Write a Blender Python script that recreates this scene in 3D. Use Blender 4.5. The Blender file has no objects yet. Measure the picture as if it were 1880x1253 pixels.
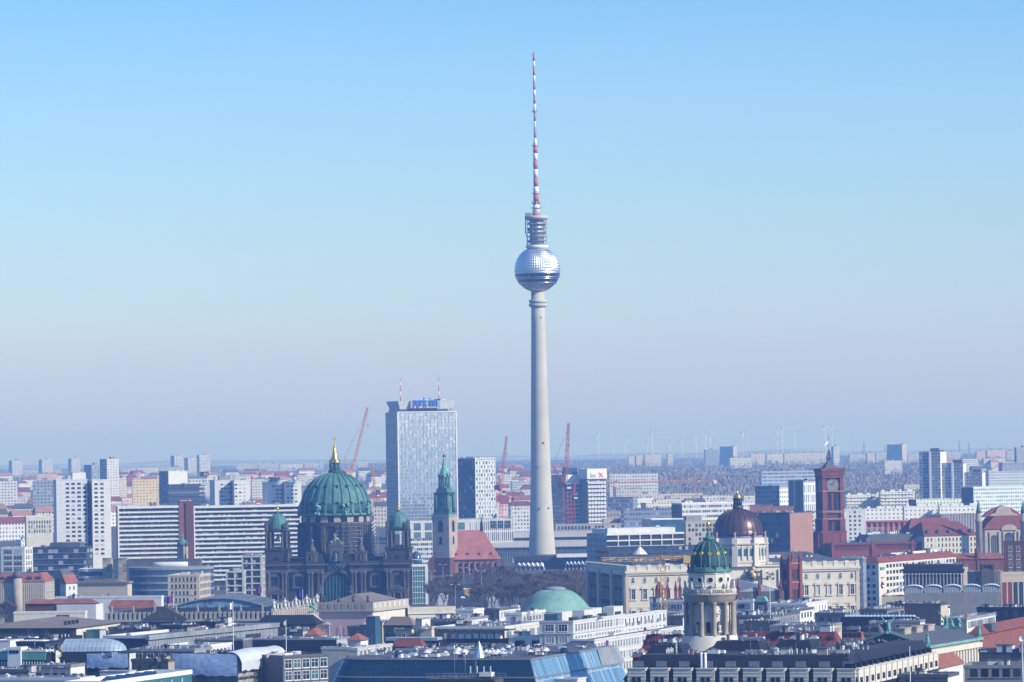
import bpy, math, random
from mathutils import Vector, Matrix
R = math.radians
rnd = random.Random(7)
SC = bpy.context.scene
COL = SC.collection

# ---------------------------------------------------------------- camera
EYE = 82.0                      # viewing platform, metres above the street
F_PX = 7447.0                   # focal length in photo pixels (photo 1880 x 1253)
PITCH, ROLL = math.atan(205.0 / F_PX), 0.0166
cam = bpy.data.cameras.new("camera")
cam.sensor_width = 36.0
cam.lens = F_PX / 1880.0 * 36.0
cam.clip_start, cam.clip_end = 5.0, 200000.0
cam_ob = bpy.data.objects.new("camera", cam)
CAM_M = Matrix.Rotation(R(90) + PITCH, 4, 'X') @ Matrix.Rotation(-ROLL, 4, 'Z')
cam_ob.matrix_world = Matrix.Translation((0, 0, EYE)) @ CAM_M
COL.objects.link(cam_ob)
SC.camera = cam_ob

# ---------------------------------------------------------------- sky, sun, exposure
SUN_AZ, SUN_EL = 60.0, 30.0     # degrees to the right of straight behind the camera, and up
sx, sy = math.sin(R(SUN_AZ)), -math.cos(R(SUN_AZ))
to_sun = Vector((sx * math.cos(R(SUN_EL)), sy * math.cos(R(SUN_EL)), math.sin(R(SUN_EL))))
world = bpy.data.worlds.new("World")
SC.world = world
world.use_nodes = True
wn, wl = world.node_tree.nodes, world.node_tree.links
bg = wn["Background"]
sky = wn.new("ShaderNodeTexSky")
sky.sky_type = 'NISHITA'
sky.sun_disc = False
sky.sun_elevation = R(SUN_EL)
sky.sun_rotation = math.atan2(to_sun.x, to_sun.y)
sky.altitude = 50
sky.air_density, sky.dust_density, sky.ozone_density = 1.0, 0.4, 3.0
tc = wn.new("ShaderNodeTexCoord")
sep = wn.new("ShaderNodeSeparateXYZ")
ramp = wn.new("ShaderNodeValToRGB")
wl.new(tc.outputs["Generated"], sep.inputs[0])
wl.new(sep.outputs["Z"], ramp.inputs[0])
SKY_RAMP = [(0.0, (0.56, 0.53, 0.79)), (.0124, (0.575, 0.595, 0.85)), (.0325, (0.59, 0.69, 0.925)), (.059, (0.57, 0.695, 0.91)), (.086, (0.535, 0.695, 0.925)),
            (.112, (0.43, 0.665, 0.91)), (0.30, (.34, .66, 1.12)), (1.0, (.52, .82, 1.25))]
er = ramp.color_ramp
while len(er.elements) < len(SKY_RAMP):
    er.elements.new(0.5)
for e, (p, c) in zip(er.elements, SKY_RAMP):
    e.position, e.color = p, (*c, 1)
mixs = wn.new("ShaderNodeMix")
mixs.data_type, mixs.blend_type = 'RGBA', 'MULTIPLY'
mixs.inputs[0].default_value = 1.0
wl.new(sky.outputs[0], mixs.inputs[6])
wl.new(ramp.outputs[0], mixs.inputs[7])
wl.new(mixs.outputs[2], bg.inputs[0])
bg.inputs[1].default_value = 0.15

sun = bpy.data.lights.new("sun", 'SUN')
sun.energy, sun.angle, sun.color = 4.6, R(0.5), (1.0, 0.962, 0.905)
sun_ob = bpy.data.objects.new("sun", sun)
sun_ob.rotation_euler = to_sun.to_track_quat('Z', 'Y').to_euler()
sun_ob.location = (300, -200, 600)
COL.objects.link(sun_ob)

SC.view_settings.view_transform = 'Standard'
SC.view_settings.look = 'None'
SC.view_settings.exposure = 0.32
SC.view_settings.gamma = 1.0
SC.render.engine = 'CYCLES'
SC.cycles.use_denoising = True
SC.cycles.max_bounces = 5
SC.cycles.diffuse_bounces = 2
SC.cycles.glossy_bounces = 2
SC.cycles.transmission_bounces = 2
SC.cycles.volume_bounces = 0
SC.cycles.sample_clamp_indirect = 4.0

# ---------------------------------------------------------------- picture <-> place
def ray(px, py):
    d = CAM_M.to_3x3() @ Vector(((px - 940.0) / F_PX, -(py - 626.5) / F_PX, -1.0))
    return d / d.y                                    # one metre of depth
def P(px, py, D):
    d = ray(px, py)
    return Vector((d.x * D, D, EYE + d.z * D))
def depth_for(px, py, h):
    return (EYE - h) / -ray(px, py).z

# ---------------------------------------------------------------- materials
MATS = {}
def nodes_of(key):
    m = bpy.data.materials.new(key)
    m.use_nodes = True
    nt = m.node_tree
    return m, nt.nodes, nt.links, nt.nodes["Principled BSDF"]
def mathn(n, l, op, a, b=None):
    x = n.new("ShaderNodeMath"); x.operation = op
    for i, v in enumerate((a, b)):
        if v is None: continue
        if isinstance(v, (int, float)): x.inputs[i].default_value = v
        else: l.new(v, x.inputs[i])
    return x.outputs[0]
def mixc(n, l, fac, a, b, mode='MIX'):
    x = n.new("ShaderNodeMix"); x.data_type = 'RGBA'; x.blend_type = mode
    if isinstance(fac, (int, float)): x.inputs[0].default_value = fac
    else: l.new(fac, x.inputs[0])
    for i, v in ((6, a), (7, b)):
        if isinstance(v, tuple): x.inputs[i].default_value = (*v[:3], 1)
        else: l.new(v, x.inputs[i])
    return x.outputs[2]
def weather(n, l, base, amt, scale, streak=0.5):
    """large stains and rain streaks on a surface colour"""
    t = n.new("ShaderNodeTexCoord")
    a = n.new("ShaderNodeTexNoise"); a.inputs["Scale"].default_value = scale
    a.inputs["Detail"].default_value = 5; a.inputs["Roughness"].default_value = 0.65
    l.new(t.outputs["Object"], a.inputs["Vector"])
    mp = n.new("ShaderNodeMapping"); mp.inputs["Scale"].default_value = (1, 1, 0.08)
    l.new(t.outputs["Object"], mp.inputs["Vector"])
    b = n.new("ShaderNodeTexNoise"); b.inputs["Scale"].default_value = scale * 5
    b.inputs["Detail"].default_value = 3
    l.new(mp.outputs[0], b.inputs["Vector"])
    f = mathn(n, l, 'ADD', mathn(n, l, 'MULTIPLY', a.outputs["Fac"], 1 - streak * .5), mathn(n, l, 'MULTIPLY', b.outputs["Fac"], streak * .5))
    f = mathn(n, l, 'MULTIPLY', mathn(n, l, 'SUBTRACT', f, 0.3), 2.5)
    r = n.new("ShaderNodeClamp"); l.new(f, r.inputs[0])
    dark = tuple(c * (1 - amt) for c in base); lite = tuple(min(1, c * (1 + amt * .5)) for c in base)
    return mixc(n, l, r.outputs[0], dark, lite)
PLAIN = {   # colour, roughness, metallic, stain amount, stain scale
    'white': ((0.7, 0.69, 0.67), .6, 0, .12, .15), 'offwhite': ((0.66, 0.655, 0.63), .7, 0, .15, .15), 'pale': ((0.58, 0.59, 0.6), .7, 0, .15, .12),
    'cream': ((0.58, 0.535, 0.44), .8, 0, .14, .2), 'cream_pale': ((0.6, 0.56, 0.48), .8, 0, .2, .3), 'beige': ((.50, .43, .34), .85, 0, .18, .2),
    'beige_grey': ((.40, .37, .34), .85, 0, .18, .2), 'pinkwash': ((.60, .42, .42), .85, 0, .12, .2), 'concrete': ((.46, .45, .43), .85, 0, .2, .1),
    'concrete_dark': ((.22, .22, .23), .85, 0, .25, .15), 'tower_concrete': ((0.46, 0.445, 0.395), .8, 0, 0.17, .06),
    'soot': ((0.045, 0.046, 0.05), .9, 0, .5, .12), 'soot_light': ((0.108, 0.1, 0.094), .9, 0, .45, .15), 'stone': ((.36, .31, .26), .9, 0, .3, .2),
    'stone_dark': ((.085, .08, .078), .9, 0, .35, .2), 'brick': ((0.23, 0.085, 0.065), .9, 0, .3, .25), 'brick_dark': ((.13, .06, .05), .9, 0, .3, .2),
    'brick_pink': ((0.33, 0.185, 0.15), .9, 0, .2, .2), 'rathaus': ((0.2, 0.062, 0.05), .85, 0, 0.45, .2), 'tile_red': ((0.29, 0.11, 0.08), .85, 0, 0.45, .4),
    'tile_pink': ((0.38, 0.145, 0.125), .85, 0, 0.35, .3), 'tile_dark': ((0.2, 0.065, 0.055), .85, 0, .3, .3), 'mansard_red': ((.20, .04, .035), .8, 0, .3, .3),
    'slate': ((.018, .022, .034), .7, 0, .3, .3), 'slate_grey': ((.10, .105, .12), .6, 0, .25, .2), 'roof_grey': ((0.11, 0.115, 0.13), .8, 0, 0.45, .12),
    'roof_light': ((0.25, 0.265, 0.29), .7, 0, 0.45, .12), 'roof_brown': ((.21, .17, .15), .8, 0, .25, .15), 'bitumen': ((.05, .053, .062), .85, 0, .4, .12),
    'copper': ((0.085, 0.205, 0.19), .6, 0, 0.5, .25), 'copper_dark': ((0.028, 0.078, 0.086), .6, 0, .4, .25), 'copper_pale': ((0.2, 0.37, 0.32), .65, 0, .35, .2),
    'copper_bright': ((0.14, 0.36, 0.31), .7, 0, 0.45, .4), 'bronze_roof': ((0.105, 0.06, 0.06), .36, .35, .35, .2), 'gold': ((.85, .55, .14), .3, .9, .2, .5),
    'gilt': ((.72, .50, .16), .55, .2, .2, .5), 'steel': ((.62, .64, .68), .25, 1, .06, .2), 'steel_dull': ((.42, .44, .47), .5, .6, .2, .2),
    'sphere_steel': ((0.66, 0.68, 0.72), .42, 1, .06, .2), 'grey_metal': ((.30, .32, .35), .5, .4, .2, .2), 'dark_metal': ((.045, .05, .06), .5, .2, .3, .3),
    'mast_red': ((0.5, 0.16, 0.17), .6, 0, .15, .3), 'mast_white': ((0.7, 0.7, 0.7), .6, 0, .12, .3), 'crane_red': ((.55, .05, .07), .6, 0, .15, .3),
    'crane_orange': ((.62, .22, .07), .6, 0, .15, .3), 'crane_yellow': ((0.6, 0.36, 0.11), .6, 0, .15, .3), 'blue_sign': ((.02, .12, .50), .4, 0, .05, .3),
    'sign_red': ((.70, .12, .10), .5, 0, .05, .3), 'sign_green': ((.05, .30, .26), .5, 0, .1, .3), 'black': ((.012, .014, .02), .5, 0, .2, .3),
    'glass': ((.025, .04, .06), .12, 0, .2, .4), 'glass_blue': ((.04, .10, .17), .12, 0, .2, .4), 'glass_teal': ((.05, .16, .17), .15, 0, .2, .4),
    'glass_pale': ((.30, .38, .44), .2, .3, .2, .4), 'curtain': ((.42, .45, .48), .6, 0, .2, .4), 'tarp_blue': ((0.34, 0.46, 0.66), .5, 0, .12, .15),
    'tarp_white': ((0.56, 0.58, 0.62), .35, 0, .15, .2), 'solar': ((.025, .045, .11), .15, .3, .1, .2), 'trunk': ((0.1, 0.085, 0.075), .9, 0, .3, .5),
    'twigs': ((.14, .11, .10), .95, 0, .35, .3), 'shrub': ((.035, .06, .03), .9, 0, .4, .5), 'birch': ((.36, .33, .30), .9, 0, .3, .5),
    'purple_band': ((.22, .20, .42), .7, 0, .15, .3), 'flag_red': ((.55, .04, .06), .8, 0, .1, .3), 'flag_blue': ((.02, .03, .25), .8, 0, .1, .3),
    'flag_white': ((.80, .74, .74), .8, 0, .1, .3), 'flag_purple': ((.16, .04, .20), .8, 0, .1, .3), 'car_white': ((.8, .8, .8), .3, 0, .05, .3),
    'car_dark': ((.03, .03, .04), .3, 0, .1, .3), 'bus_yellow': ((.80, .45, .03), .4, 0, .1, .3), 'tyre': ((.02, .02, .02), .8, 0, .1, .3),
    'asphalt': ((.055, .055, .06), .9, 0, .3, .05), 'orange_wall': ((.62, .33, .16), .8, 0, .15, .2), 'yellow_wall': ((.72, .62, .30), .8, 0, .12, .2),
    'mint_wall': ((.60, .70, .58), .8, 0, .12, .2), 'teal_panel': ((.12, .33, .28), .5, 0, .2, .3), 'pink_steel': ((.50, .15, .14), .7, 0, .2, .2),
    'roof_white': ((.44, .445, .45), .75, 0, .3, .2), 'hotel_white': ((.55, .545, .53), .7, 0, .15, .15), 'turbine_white': ((.62, .63, .65), .5, 0, .03, .1), 'skylight': ((.40, .50, .58), .2, .2, .3, .3),
}
def M(key):
    if not isinstance(key, str): return key
    if key in MATS: return MATS[key]
    c, ro, me, amt, scl = PLAIN[key]
    m, n, l, b = nodes_of(key)
    l.new(weather(n, l, c, amt, scl), b.inputs["Base Color"])
    b.inputs["Roughness"].default_value = ro
    b.inputs["Metallic"].default_value = me
    if ro > .4 and me == 0: b.inputs["Specular IOR Level"].default_value = .18
    if key.startswith('twigs'): b.inputs["Specular IOR Level"].default_value = .1
    MATS[key] = m
    return m

def facade(key, wall, glass=(.035, .055, .085), pu=3.0, pv=3.0, wu=.55, wv=.5, ou=0., ov=.3, blinds=.25, amt=.15,
           grough=.15, lineu=0, tilt=0.0, gmetal=0.0, shift=False, wallrough=.8, var=.45, spec=.5):
    """one wall surface whose window pattern repeats every pu x pv metres (far houses, curtain walls)"""
    if key in MATS: return MATS[key]
    m, n, l, b = nodes_of(key)
    uvn = n.new("ShaderNodeUVMap")
    s = n.new("ShaderNodeSeparateXYZ"); l.new(uvn.outputs[0], s.inputs[0])
    vv = mathn(n, l, 'DIVIDE', s.outputs[1], pv)
    cv = mathn(n, l, 'FLOOR', vv)
    uu = mathn(n, l, 'ADD', mathn(n, l, 'DIVIDE', s.outputs[0], pu), ou)
    if shift:
        uu = mathn(n, l, 'ADD', uu, mathn(n, l, 'MULTIPLY', mathn(n, l, 'MODULO', cv, 2.0), .5))
    cu = mathn(n, l, 'FLOOR', uu)
    fu = mathn(n, l, 'SUBTRACT', uu, cu); fv = mathn(n, l, 'SUBTRACT', vv, cv)
    mu = mathn(n, l, 'LESS_THAN', mathn(n, l, 'ABSOLUTE', mathn(n, l, 'SUBTRACT', fu, .5)), wu / 2)
    mv = mathn(n, l, 'LESS_THAN', mathn(n, l, 'ABSOLUTE', mathn(n, l, 'SUBTRACT', fv, ov + wv / 2)), wv / 2)
    mask = mathn(n, l, 'MULTIPLY', mu, mv)
    cmb = n.new("ShaderNodeCombineXYZ"); l.new(cu, cmb.inputs[0]); l.new(cv, cmb.inputs[1])
    wnz = n.new("ShaderNodeTexWhiteNoise"); wnz.noise_dimensions = '3D'; l.new(cmb.outputs[0], wnz.inputs["Vector"])
    g = mixc(n, l, wnz.outputs["Value"], tuple(c * (1 - var) for c in glass), tuple(c * (1 + var) for c in glass))
    bl = mathn(n, l, 'GREATER_THAN', wnz.outputs["Value"], 1 - blinds)
    g = mixc(n, l, mathn(n, l, 'MULTIPLY', bl, .7), g, (.45, .46, .48))
    w = weather(n, l, wall, amt, .12)
    l.new(mixc(n, l, mask, w, g), b.inputs["Base Color"])
    ro = n.new("ShaderNodeMix"); l.new(mask, ro.inputs[0]); ro.inputs[2].default_value = wallrough; ro.inputs[3].default_value = grough
    l.new(ro.outputs[0], b.inputs["Roughness"])
    if spec != .5: b.inputs['Specular IOR Level'].default_value = spec
    if gmetal:
        l.new(mathn(n, l, 'MULTIPLY', mask, gmetal), b.inputs["Metallic"])
    if tilt:
        geo = n.new("ShaderNodeNewGeometry")
        v1 = n.new("ShaderNodeVectorMath"); v1.operation = 'SUBTRACT'; l.new(wnz.outputs["Color"], v1.inputs[0]); v1.inputs[1].default_value = (.5, .5, .5)
        v2 = n.new("ShaderNodeVectorMath"); v2.operation = 'SCALE'; l.new(v1.outputs[0], v2.inputs[0]); v2.inputs["Scale"].default_value = tilt
        v3 = n.new("ShaderNodeVectorMath"); v3.operation = 'ADD'; l.new(geo.outputs["Normal"], v3.inputs[0]); l.new(v2.outputs[0], v3.inputs[1])
        v4 = n.new("ShaderNodeVectorMath"); v4.operation = 'NORMALIZE'; l.new(v3.outputs[0], v4.inputs[0])
        l.new(v4.outputs[0], b.inputs["Normal"])
    MATS[key] = m
    return m

# ---------------------------------------------------------------- mesh builder
class MB:
    def __init__(s):
        s.v, s.f, s.m, s.s = [], [], [], []
    def face(s, pts, m=0, smooth=False):
        i = len(s.v); s.v += [tuple(p) for p in pts]
        s.f.append(tuple(range(i, i + len(pts)))); s.m.append(m); s.s.append(smooth)
    def box(s, x0, x1, y0, y1, z0, z1, m=0, top=None, bottom=True):
        a = [(x0, y0, z0), (x1, y0, z0), (x1, y1, z0), (x0, y1, z0), (x0, y0, z1), (x1, y0, z1), (x1, y1, z1), (x0, y1, z1)]
        for q in ((0, 1, 5, 4), (1, 2, 6, 5), (2, 3, 7, 6), (3, 0, 4, 7)): s.face([a[k] for k in q], m)
        s.face([a[k] for k in (4, 5, 6, 7)], m if top is None else top)
        if bottom: s.face([a[k] for k in (3, 2, 1, 0)], m)
    def prism(s, poly, z0, z1, m=0, top=None, smooth=False):
        """poly counter-clockwise seen from above; z1 may be a function of (x, y)"""
        zt = z1 if callable(z1) else (lambda x, y: z1)
        n = len(poly)
        for i in range(n):
            (x0, y0), (x1, y1) = poly[i], poly[(i + 1) % n]
            s.face([(x0, y0, z0), (x1, y1, z0), (x1, y1, zt(x1, y1)), (x0, y0, zt(x0, y0))], m, smooth)
        s.face([(x, y, zt(x, y)) for x, y in poly], m if top is None else top)
        s.face([(x, y, z0) for x, y in reversed(poly)], m)
    def lathe(s, prof, n=24, cx=0, cy=0, m=0, ph=0, smooth=True, a0=0, a1=2 * math.pi, mats=None):
        full = abs(a1 - a0 - 2 * math.pi) < 1e-6
        ang = [a0 + (a1 - a0) * k / n + ph for k in range(n + (0 if full else 1))]
        base = len(s.v)
        for r, z in prof:
            for a in ang: s.v.append((cx + r * math.cos(a), cy + r * math.sin(a), z))
        na = len(ang)
        for j in range(len(prof) - 1):
            for k in range(n):
                k2 = (k + 1) % na
                s.f.append((base + j * na + k, base + j * na + k2, base + (j + 1) * na + k2, base + (j + 1) * na + k))
                s.m.append(mats[j] if mats else m); s.s.append(smooth)
        if full:
            if prof[-1][0] > .01: s.f.append(tuple(base + (len(prof) - 1) * na + k for k in range(na))); s.m.append(mats[-1] if mats else m); s.s.append(False)
            if prof[0][0] > .01: s.f.append(tuple(base + k for k in reversed(range(na)))); s.m.append(mats[0] if mats else m); s.s.append(False)
    def tube(s, p0, p1, r0, r1=None, n=6, m=0):
        r1 = r0 if r1 is None else r1
        p0, p1 = Vector(p0), Vector(p1); d = (p1 - p0).normalized()
        a = d.orthogonal().normalized(); b = d.cross(a); i = len(s.v)
        for p, r in ((p0, r0), (p1, r1)):
            for k in range(n):
                t = 2 * math.pi * k / n
                s.v.append(tuple(p + a * (r * math.cos(t)) + b * (r * math.sin(t))))
        for k in range(n):
            s.f.append((i + k, i + (k + 1) % n, i + n + (k + 1) % n, i + n + k)); s.m.append(m); s.s.append(n > 4)
        s.f.append(tuple(i + k for k in reversed(range(n)))); s.m.append(m); s.s.append(False)
        s.f.append(tuple(i + n + k for k in range(n))); s.m.append(m); s.s.append(False)
    def truss(s, p0, p1, w, n, r, m=0, tri=False, taper=1.0):
        """lattice girder: chords and zig-zag bracing"""
        p0, p1 = Vector(p0), Vector(p1); d = (p1 - p0).normalized()
        a = d.cross(Vector((0, 1, 0)))
        a = (a if a.length > .1 else Vector((1, 0, 0))).normalized(); b = d.cross(a).normalized()
        offs = [(-.5, -.5), (.5, -.5), (0, .5)] if tri else [(-.5, -.5), (.5, -.5), (.5, .5), (-.5, .5)]
        def pt(k, t):
            ww = w * (1 + (taper - 1) * t)
            return p0.lerp(p1, t) + a * (offs[k][0] * ww) + b * (offs[k][1] * ww)
        for k in range(len(offs)): s.tube(pt(k, 0), pt(k, 1), r, n=4, m=m)
        for i in range(n):
            t0, t1 = i / n, (i + 1) / n
            for k in range(len(offs)):
                k2 = (k + 1) % len(offs)
                s.tube(pt(k, t0) if i % 2 else pt(k2, t0), pt(k2, t1) if i % 2 else pt(k, t1), r * .7, n=3, m=m)
    def ball(s, c, r, m=0, n=10, sz=1.0):
        pr = [(max(1e-4, r * math.sin(math.pi * k / n)), c[2] - r * sz * math.cos(math.pi * k / n)) for k in range(n + 1)]
        s.lathe(pr, n + 4, c[0], c[1], m)
    def arch_wall(s, cx, y, z0, w, h, n=10):
        """front-facing round-headed opening outline (x, z)"""
        r = w / 2
        return [(cx - r, z0), (cx + r, z0)] + [(cx + r * math.cos(math.pi * k / n), z0 + h - r + r * math.sin(math.pi * k / n)) for k in range(n + 1)]
    def slab_xz(s, pts, y0, y1, m=0):
        """outline in x-z extruded along y from y0 (front) to y1"""
        s.face([(x, y0, z) for x, z in pts], m)
        s.face([(x, y1, z) for x, z in reversed(pts)], m)
        n = len(pts)
        for i in range(n):
            (xa, za), (xb, zb) = pts[i], pts[(i + 1) % n]
            s.face([(xa, y0, za), (xa, y1, za), (xb, y1, zb), (xb, y0, zb)], m)
    def mesh(s, name, mats):
        me = bpy.data.meshes.new(name)
        me.from_pydata(s.v, [], s.f)
        for k in mats: me.materials.append(M(k))
        me.polygons.foreach_set("material_index", s.m)
        me.polygons.foreach_set("use_smooth", s.s)
        uv = me.uv_layers.new(name="UVMap").data
        co, out = s.v, [0.0] * (2 * len(me.loops)); k = 0
        for p in me.polygons:
            nx, ny, nz = p.normal
            if abs(nz) > .75 or (nx * nx + ny * ny) < 1e-8:
                for vi in p.vertices:
                    out[k] = co[vi][0]; out[k + 1] = co[vi][1]; k += 2
            else:
                q = math.hypot(nx, ny); tx, ty = -ny / q, nx / q
                for vi in p.vertices:
                    out[k] = co[vi][0] * tx + co[vi][1] * ty; out[k + 1] = co[vi][2]; k += 2
        uv.foreach_set("uv", out)
        me.update()
        return me
    def build(s, name, mats, parent=None, loc=None, rz=None):
        return put(name, s.mesh(name, mats if isinstance(mats, (list, tuple)) else [mats]), parent, loc, rz)

def put(name, me, parent=None, loc=None, rz=None):
    o = bpy.data.objects.new(name, me); COL.objects.link(o)
    if parent is not None: o.parent = parent
    if loc is not None: o.location = loc
    if rz is not None: o.rotation_euler = (0, 0, rz)
    return o
def tag(o, label=None, cat=None, group=None, kind=None):
    if label: o['label'] = label
    if cat: o['category'] = cat
    if group: o['group'] = group
    if kind: o['kind'] = kind
    return o
def thing(name, label, cat, loc=(0, 0, 0), rz=0, group=None):
    o = bpy.data.objects.new(name, None); COL.objects.link(o)
    o['kind'] = 'thing'; o.location = loc; o.rotation_euler = (0, 0, rz)
    return tag(o, label, cat, group)
def copy_tree(o, parent=None):
    kids = [c for c in o.children]
    c = o.copy(); COL.objects.link(c)
    if parent is not None: c.parent = parent
    for k in kids: copy_tree(k, c)
    return c

class Local:
    """picture -> a landmark's own metres, for a plane at depth D facing the viewer"""
    def __init__(s, px, py, D):
        s.D = D; p = P(px, py, D); s.ox = p.x; s.root = (p.x, D, 0)
    def x(s, px, py): return P(px, py, s.D).x - s.ox
    def z(s, px, py): return P(px, py, s.D).z
    def m(s, n): return n * s.D / F_PX
# ================================================================ GROUND
def ground():
    m, n, l, b = nodes_of('city_ground')
    t = n.new("ShaderNodeTexCoord")
    a = n.new("ShaderNodeTexNoise"); a.inputs["Scale"].default_value = .004; a.inputs["Detail"].default_value = 8
    l.new(t.outputs["Object"], a.inputs["Vector"])
    r = n.new("ShaderNodeValToRGB"); l.new(a.outputs["Fac"], r.inputs[0])
    e = r.color_ramp.elements; e[0].position, e[0].color = .35, (.05, .05, .055, 1); e[1].position, e[1].color = .65, (.09, .085, .075, 1)
    l.new(r.outputs[0], b.inputs["Base Color"]); b.inputs["Roughness"].default_value = .95
    MATS['city_ground'] = m
    g = MB(); g.face([(-60000, -60000, 0), (60000, -60000, 0), (60000, 60000, 0), (-60000, 60000, 0)])
    tag(g.build('ground', 'city_ground'), kind='structure')
ground()

RISE = [(3150, -.5), (3450, 18), (5000, 23), (7200, 43), (14000, 52), (24000, 40)]
def gz(D):
    for (a, p), (c, q) in zip(RISE[:-1], RISE[1:]):
        if a <= D <= c: return p + (q - p) * (D - a) / (c - a)
    return 0.0
def plateau():
    """the ground rises some twenty metres beyond the old town"""
    b = MB(); ys = RISE + [(26000, -.5)]
    for (y0, z0), (y1, z1) in zip(ys[:-1], ys[1:]): b.face([(-14000, y0, z0), (14000, y0, z0), (14000, y1, z1), (-14000, y1, z1)])
    for sx_ in (-1, 1): b.face([(sx_ * 14000, y, z) for y, z in (ys if sx_ > 0 else ys[::-1])])
    tag(b.build('terrain', 'city_ground'), kind='structure')
plateau()
# ================================================================ THE TELEVISION TOWER
def tv_tower():
    L = Local(995, 1000, 2900)
    t = thing('television_tower', 'tall slim concrete television tower with a steel ball and a red and white mast', 'tower', L.root)
    def zz(y): return L.z(997 - (1019 - y) * .0174, y)
    px = lambda n: L.m(n)
    b = MB()
    prof = [(px(25.5), 0), (px(25.0), zz(1019)), (px(23.7), zz(1000)), (px(22.2), zz(975)), (px(20.8), zz(940)), (px(19.3), zz(900)), (px(18.1), zz(850)),
            (px(16.9), zz(790)), (px(15.4), zz(720)), (px(14.0), zz(650)), (px(12.8), zz(590)), (px(12.1), zz(530))]
    b.lathe(prof, 48)
    sh = b.build('shaft', 'tower_concrete', t)
    b = MB()
    for y in (760, 815, 860, 930): 
        for a in (-1.9, -1.0, -1.35): b.box(-.35, .35, -.3, .3, -.5, .5)
    # small service hatches on the shaft
    for y, a in ((815, -1.25), (860, -1.9), (935, -1.75), (935, -.9), (1015, -2.1), (1015, -1.2), (585, -1.2)):
        r = 4.6 + (y - 560) * .0098
        o = MB(); o.box(-.45, .45, -.25, .2, 0, 1.1)
        o.build('hatch', 'dark_metal', sh, (r * math.cos(a), r * math.sin(a), zz(y)), a + R(90))
    for y0, y1 in ((551, 556), (558, 563)):
        b = MB(); b.lathe([(px(12), zz(y1 + 2)), (px(16.5), zz(y1)), (px(16.5), zz(y0)), (px(12), zz(y0) + .1)], 40)
        b.build('ring_platform', 'tower_concrete', t)
    # ball of pyramid-stamped steel plates
    cz, r = zz(495), px(41.5)
    b = MB(); nseg, nrow = 60, 26
    rows = [math.pi * (k + .5) / (nrow + 1) for k in range(nrow + 1)]
    zc = [cz - r * math.cos(a) for a in rows]
    b.lathe([(max(.01, r * .985 * math.sin(math.pi * k / 24)), cz - r * .985 * math.cos(math.pi * k / 24)) for k in range(25)], 48)
    band = lambda z: zz(518) - .35 < z < zz(503) + .2
    for j in range(nrow):
        a0, a1 = rows[j], rows[j + 1]
        zm = cz - r * math.cos((a0 + a1) / 2)
        if band(zm): continue
        ns = nseg if .4 < (a0 + a1) / 2 < 2.74 else nseg // 2
        for k in range(ns):
            t0, t1 = 2 * math.pi * k / ns, 2 * math.pi * (k + 1) / ns
            q = [Vector((r * math.sin(a) * math.cos(t_), r * math.sin(a) * math.sin(t_), cz - r * math.cos(a))) for a, t_ in ((a0, t0), (a0, t1), (a1, t1), (a1, t0))]
            am, tm = (a0 + a1) / 2, (t0 + t1) / 2
            ap = Vector(((r + .32) * math.sin(am) * math.cos(tm), (r + .32) * math.sin(am) * math.sin(tm), cz - (r + .32) * math.cos(am)))
            for i in range(4): b.face([q[i], q[(i + 1) % 4], ap])
    ball = b.build('ball', 'sphere_steel', t)
    for (ya, yb) in ((504, 509.3), (514, 519.3)):
        za, zb = zz(ya), zz(yb)
        ra, rb = math.sqrt(r * r - (za - cz) ** 2) + .25, math.sqrt(r * r - (zb - cz) ** 2) + .25
        w = MB(); w.lathe([(rb, zb), (ra, za)], 60, m=0, smooth=False)
        wb = w.build('window_band', 'glass', ball)
        p = MB()
        for k in range(60):
            a = 2 * math.pi * k / 60
            p.tube(((rb + .1) * math.cos(a), (rb + .1) * math.sin(a), zb), ((ra + .1) * math.cos(a), (ra + .1) * math.sin(a), za), .3, n=4)
        p.build('mullions', 'steel', wb)
        f = MB(); f.lathe([(rb + .1, zb - .9), (rb + .55, zb - .5), (rb + .3, zb)], 60); f.lathe([(ra + .3, za), (ra + .5, za + .35), (ra - .2, za + .9)], 60)
        f.build('rim', 'steel', wb)
    # antenna carrier above the ball
    b = MB(); b.lathe([(px(17), zz(457)), (px(20.5), zz(455)), (px(20.5), zz(451)), (px(15), zz(451) + .1)], 36); b.build('base_ring', 'mast_white', t)
    b = MB(); b.lathe([(px(12.5), zz(452)), (px(12.5), zz(402))], 24); core = b.build('carrier_core', 'steel_dull', t)
    b = MB()
    for k in range(16):
        a = 2 * math.pi * k / 16
        b.tube((px(18) * math.cos(a), px(18) * math.sin(a), zz(452)), (px(18) * math.cos(a), px(18) * math.sin(a), zz(402)), .17, n=4)
    for k in range(7):
        z = zz(450 - 7.6 * k)
        b.lathe([(px(17.7), z - .2), (px(18.3), z - .2), (px(18.3), z + .2), (px(17.7), z + .2)], 32, smooth=False)
        b.lathe([(px(12), z - .1), (px(17.7), z - .1), (px(17.7), z + .08), (px(12), z + .1)], 32, smooth=False)
    b.build('cage', 'grey_metal', t)
    b = MB()
    for k in range(26):
        a = rnd.uniform(0, 6.283); z = zz(rnd.uniform(408, 450)); rr = px(15.2)
        b.box(rr * math.cos(a) - .6, rr * math.cos(a) + .6, rr * math.sin(a) - .6, rr * math.sin(a) + .6, z - .7, z + .9)
    b.build('aerials', 'steel_dull', t)
    b = MB(); b.lathe([(px(17), zz(404)), (px(21.5), zz(402.5)), (px(21.5), zz(397)), (px(10), zz(397) + .1)], 36); b.build('top_platform', 'tower_concrete', t)
    b = MB(); b.box(-px(21), -px(9), -2, 2.4, zz(397), zz(391)); b.build('service_cabin', 'grey_metal', t)
    b = MB()
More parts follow.
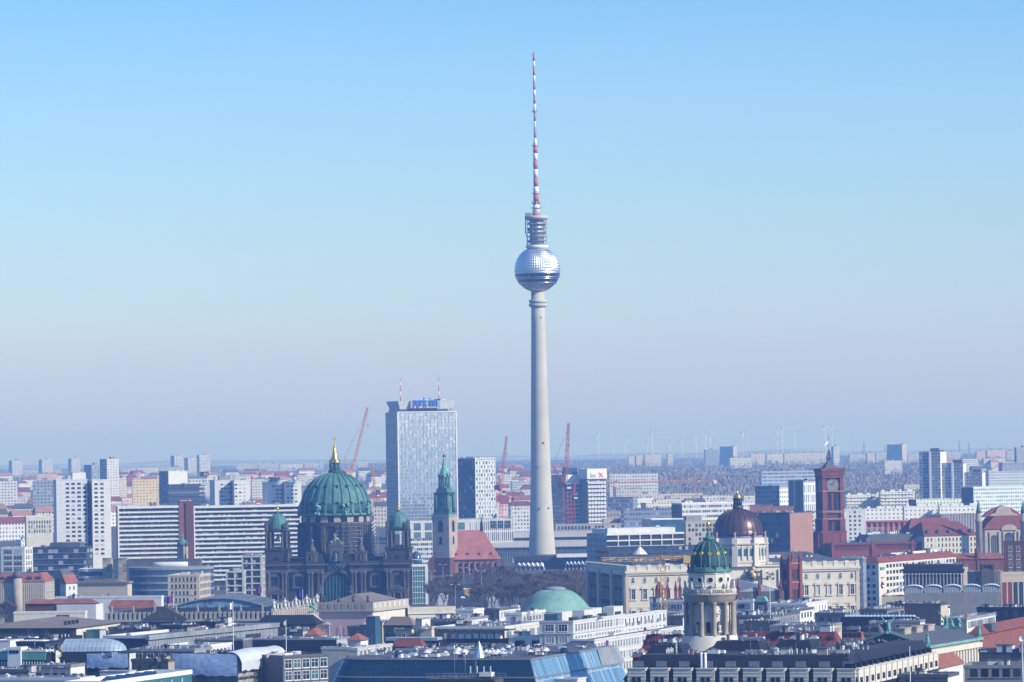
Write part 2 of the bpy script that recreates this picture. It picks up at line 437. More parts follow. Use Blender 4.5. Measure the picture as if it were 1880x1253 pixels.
    b.tube((-px(20.5), -1, zz(402)), (-px(20.5), -1, zz(428)), .35, n=6); b.tube((-px(20.5), -1, zz(428)), (-px(17.5), -1, zz(436)), .35, n=6)
    b.tube((-px(18), -1.5, zz(436)), (-px(18), -1.5, zz(454)), .3, n=6); b.build('side_pipe', 'grey_metal', t)
    # mast: (y top, y bottom, half-width top, half-width bottom, colour)
    segs = [(98, 112.3, 2.1, 2.1, 1), (112.3, 126, 2.1, 2.1, 0), (126, 139, 2.3, 2.3, 1), (139, 152, 2.3, 2.3, 0), (152, 165, 2.4, 2.4, 1), (165, 178, 2.4, 2.4, 0),
            (178, 191, 2.4, 2.4, 1), (191, 205, 2.4, 2.7, 0), (206, 223, 1.9, 1.9, 1), (223, 238, 1.9, 1.9, 0), (238, 254, 2.1, 2.1, 1), (254, 268, 2.2, 4.3, 0),
            (269, 282, 4.4, 4.4, 1), (282, 296, 4.4, 4.4, 0), (296, 311, 4.5, 4.5, 1), (311, 327, 4.6, 4.6, 0), (327, 343, 4.7, 4.7, 1), (343, 355.5, 4.8, 5.5, 0),
            (356.5, 371, 5.6, 5.6, 1), (371, 375.5, 5.9, 5.9, 1), (375.5, 391, 5.8, 8.0, 0), (391, 398, 8.0, 9.3, 1)]
    b = MB()
    for (y0, y1, r0, r1, c) in segs: b.lathe([(px(r1 * .92), zz(y1)), (px(r0 * .92), zz(y0))], 16, m=c)
    mast = b.build('mast', ['mast_white', 'mast_red'], t)
    for y, rr in ((205.5, 5), (268.5, 5.8), (356, 7.2), (382.5, 10)):
        b = MB(); b.lathe([(px(rr * .5), zz(y + 1)), (px(rr), zz(y)), (px(rr), zz(y - .7)), (px(rr * .5), zz(y - .6))], 20)
        for k in range(8):
            a = 6.283 * k / 8; b.tube((px(rr) * math.cos(a), px(rr) * math.sin(a), zz(y)), (px(rr) * math.cos(a), px(rr) * math.sin(a), zz(y - 3.2)), .12, n=3)
        b.build('mast_platform', 'steel_dull', mast)
    b = MB()
    for y in range(210, 254, 4):
        for s_ in (-1, 1): b.box(s_ * px(1.4), s_ * px(3.4), -.15, .15, zz(y) - .2, zz(y) + .2)
    for y in (371, 374):
        for k in range(8):
            a = 6.283 * k / 8; b.ball((px(7) * math.cos(a), px(7) * math.sin(a), zz(y)), .5, n=5)
    for y in (285, 290, 300, 305, 315, 321, 333, 338):
        b.box(-px(5), px(5), -.12, .12, zz(y) - .12, zz(y) + .12)
    b.build('dipoles', 'steel_dull', mast)
    b = MB(); b.tube((0, 0, zz(98.5)), (0, 0, zz(95.5)), .25); b.box(-px(2.6), px(2.6), -.2, .2, zz(98.4), zz(97.8)); b.build('tip', 'grey_metal', mast)
tv_tower()
# ================================================================ BUILDING KIT
WIN = {}
def win_mesh(w, h, frame, pane, bars=1, sill=True, arch=False):
    k = (round(w, 2), round(h, 2), frame, pane, bars, sill, arch)
    if k in WIN: return WIN[k]
    b = MB(); f = min(.16, w * .1)
    b.box(-w / 2, w / 2, -.04, .02, 0, h, 1)
    if frame:
        b.box(-w / 2 - f, -w / 2, -.16, .02, -f, h + f); b.box(w / 2, w / 2 + f, -.16, .02, -f, h + f)
        b.box(-w / 2, w / 2, -.16, .02, h, h + f); b.box(-w / 2, w / 2, -.16, .02, -f, 0)
        for i in range(bars): 
            x = -w / 2 + w * (i + 1) / (bars + 1); b.box(x - f * .3, x + f * .3, -.1, -.03, 0, h)
        if h > 1.6 and bars: b.box(-w / 2, w / 2, -.09, -.035, h * .62, h * .62 + f * .6)
    if sill: b.box(-w / 2 - f * 1.6, w / 2 + f * 1.6, -.3, .01, -f - .12, -f)
    if arch:
        q = [(w / 2 * math.cos(math.pi * i / 8), h + w / 2 * math.sin(math.pi * i / 8)) for i in range(9)]
        b.slab_xz(q, -.05, .02, 1)
    WIN[k] = b.mesh('window', [frame or 'concrete_dark', pane])
    return WIN[k]
PANES = ['glass', 'glass', 'glass_blue', 'glass', 'glass_blue', 'curtain']
SKY = []      # what stands where in the view, so that hidden houses are not built
class Bld:
    """a building measured in the picture: xa..xb left face or front, xb near corner, xb..xc front or right face"""
    def __init__(s, name, label, cat, xa, xb, xc, ytop, yaw=-20, D=None, h=None, d=18.0, w=None, group=None):
        if yaw < 0 and xa is None: xa, xb, xc = xb, xc, None
        D = D or depth_for(xb, ytop, h)
        C = P(xb, ytop, D); s.h = C.z; s.D = D
        th = R(yaw); c, sn = math.cos(th), math.sin(th)
        kx = lambda px: ray(px, ytop).x
        if yaw >= 0:
            s.w = w or (kx(xc) * C.y - C.x) / (c - kx(xc) * sn)
            s.d = d if xa is None else (kx(xa) * C.y - C.x) / (-sn - kx(xa) * c)
            o = C
        else:
            s.w = w or (C.x - kx(xa) * C.y) / (c - kx(xa) * sn)
            s.d = d if xc is None else (kx(xc) * C.y - C.x) / (-sn - kx(xc) * c)
            o = C - Vector((c, sn, 0)) * s.w
        s.yaw = th
        if s.d < 4.5 or s.d > 130: s.d = 14.0 if s.d < 0 else min(max(s.d, 4.5), 130.0)
        s.t = thing(name, label, cat, (o.x, o.y, 0), th, group)
        s.nwin = 0; s.rest = None; s.label = label
        xs = [q for q in (xa, xb, xc) if q is not None]; SKY.append((min(xs), max(xs), ytop, D))
    def at(s, face, u, z, off=0.0):
        if face == 'F': return Vector((u, -off, z)), 0.0
        if face == 'R': return Vector((s.w + off, u, z)), R(90)
        if face == 'L': return Vector((-off, s.d - u, z)), R(-90)
        return Vector((s.w - u, s.d + off, z)), R(180)
    def span(s, face): return s.w if face in 'FB' else s.d
    def body(s, wall, roof='bitumen', z0=0.0, z1=None, inset=0.0, name='wall', parapet=.9, rim=None, x0=0, x1=None, y0=0, y1=None, side=None):
        z1 = s.h if z1 is None else z1
        x1 = s.w if x1 is None else x1; y1 = s.d if y1 is None else y1
        b = MB()
        mats = [wall, roof]
        if side: mats.append(side)
        top = z1 - parapet
        a = [(x0, y0), (x1, y0), (x1, y1), (x0, y1)]
        for i in range(4):
            (xa, ya), (xb, yb) = a[i], a[(i + 1) % 4]
            b.face([(xa, ya, z0), (xb, yb, z0), (xb, yb, top), (xa, ya, top)], 2 if (side and i in (1, 3)) else 0)
        b.face([(x, y, top) for x, y in a], 1)
        o = b.build(name, mats, s.t)
        if parapet > 0:
            t = .45
            p = MB()
            p.box(x0 - .15, x1 + .15, y0 - .15, y0 + t, top, z1); p.box(x0 - .15, x1 + .15, y1 - t, y1 + .15, top, z1)
            p.box(x0 - .15, x0 + t, y0 + t, y1 - t, top, z1); p.box(x1 - t, x1 + .15, y0 + t, y1 - t, top, z1)
            p.build('parapet', rim or wall, s.t)
        return o
    def box(s, name, mats, x0, x1, y0, y1, z0, z1, top=None, parent=None):
        b = MB(); b.box(x0, x1, y0, y1, z0, z1, 0, top)
        return b.build(name, mats, parent or s.t)
    def windows(s, face, u0, u1, nu, z0, z1, nz, ww, wh, frame='offwhite', panes=None, bars=1, sill=True, arch=False, name='window', off=0.0, at=None, limit=100):
        """nu x nz windows spread over [u0,u1] x [z0,z1] (z = sill heights)"""
        panes = panes or PANES
        me = [win_mesh(ww, wh, frame, p, bars, sill, arch) for p in panes]
        for j in range(nz):
            z = z0 if nz == 1 else z0 + (z1 - z0) * j / (nz - 1)
            for i in range(nu):
                u = (u0 + u1) / 2 if nu == 1 else u0 + (u1 - u0) * i / (nu - 1)
                p, r = (at or s.at)(face, u, z, off)
                m = me[rnd.randrange(len(me))]
                if s.nwin < limit:
                    put(name, m, s.t, p, r); s.nwin += 1
                else: s.spill(m, p, r)
    def spill(s, m, p, r):
        if s.rest is None: s.rest = (MB(), [])
        b, mats = s.rest
        rot = Matrix.Rotation(r, 3, 'Z')
        base = len(b.v); b.v += [tuple(rot @ v.co + p) for v in m.vertices]
        idx = []
        for mm in m.materials:
            if mm not in mats: mats.append(mm)
            idx.append(mats.index(mm))
        for q in m.polygons:
            b.f.append(tuple(base + v for v in q.vertices)); b.m.append(idx[q.material_index]); b.s.append(False)
    def done(s):
        if s.rest:
            tag(s.rest[0].build('more_windows', s.rest[1], s.t), kind='stuff'); s.rest = None
        return s
    def band(s, face, z0, z1, u0, u1, mat, off=.12, name='window_band', thick=.3):
        L = u1 - u0
        b = MB(); b.box(0, L, -off, thick, z0, z1)
        p, r = s.at(face, u0, 0)
        return b.build(name, mat, s.t, p, r)
    def hip(s, mat, rise, over=.6, ridge_inset=None, z=None, name='roof', x0=0, x1=None, y0=0, y1=None):
        x1 = s.w if x1 is None else x1; y1 = s.d if y1 is None else y1; z = s.h if z is None else z
        x0 -= over; x1 += over; y0 -= over; y1 += over
        lx, ly = x1 - x0, y1 - y0
        b = MB(); a = [(x0, y0, z), (x1, y0, z), (x1, y1, z), (x0, y1, z)]
        if lx >= ly:
            k = ly / 2 if ridge_inset is None else ridge_inset; r0, r1 = (x0 + k, (y0 + y1) / 2, z + rise), (x1 - k, (y0 + y1) / 2, z + rise)
            b.face([a[0], a[1], r1, r0]); b.face([a[1], a[2], r1]); b.face([a[2], a[3], r0, r1]); b.face([a[3], a[0], r0])
        else:
            k = lx / 2 if ridge_inset is None else ridge_inset; r0, r1 = ((x0 + x1) / 2, y0 + k, z + rise), ((x0 + x1) / 2, y1 - k, z + rise)
            b.face([a[0], a[1], r0]); b.face([a[1], a[2], r1, r0]); b.face([a[2], a[3], r1]); b.face([a[3], a[0], r0, r1])
        b.face([a[3], a[2], a[1], a[0]])
        return b.build(name, mat, s.t)
    def mansard(s, mat, rise, inset, topmat='bitumen', over=.3, z=None, name='mansard_roof'):
        z = s.h if z is None else z
        b = MB(); x0, x1, y0, y1 = -over, s.w + over, -over, s.d + over
        lo = [(x0, y0, z), (x1, y0, z), (x1, y1, z), (x0, y1, z)]
        hi = [(x0 + inset, y0 + inset, z + rise), (x1 - inset, y0 + inset, z + rise), (x1 - inset, y1 - inset, z + rise), (x0 + inset, y1 - inset, z + rise)]
        for i in range(4): b.face([lo[i], lo[(i + 1) % 4], hi[(i + 1) % 4], hi[i]], 0)
        b.face(hi, 1); b.face(lo[::-1], 0)
        return b.build(name, [mat, topmat], s.t)
    def clutter(s, n, z=None, x0=.08, x1=.92, y0=.1, y1=.9, big=1.0, kinds=None):
        z = s.h - .9 if z is None else z
        kinds = kinds or ['box', 'box', 'vent', 'pipe', 'hut', 'duct', 'mast', 'box', 'vent', 'rail', 'skylight', 'chimney', 'mast', 'rail', 'box']; big *= .55; n = int(n * 1.7)
        for i in range(n):
            k = kinds[rnd.randrange(len(kinds))]
            roof_unit(k, s.t, (rnd.uniform(x0, x1) * s.w, rnd.uniform(y0, y1) * s.d, z), rnd.choice((0, 0, R(90))), big)
RU = {}
def roof_unit(kind, parent, loc, rz=0, big=1.0):
    var = rnd.randrange(4)
    k = (kind, var, round(big, 1))
    nm = {'box': 'air_unit', 'vent': 'vent_stack', 'pipe': 'flue', 'hut': 'lift_housing', 'duct': 'duct', 'mast': 'mast', 'dish': 'dish', 'rail': 'railing', 'skylight': 'skylight', 'chimney': 'chimney'}[kind]
    if k not in RU:
        b = MB(); q = big
        if kind == 'box':
            w, d, h = (1.2 + .8 * var) * q, 1.4 * q, (1.0 + .3 * var) * q
            b.box(-w, w, -d, d, .35, .35 + h, 0); b.box(-w * .9, w * .9, -d * .9, d * .9, 0, .36, 1)
            for s_ in (-.5, .5): b.lathe([(w * .3, .35 + h), (w * .3, .6 + h), (w * .22, .62 + h)], 10, s_ * w, 0, 1)
            mats = [['steel_dull', 'offwhite', 'pale', 'roof_light'][var], 'dark_metal']
        elif kind == 'vent':
            for j in range(2 + var): b.tube((j * 1.3, 0, 0), (j * 1.3, 0, (1.8 + .5 * (j % 2)) * q), .3 * q, n=8); b.lathe([(.5 * q, (1.9 + .5 * (j % 2)) * q), (.1, (2.4 + .5 * (j % 2)) * q)], 8, j * 1.3, 0)
            mats = ['offwhite' if var % 2 else 'steel_dull']
        elif kind == 'pipe':
            h = (2.2 + var * .7) * q
            b.tube((0, 0, 0), (0, 0, h), .42 * q, n=8); b.lathe([(.55 * q, h - .5), (.55 * q, h)], 8)
            mats = [['offwhite', 'steel_dull', 'concrete', 'dark_metal'][var]]
        elif kind == 'hut':
            w, d, h = (2.0 + var * .7) * q, (2.2 + .3 * var) * q, (2.6 + .3 * var) * q
            b.box(-w, w, -d, d, 0, h, 0, 1); b.box(-w - .15, w + .15, -d - .15, d + .15, h, h + .22, 1); b.box(-.5, .5, -d - .06, -d + .1, 0, 2.1, 2)
            mats = [['offwhite', 'beige_grey', 'concrete', 'pale'][var], 'roof_grey', 'dark_metal']
        elif kind == 'duct':
            L = (4 + 2 * var) * q
            b.box(-L / 2, L / 2, -.45, .45, .5, 1.2); b.box(-L / 2, -L / 2 + .8, -.45, .45, 0, .5); b.box(L / 2 - .8, L / 2, -.45, .45, 0, .5)
            b.tube((L / 2, 0, .85), (L / 2 + 1.4, 0, .85), .45, n=8)
            mats = ['steel_dull']
        elif kind == 'mast':
            h = (5 + 1.5 * var) * q
            b.tube((0, 0, 0), (0, 0, h), .07 * q, .04 * q, 5)
            for z in (.6, .75, .9): b.tube((-.7 * q, 0, h * z), (.7 * q, 0, h * z), .035 * q, n=4)
            b.box(-.5, .5, -.5, .5, 0, .3)
            mats = ['grey_metal']
        elif kind == 'dish':
            b.lathe([(.05, -.35 * q), (.7 * q, -.2 * q), (1.15 * q, .12 * q), (1.2 * q, .2 * q), (1.1 * q, .12 * q), (.6 * q, -.14 * q), (.05, -.3 * q)], 18)
            b.v = [(x, -z, y + 1.5 * q) for x, y, z in b.v]
            b.tube((0, 0, 0), (0, 0, 1.5 * q), .12 * q); b.tube((0, -.3, 1.5 * q), (0, -1.0 * q, 1.5 * q), .05)
            mats = ['mast_white']
        elif kind == 'rail':
            L = (8 + 3 * var) * q
            for z in (.55, 1.1): b.tube((-L / 2, 0, z), (L / 2, 0, z), .045, n=4)
            for j in range(int(L / 1.6) + 1): b.tube((-L / 2 + j * 1.6, 0, 0), (-L / 2 + j * 1.6, 0, 1.1), .04, n=4)
            mats = ['steel_dull']
        elif kind == 'skylight':
            L = (3 + var) * q
            b.box(-L / 2, L / 2, -1, 1, 0, .4, 1); b.slab_xz([(-L / 2, .4), (L / 2, .4), (L / 2 - .4, .8), (-L / 2 + .4, .8)], -.9, .9, 0)
            mats = ['skylight', 'pale']
        else:
            w = (.5 + .2 * var) * q
            b.box(-w, w, -.45, .45, 0, (2 + .3 * var) * q); b.box(-w - .12, w + .12, -.57, .57, (2 + .3 * var) * q, (2.25 + .3 * var) * q)
            for j in (-.4, .4): b.tube((j * w, 0, 2 * q), (j * w, 0, (2.8 + .3 * var) * q), .16, n=6)
            mats = ['brick_pink' if var % 2 else 'offwhite']
        RU[k] = b.mesh(nm, mats)
    return put(nm, RU[k], parent, loc, rz)

# small figures used on roofs: standing statue on a plinth
STAT = {}
def statue_mesh(var, mat, h=2.6):
    k = (var, mat, h)
    if k not in STAT:
        b = MB(); q = h / 2.6
        b.box(-.5 * q, .5 * q, -.4 * q, .4 * q, 0, .5 * q)
        b.lathe([(.42 * q, .5 * q), (.46 * q, .9 * q), (.34 * q, 1.4 * q), (.40 * q, 1.85 * q), (.30 * q, 2.1 * q), (.1 * q, 2.2 * q)], 9)
        b.ball((0.03, -.05, 2.4 * q), .2 * q, n=6)
        b.tube((-.36 * q, 0, 2.0 * q), (-.55 * q, -.25 * q, 1.45 * q), .12 * q, .09 * q); b.tube((.36 * q, 0, 2.0 * q), (.62 * q, -.2 * q, (2.4 if var else 1.5) * q), .12 * q, .08 * q)
        if var == 2: b.tube((.62 * q, -.2 * q, .5 * q), (.62 * q, -.2 * q, 3.1 * q), .05 * q)
        STAT[k] = b.mesh('statue', [mat])
    return STAT[k]
# ================================================================ LANDMARKS
def ribbed_dome(prof, nrib, mat, ribmat, parent, name='dome', n=48, ribw=.55, ribout=.35, ph=0.0, center=(0, 0)):
    b = MB(); b.lathe(prof, n, center[0], center[1]); d = b.build(name, mat, parent)
    r_ = MB()
    for k in range(nrib):
        a = 2 * math.pi * (k + .5) / nrib + ph
        ca, sa = math.cos(a), math.sin(a)
        for (r0, z0), (r1, z1) in zip(prof[:-1], prof[1:]):
            q = []
            for r, z, s_ in ((r0, z0, -1), (r0, z0, 1), (r1, z1, 1), (r1, z1, -1)):
                w = ribw * (.35 + .65 * min(1, r / max(p[0] for p in prof)))
                q.append((center[0] + (r + ribout) * ca - s_ * w * sa, center[1] + (r + ribout) * sa + s_ * w * ca, z + ribout * .3))
            r_.face(q)
            for s_ in (0, 1):
                e0, e1 = (q[0], q[3]) if s_ == 0 else (q[2], q[1])
                back = []
                for (r, z), e in (((r1, z1) if s_ == 0 else (r0, z0), e1), ((r0, z0) if s_ == 0 else (r1, z1), e0)):
                    w = ribw * (.35 + .65 * min(1, r / max(p[0] for p in prof))) * (-1 if s_ == 0 else 1)
                    back.append((center[0] + (r - .2) * ca - w * sa, center[1] + (r - .2) * sa + w * ca, z))
                r_.face([e0, e1] + back)
    r_.build('ribs', ribmat, d)
    return d
def cross(parent, x, y, z, h, mat='gold', t=.18):
    b = MB(); b.box(x - t, x + t, y - t, y + t, z, z + h); b.box(x - h * .28, x + h * .28, y - t, y + t, z + h * .6, z + h * .6 + 2 * t)
    return b.build('cross', mat, parent)

def cathedral():
    L = Local(613, 1000, 2250)
    t = thing('cathedral', 'dark sandstone cathedral with a big ribbed green dome and two small corner domes', 'cathedral', L.root, R(-6))
    X = lambda px: L.x(px, 1000); Z = lambda y, px=613: L.z(px, y); m = L.m
    zt = Z(1031)                                            # top of the main cornice
    w0, w1 = X(478), X(756)
    # body with the recessed portal front
    b = MB(); b.box(w0, w1, 2, 60, 0, zt - 4)
    b.box(w0 + 6, w1 - 6, 8, 58, zt - 4, zt + 2, 0, 1)
    b.build('wall', ['soot', 'slate_grey'], t)
    z_c = Z(1050) # bottom of entablature
    b = MB()
    for (xa, xb, out) in ((w0 - .5, X(528), 3.2), (X(528), X(562), .8), (X(562), X(594), 2.2), (X(594), X(642), .6), (X(642), X(672), 2.2), (X(672), X(705), .8), (X(705), w1 + .5, 3.2)):
        b.box(xa, xb, 2 - out, 4, z_c, z_c + 1.6, 0); b.box(xa + .01, xb - .01, 2.4 - out, 4, z_c + 1.6, zt - 2.2, 1)
        b.box(xa - .4, xb + .4, 1.1 - out, 4, zt - 2.2, zt - 1.3, 0); b.box(xa - .1, xb + .1, 1.6 - out, 4, zt - 1.3, zt, 1)
        for k in range(int((xb - xa) / 1.1)): b.box(xa + .3 + k * 1.1, xa + .75 + k * 1.1, 1.75 - out, 2.4 - out, z_c + 2.2, zt - 2.6, 0)
    b.build('entablature', ['soot_light', 'soot'], t)
    for (xa, xb, out, top) in ((X(481), X(526), 2.6, z_c), (X(707), X(753), 2.6, z_c), (X(564), X(592), 1.6, z_c), (X(644), X(670), 1.6, z_c)):
        o = MB(); o.box(xa, xb, 2 - out + .8, 3, 0, top); o.build('bay', 'soot', t)
    def column(x, y, z0, z1, r, mat='soot_light'):
        c = MB(); c.box(x - r * 1.5, x + r * 1.5, y - r * 1.5, y + r * 1.5, z0, z0 + 1.2)
        c.lathe([(r * 1.15, z0 + 1.2), (r, z0 + 2), (r * .86, z1 - 2.0), (r * 1.0, z1 - 1.9), (r * 1.45, z1 - .5), (r * 1.5, z1)], 12, x, y)
        return c.build('column', mat, t)
    for px_ in (485, 491, 517, 523): column(X(px_), -1.2, Z(1103), z_c, .75)
    for px_ in (711, 717, 743, 749): column(X(px_), -1.2, Z(1103), z_c, .75)
    for px_ in (565.5, 571, 583, 590): column(X(px_), -.4, 0, z_c, .95)
    for px_ in (646, 652, 663, 669): column(X(px_), -.4, 0, z_c, .95)
    # portal: great round arch
    cx = X(616); r = m(24.5); z0 = Z(1077)
    b = MB(); pts = b.arch_wall(cx, 0, z0 - 16, 2 * r, 16 + r, 18); b.slab_xz(pts, 1.75, 2.2, 0); b.build('portal_shade', 'black', t)  # flat black panel: the portal's inner shade put into colour
    b = MB()
    for k in range(18):
        a0, a1 = math.pi * k / 18, math.pi * (k + 1) / 18
        for (ri, ro, yf) in ((r, r + 1.1, .6), (r + 1.1, r + 2.2, .1)):
            b.face([(cx + ri * math.cos(a0), yf, z0 + ri * math.sin(a0)), (cx + ro * math.cos(a0), yf, z0 + ro * math.sin(a0)), (cx + ro * math.cos(a1), yf, z0 + ro * math.sin(a1)), (cx + ri * math.cos(a1), yf, z0 + ri * math.sin(a1))][::-1])
            b.face([(cx + ro * math.cos(a0), yf, z0 + ro * math.sin(a0)), (cx + ro * math.cos(a0), 2, z0 + ro * math.sin(a0)), (cx + ro * math.cos(a1), 2, z0 + ro * math.sin(a1)), (cx + ro * math.cos(a1), yf, z0 + ro * math.sin(a1))])
            b.face([(cx + ri * math.cos(a0), yf, z0 + ri * math.sin(a0)), (cx + ri * math.cos(a1), yf, z0 + ri * math.sin(a1)), (cx + ri * math.cos(a1), 2, z0 + ri * math.sin(a1)), (cx + ri * math.cos(a0), 2, z0 + ri * math.sin(a0))])
    for k in range(2): b.box(cx + (-1, 1)[k] * (r + 1.1) - 1.1, cx + (-1, 1)[k] * (r + 1.1) + 1.1, .1, 2.2, z0 - 16, z0)
    b.build('portal_arch', 'soot_light', t)
    b = MB()
    for k in range(7): b.box(cx - r * .75 + k * r * .25 - .3, cx - r * .75 + k * r * .25 + .3, 1.5, 1.76, z0 - 14, z0 + r * math.sqrt(max(.05, 1 - (.75 - .25 * k) ** 2)) - 1.5)
    b.build('mosaic', 'glass_teal', t)
    b = MB()
    for k in range(26): b.ball((cx + rnd.uniform(-1, 1) * 5.2, .2 + rnd.uniform(-.5, .5), z0 + r + 2 + rnd.uniform(0, 3.4) * (1 - .3 * rnd.random())), rnd.uniform(.5, 1.1), n=5)
    b.build('eagle_group', 'copper_dark', t)
    for sx_ in (-1, 1): put('statue', statue_mesh(1, 'copper', 5.0), t, (cx + sx_ * (r + 1.2), -.6, z0 - 3.5))
    # windows with aedicules
    for px_ in (502, 545, 688, 730):
        x = X(px_); yf = -.1 if px_ in (502, 730) else 1.9
        b = MB(); b.slab_xz(b.arch_wall(x, 0, Z(1079), m(10), m(21)), yf - .1, yf + .2, 0); w_ = b.build('window', 'glass', t)
        b = MB()
        for s_ in (-1, 1): b.box(x + s_ * m(8.2) - .55, x + s_ * m(8.2) + .55, yf - .9, yf + .1, Z(1079), Z(1058))
        b.slab_xz([(x - m(10.5), Z(1058)), (x + m(10.5), Z(1058)), (x + m(7), Z(1054)), (x, Z(1052)), (x - m(7), Z(1054))], yf - 1.0, yf + .1)
        b.box(x - m(11), x + m(11), yf - 1.1, yf + .1, Z(1080), Z(1077)); b.build('aedicule', 'soot_light', w_)
    for px_ in (502, 730):
        x = X(px_); b = MB(); b.slab_xz([(x - m(19), Z(1085)), (x + m(19), Z(1085)), (x, Z(1075))], -2.6, -.2); b.box(x - m(19), x + m(19), -2.3, -.2, Z(1090), Z(1085))
        for s_ in (-1, -.45, .45, 1): b.tube((x + s_ * m(15), -1.6, 0), (x + s_ * m(15), -1.6, Z(1090)), .6, n=8)
        b.build('side_porch', 'soot_light', t)
    # attic, central gable with figure, small gables
    b = MB(); b.box(X(578), X(655), 1.5, 4, zt, Z(1017)); b.build('attic', 'soot', t)
    b = MB(); b.box(X(605), X(628), -.2, 4.5, zt, Z(1003)); 
    b.slab_xz([(X(603), Z(1003)), (X(630), Z(1003)), (X(628), Z(994)), (X(616.5), Z(990)), (X(605), Z(994))], -.5, 4.6)
    g = b.build('gable', 'soot_light', t)
    b = MB(); b.slab_xz(b.arch_wall(X(616.5), 0, Z(1031), m(10), m(19)), -.26, .1); b.build('niche', 'black', g)  # flat black panel, shade of the hollow put into its colour
    put('statue', statue_mesh(0, 'copper', 5.2), g, (X(616.5), -.6, Z(1031)))
    b = MB()
    for k in range(30):
        q = rnd.uniform(-1, 1); b.ball((X(616.5) + q * m(11), rnd.uniform(-.4, 2), Z(999) + (1 - abs(q)) * m(11) * rnd.uniform(.6, 1.1)), rnd.uniform(.5, .95), n=5)
    b.build('angel_group', 'copper_bright', g)
    cross(g, X(615), .6, Z(990), m(11), 'gilt', .2)
    for px_ in (571, 662):
        x = X(px_); b = MB(); b.box(x - m(10), x + m(10), .2, 5, zt, Z(1015)); b.box(x - m(11), x + m(11), -.1, 5.2, Z(1015), Z(1013))
        b.lathe([(m(8), Z(1013)), (m(6.5), Z(1008)), (m(3), Z(1001)), (m(2), Z(996))], 8, x, 2.6, ph=R(22.5)); g = b.build('side_gable', 'soot_light', t)
        b = MB(); b.slab_xz(b.arch_wall(x, 0, Z(1030), m(9), m(13)), .1, .4); b.build('niche', 'black', g)  # black panel again: hollow's shade painted, no depth cut
        put('statue', statue_mesh(1, 'soot_light', 3.4), g, (x, -.1, Z(1030)))
        b = MB(); b.ball((x, 2.6, Z(993)), m(3), n=6); b.build('finial', 'copper', g)
    # corner towers
    for px_ in (504, 729):
        x = X(px_); hw = m(22); zb = zt
        tw = thing('corner_tower', None, None, (x, 10, 0)); tw.parent = t
        b = MB(); b.box(-hw, hw, -7, 7, zb, Z(1008)); b.box(-hw - .6, hw + .6, -7.6, 7.6, Z(1010), Z(1007))
        for sx_ in (-1, 1):
            for sy_ in (-1, 1):
                b.box(sx_ * hw * .68 - m(4.5), sx_ * hw * .68 + m(4.5), sy_ * 4.6 - 1.6, sy_ * 4.6 + 1.6, Z(1007), Z(977))
        b.box(-hw * .9, hw * .9, -5.9, 5.9, Z(977), Z(974)); b.slab_xz([(-m(13), Z(974)), (m(13), Z(974)), (0, Z(968))], -6.4, 6)
        b.build('belfry', 'soot', tw)
        for sx_ in (-1, 1):
            for q in (.5, .86):
                c = MB(); c.lathe([(.75, Z(1007)), (.65, Z(1004)), (.58, Z(979)), (.9, Z(977))], 10, sx_ * hw * q, -6.3); c.build('column', 'soot_light', tw)
            put('statue', statue_mesh(2, 'soot_light', 5.5), tw, (sx_ * hw * .85, -5.6, Z(974))); put('statue', statue_mesh(1, 'soot_light', 5.0), tw, (sx_ * hw * 1.02, -7.2, Z(1029)))
        b = MB(); b.lathe([(m(18.5), Z(977)), (m(18.5), Z(968))], 24); b.build('drum', 'soot_light', tw)
        b = MB(); b.lathe([(m(3.6), -.25), (m(3.6), .2)], 16); b.v = [(x_, z_, y_) for x_, y_, z_ in b.v]; b.f = [f[::-1] for f in b.f]; b.build('round_window', 'black', tw, (0, -7.05, Z(1025)))
        b = MB(); b.box(-m(9), m(9), -6.2, -5.2, Z(1006), Z(1002.5)); b.build('balustrade', 'copper_dark', tw)
        if px_ == 504:
            b = MB(); b.lathe([(1.9, Z(994)), (1.6, Z(990)), (1.0, Z(986)), (.2, Z(985))], 14); b.tube((0, 0, Z(986)), (0, 0, Z(978)), .15); b.build('bell', 'pale', tw)
        z0, z1, rr = Z(969), Z(942), m(19.3)
        prof = [(rr * 1.04, z0 - .6), (rr, z0)] + [(rr * math.cos(math.pi / 2 * k / 9), z0 + (z1 - z0) * math.sin(math.pi / 2 * k / 9)) for k in range(1, 9)] + [(.9, z1 + .1), (.7, z1 + 1.2)]
        ribbed_dome(prof, 12, 'copper', 'copper', tw, n=32, ribw=.22, ribout=.15)
        b = MB(); b.lathe([(.7, z1 + 1), (.35, z1 + 2)], 8); b.ball((0, 0, z1 + 2.6), .85, n=8); b.tube((0, 0, z1 + 3), (0, 0, z1 + 5.5), .12); b.build('finial', 'gold', tw)
    # rear corner turrets
    for px_, py_ in ((532, 968), (704, 968)):
        x = X(px_); b = MB(); b.lathe([(m(11), zt), (m(11), Z(986))], 16, x, 46); b.build('rear_turret', 'soot', t)
        b = MB(); zz0, zz1 = Z(986), Z(966); b.lathe([(m(12), zz0)] + [(m(11.5) * math.cos(1.5708 * k / 6), zz0 + (zz1 - zz0) * math.sin(1.5708 * k / 6)) for k in range(7)], 20, x, 46); b.build('turret_dome', 'copper', t)
    # drum
    cy = 30
    b = MB(); rD = m(66)
    b.lathe([(m(71), zt - 2), (m(71), Z(1019)), (rD, Z(1019)), (rD, Z(968)), (rD + 1.0, Z(967)), (rD + 1.0, Z(961)), (rD - 1.4, Z(960)), (rD - 1.4, Z(949))], 32, 0, cy, smooth=False)
    drum = b.build('drum', 'soot', t)
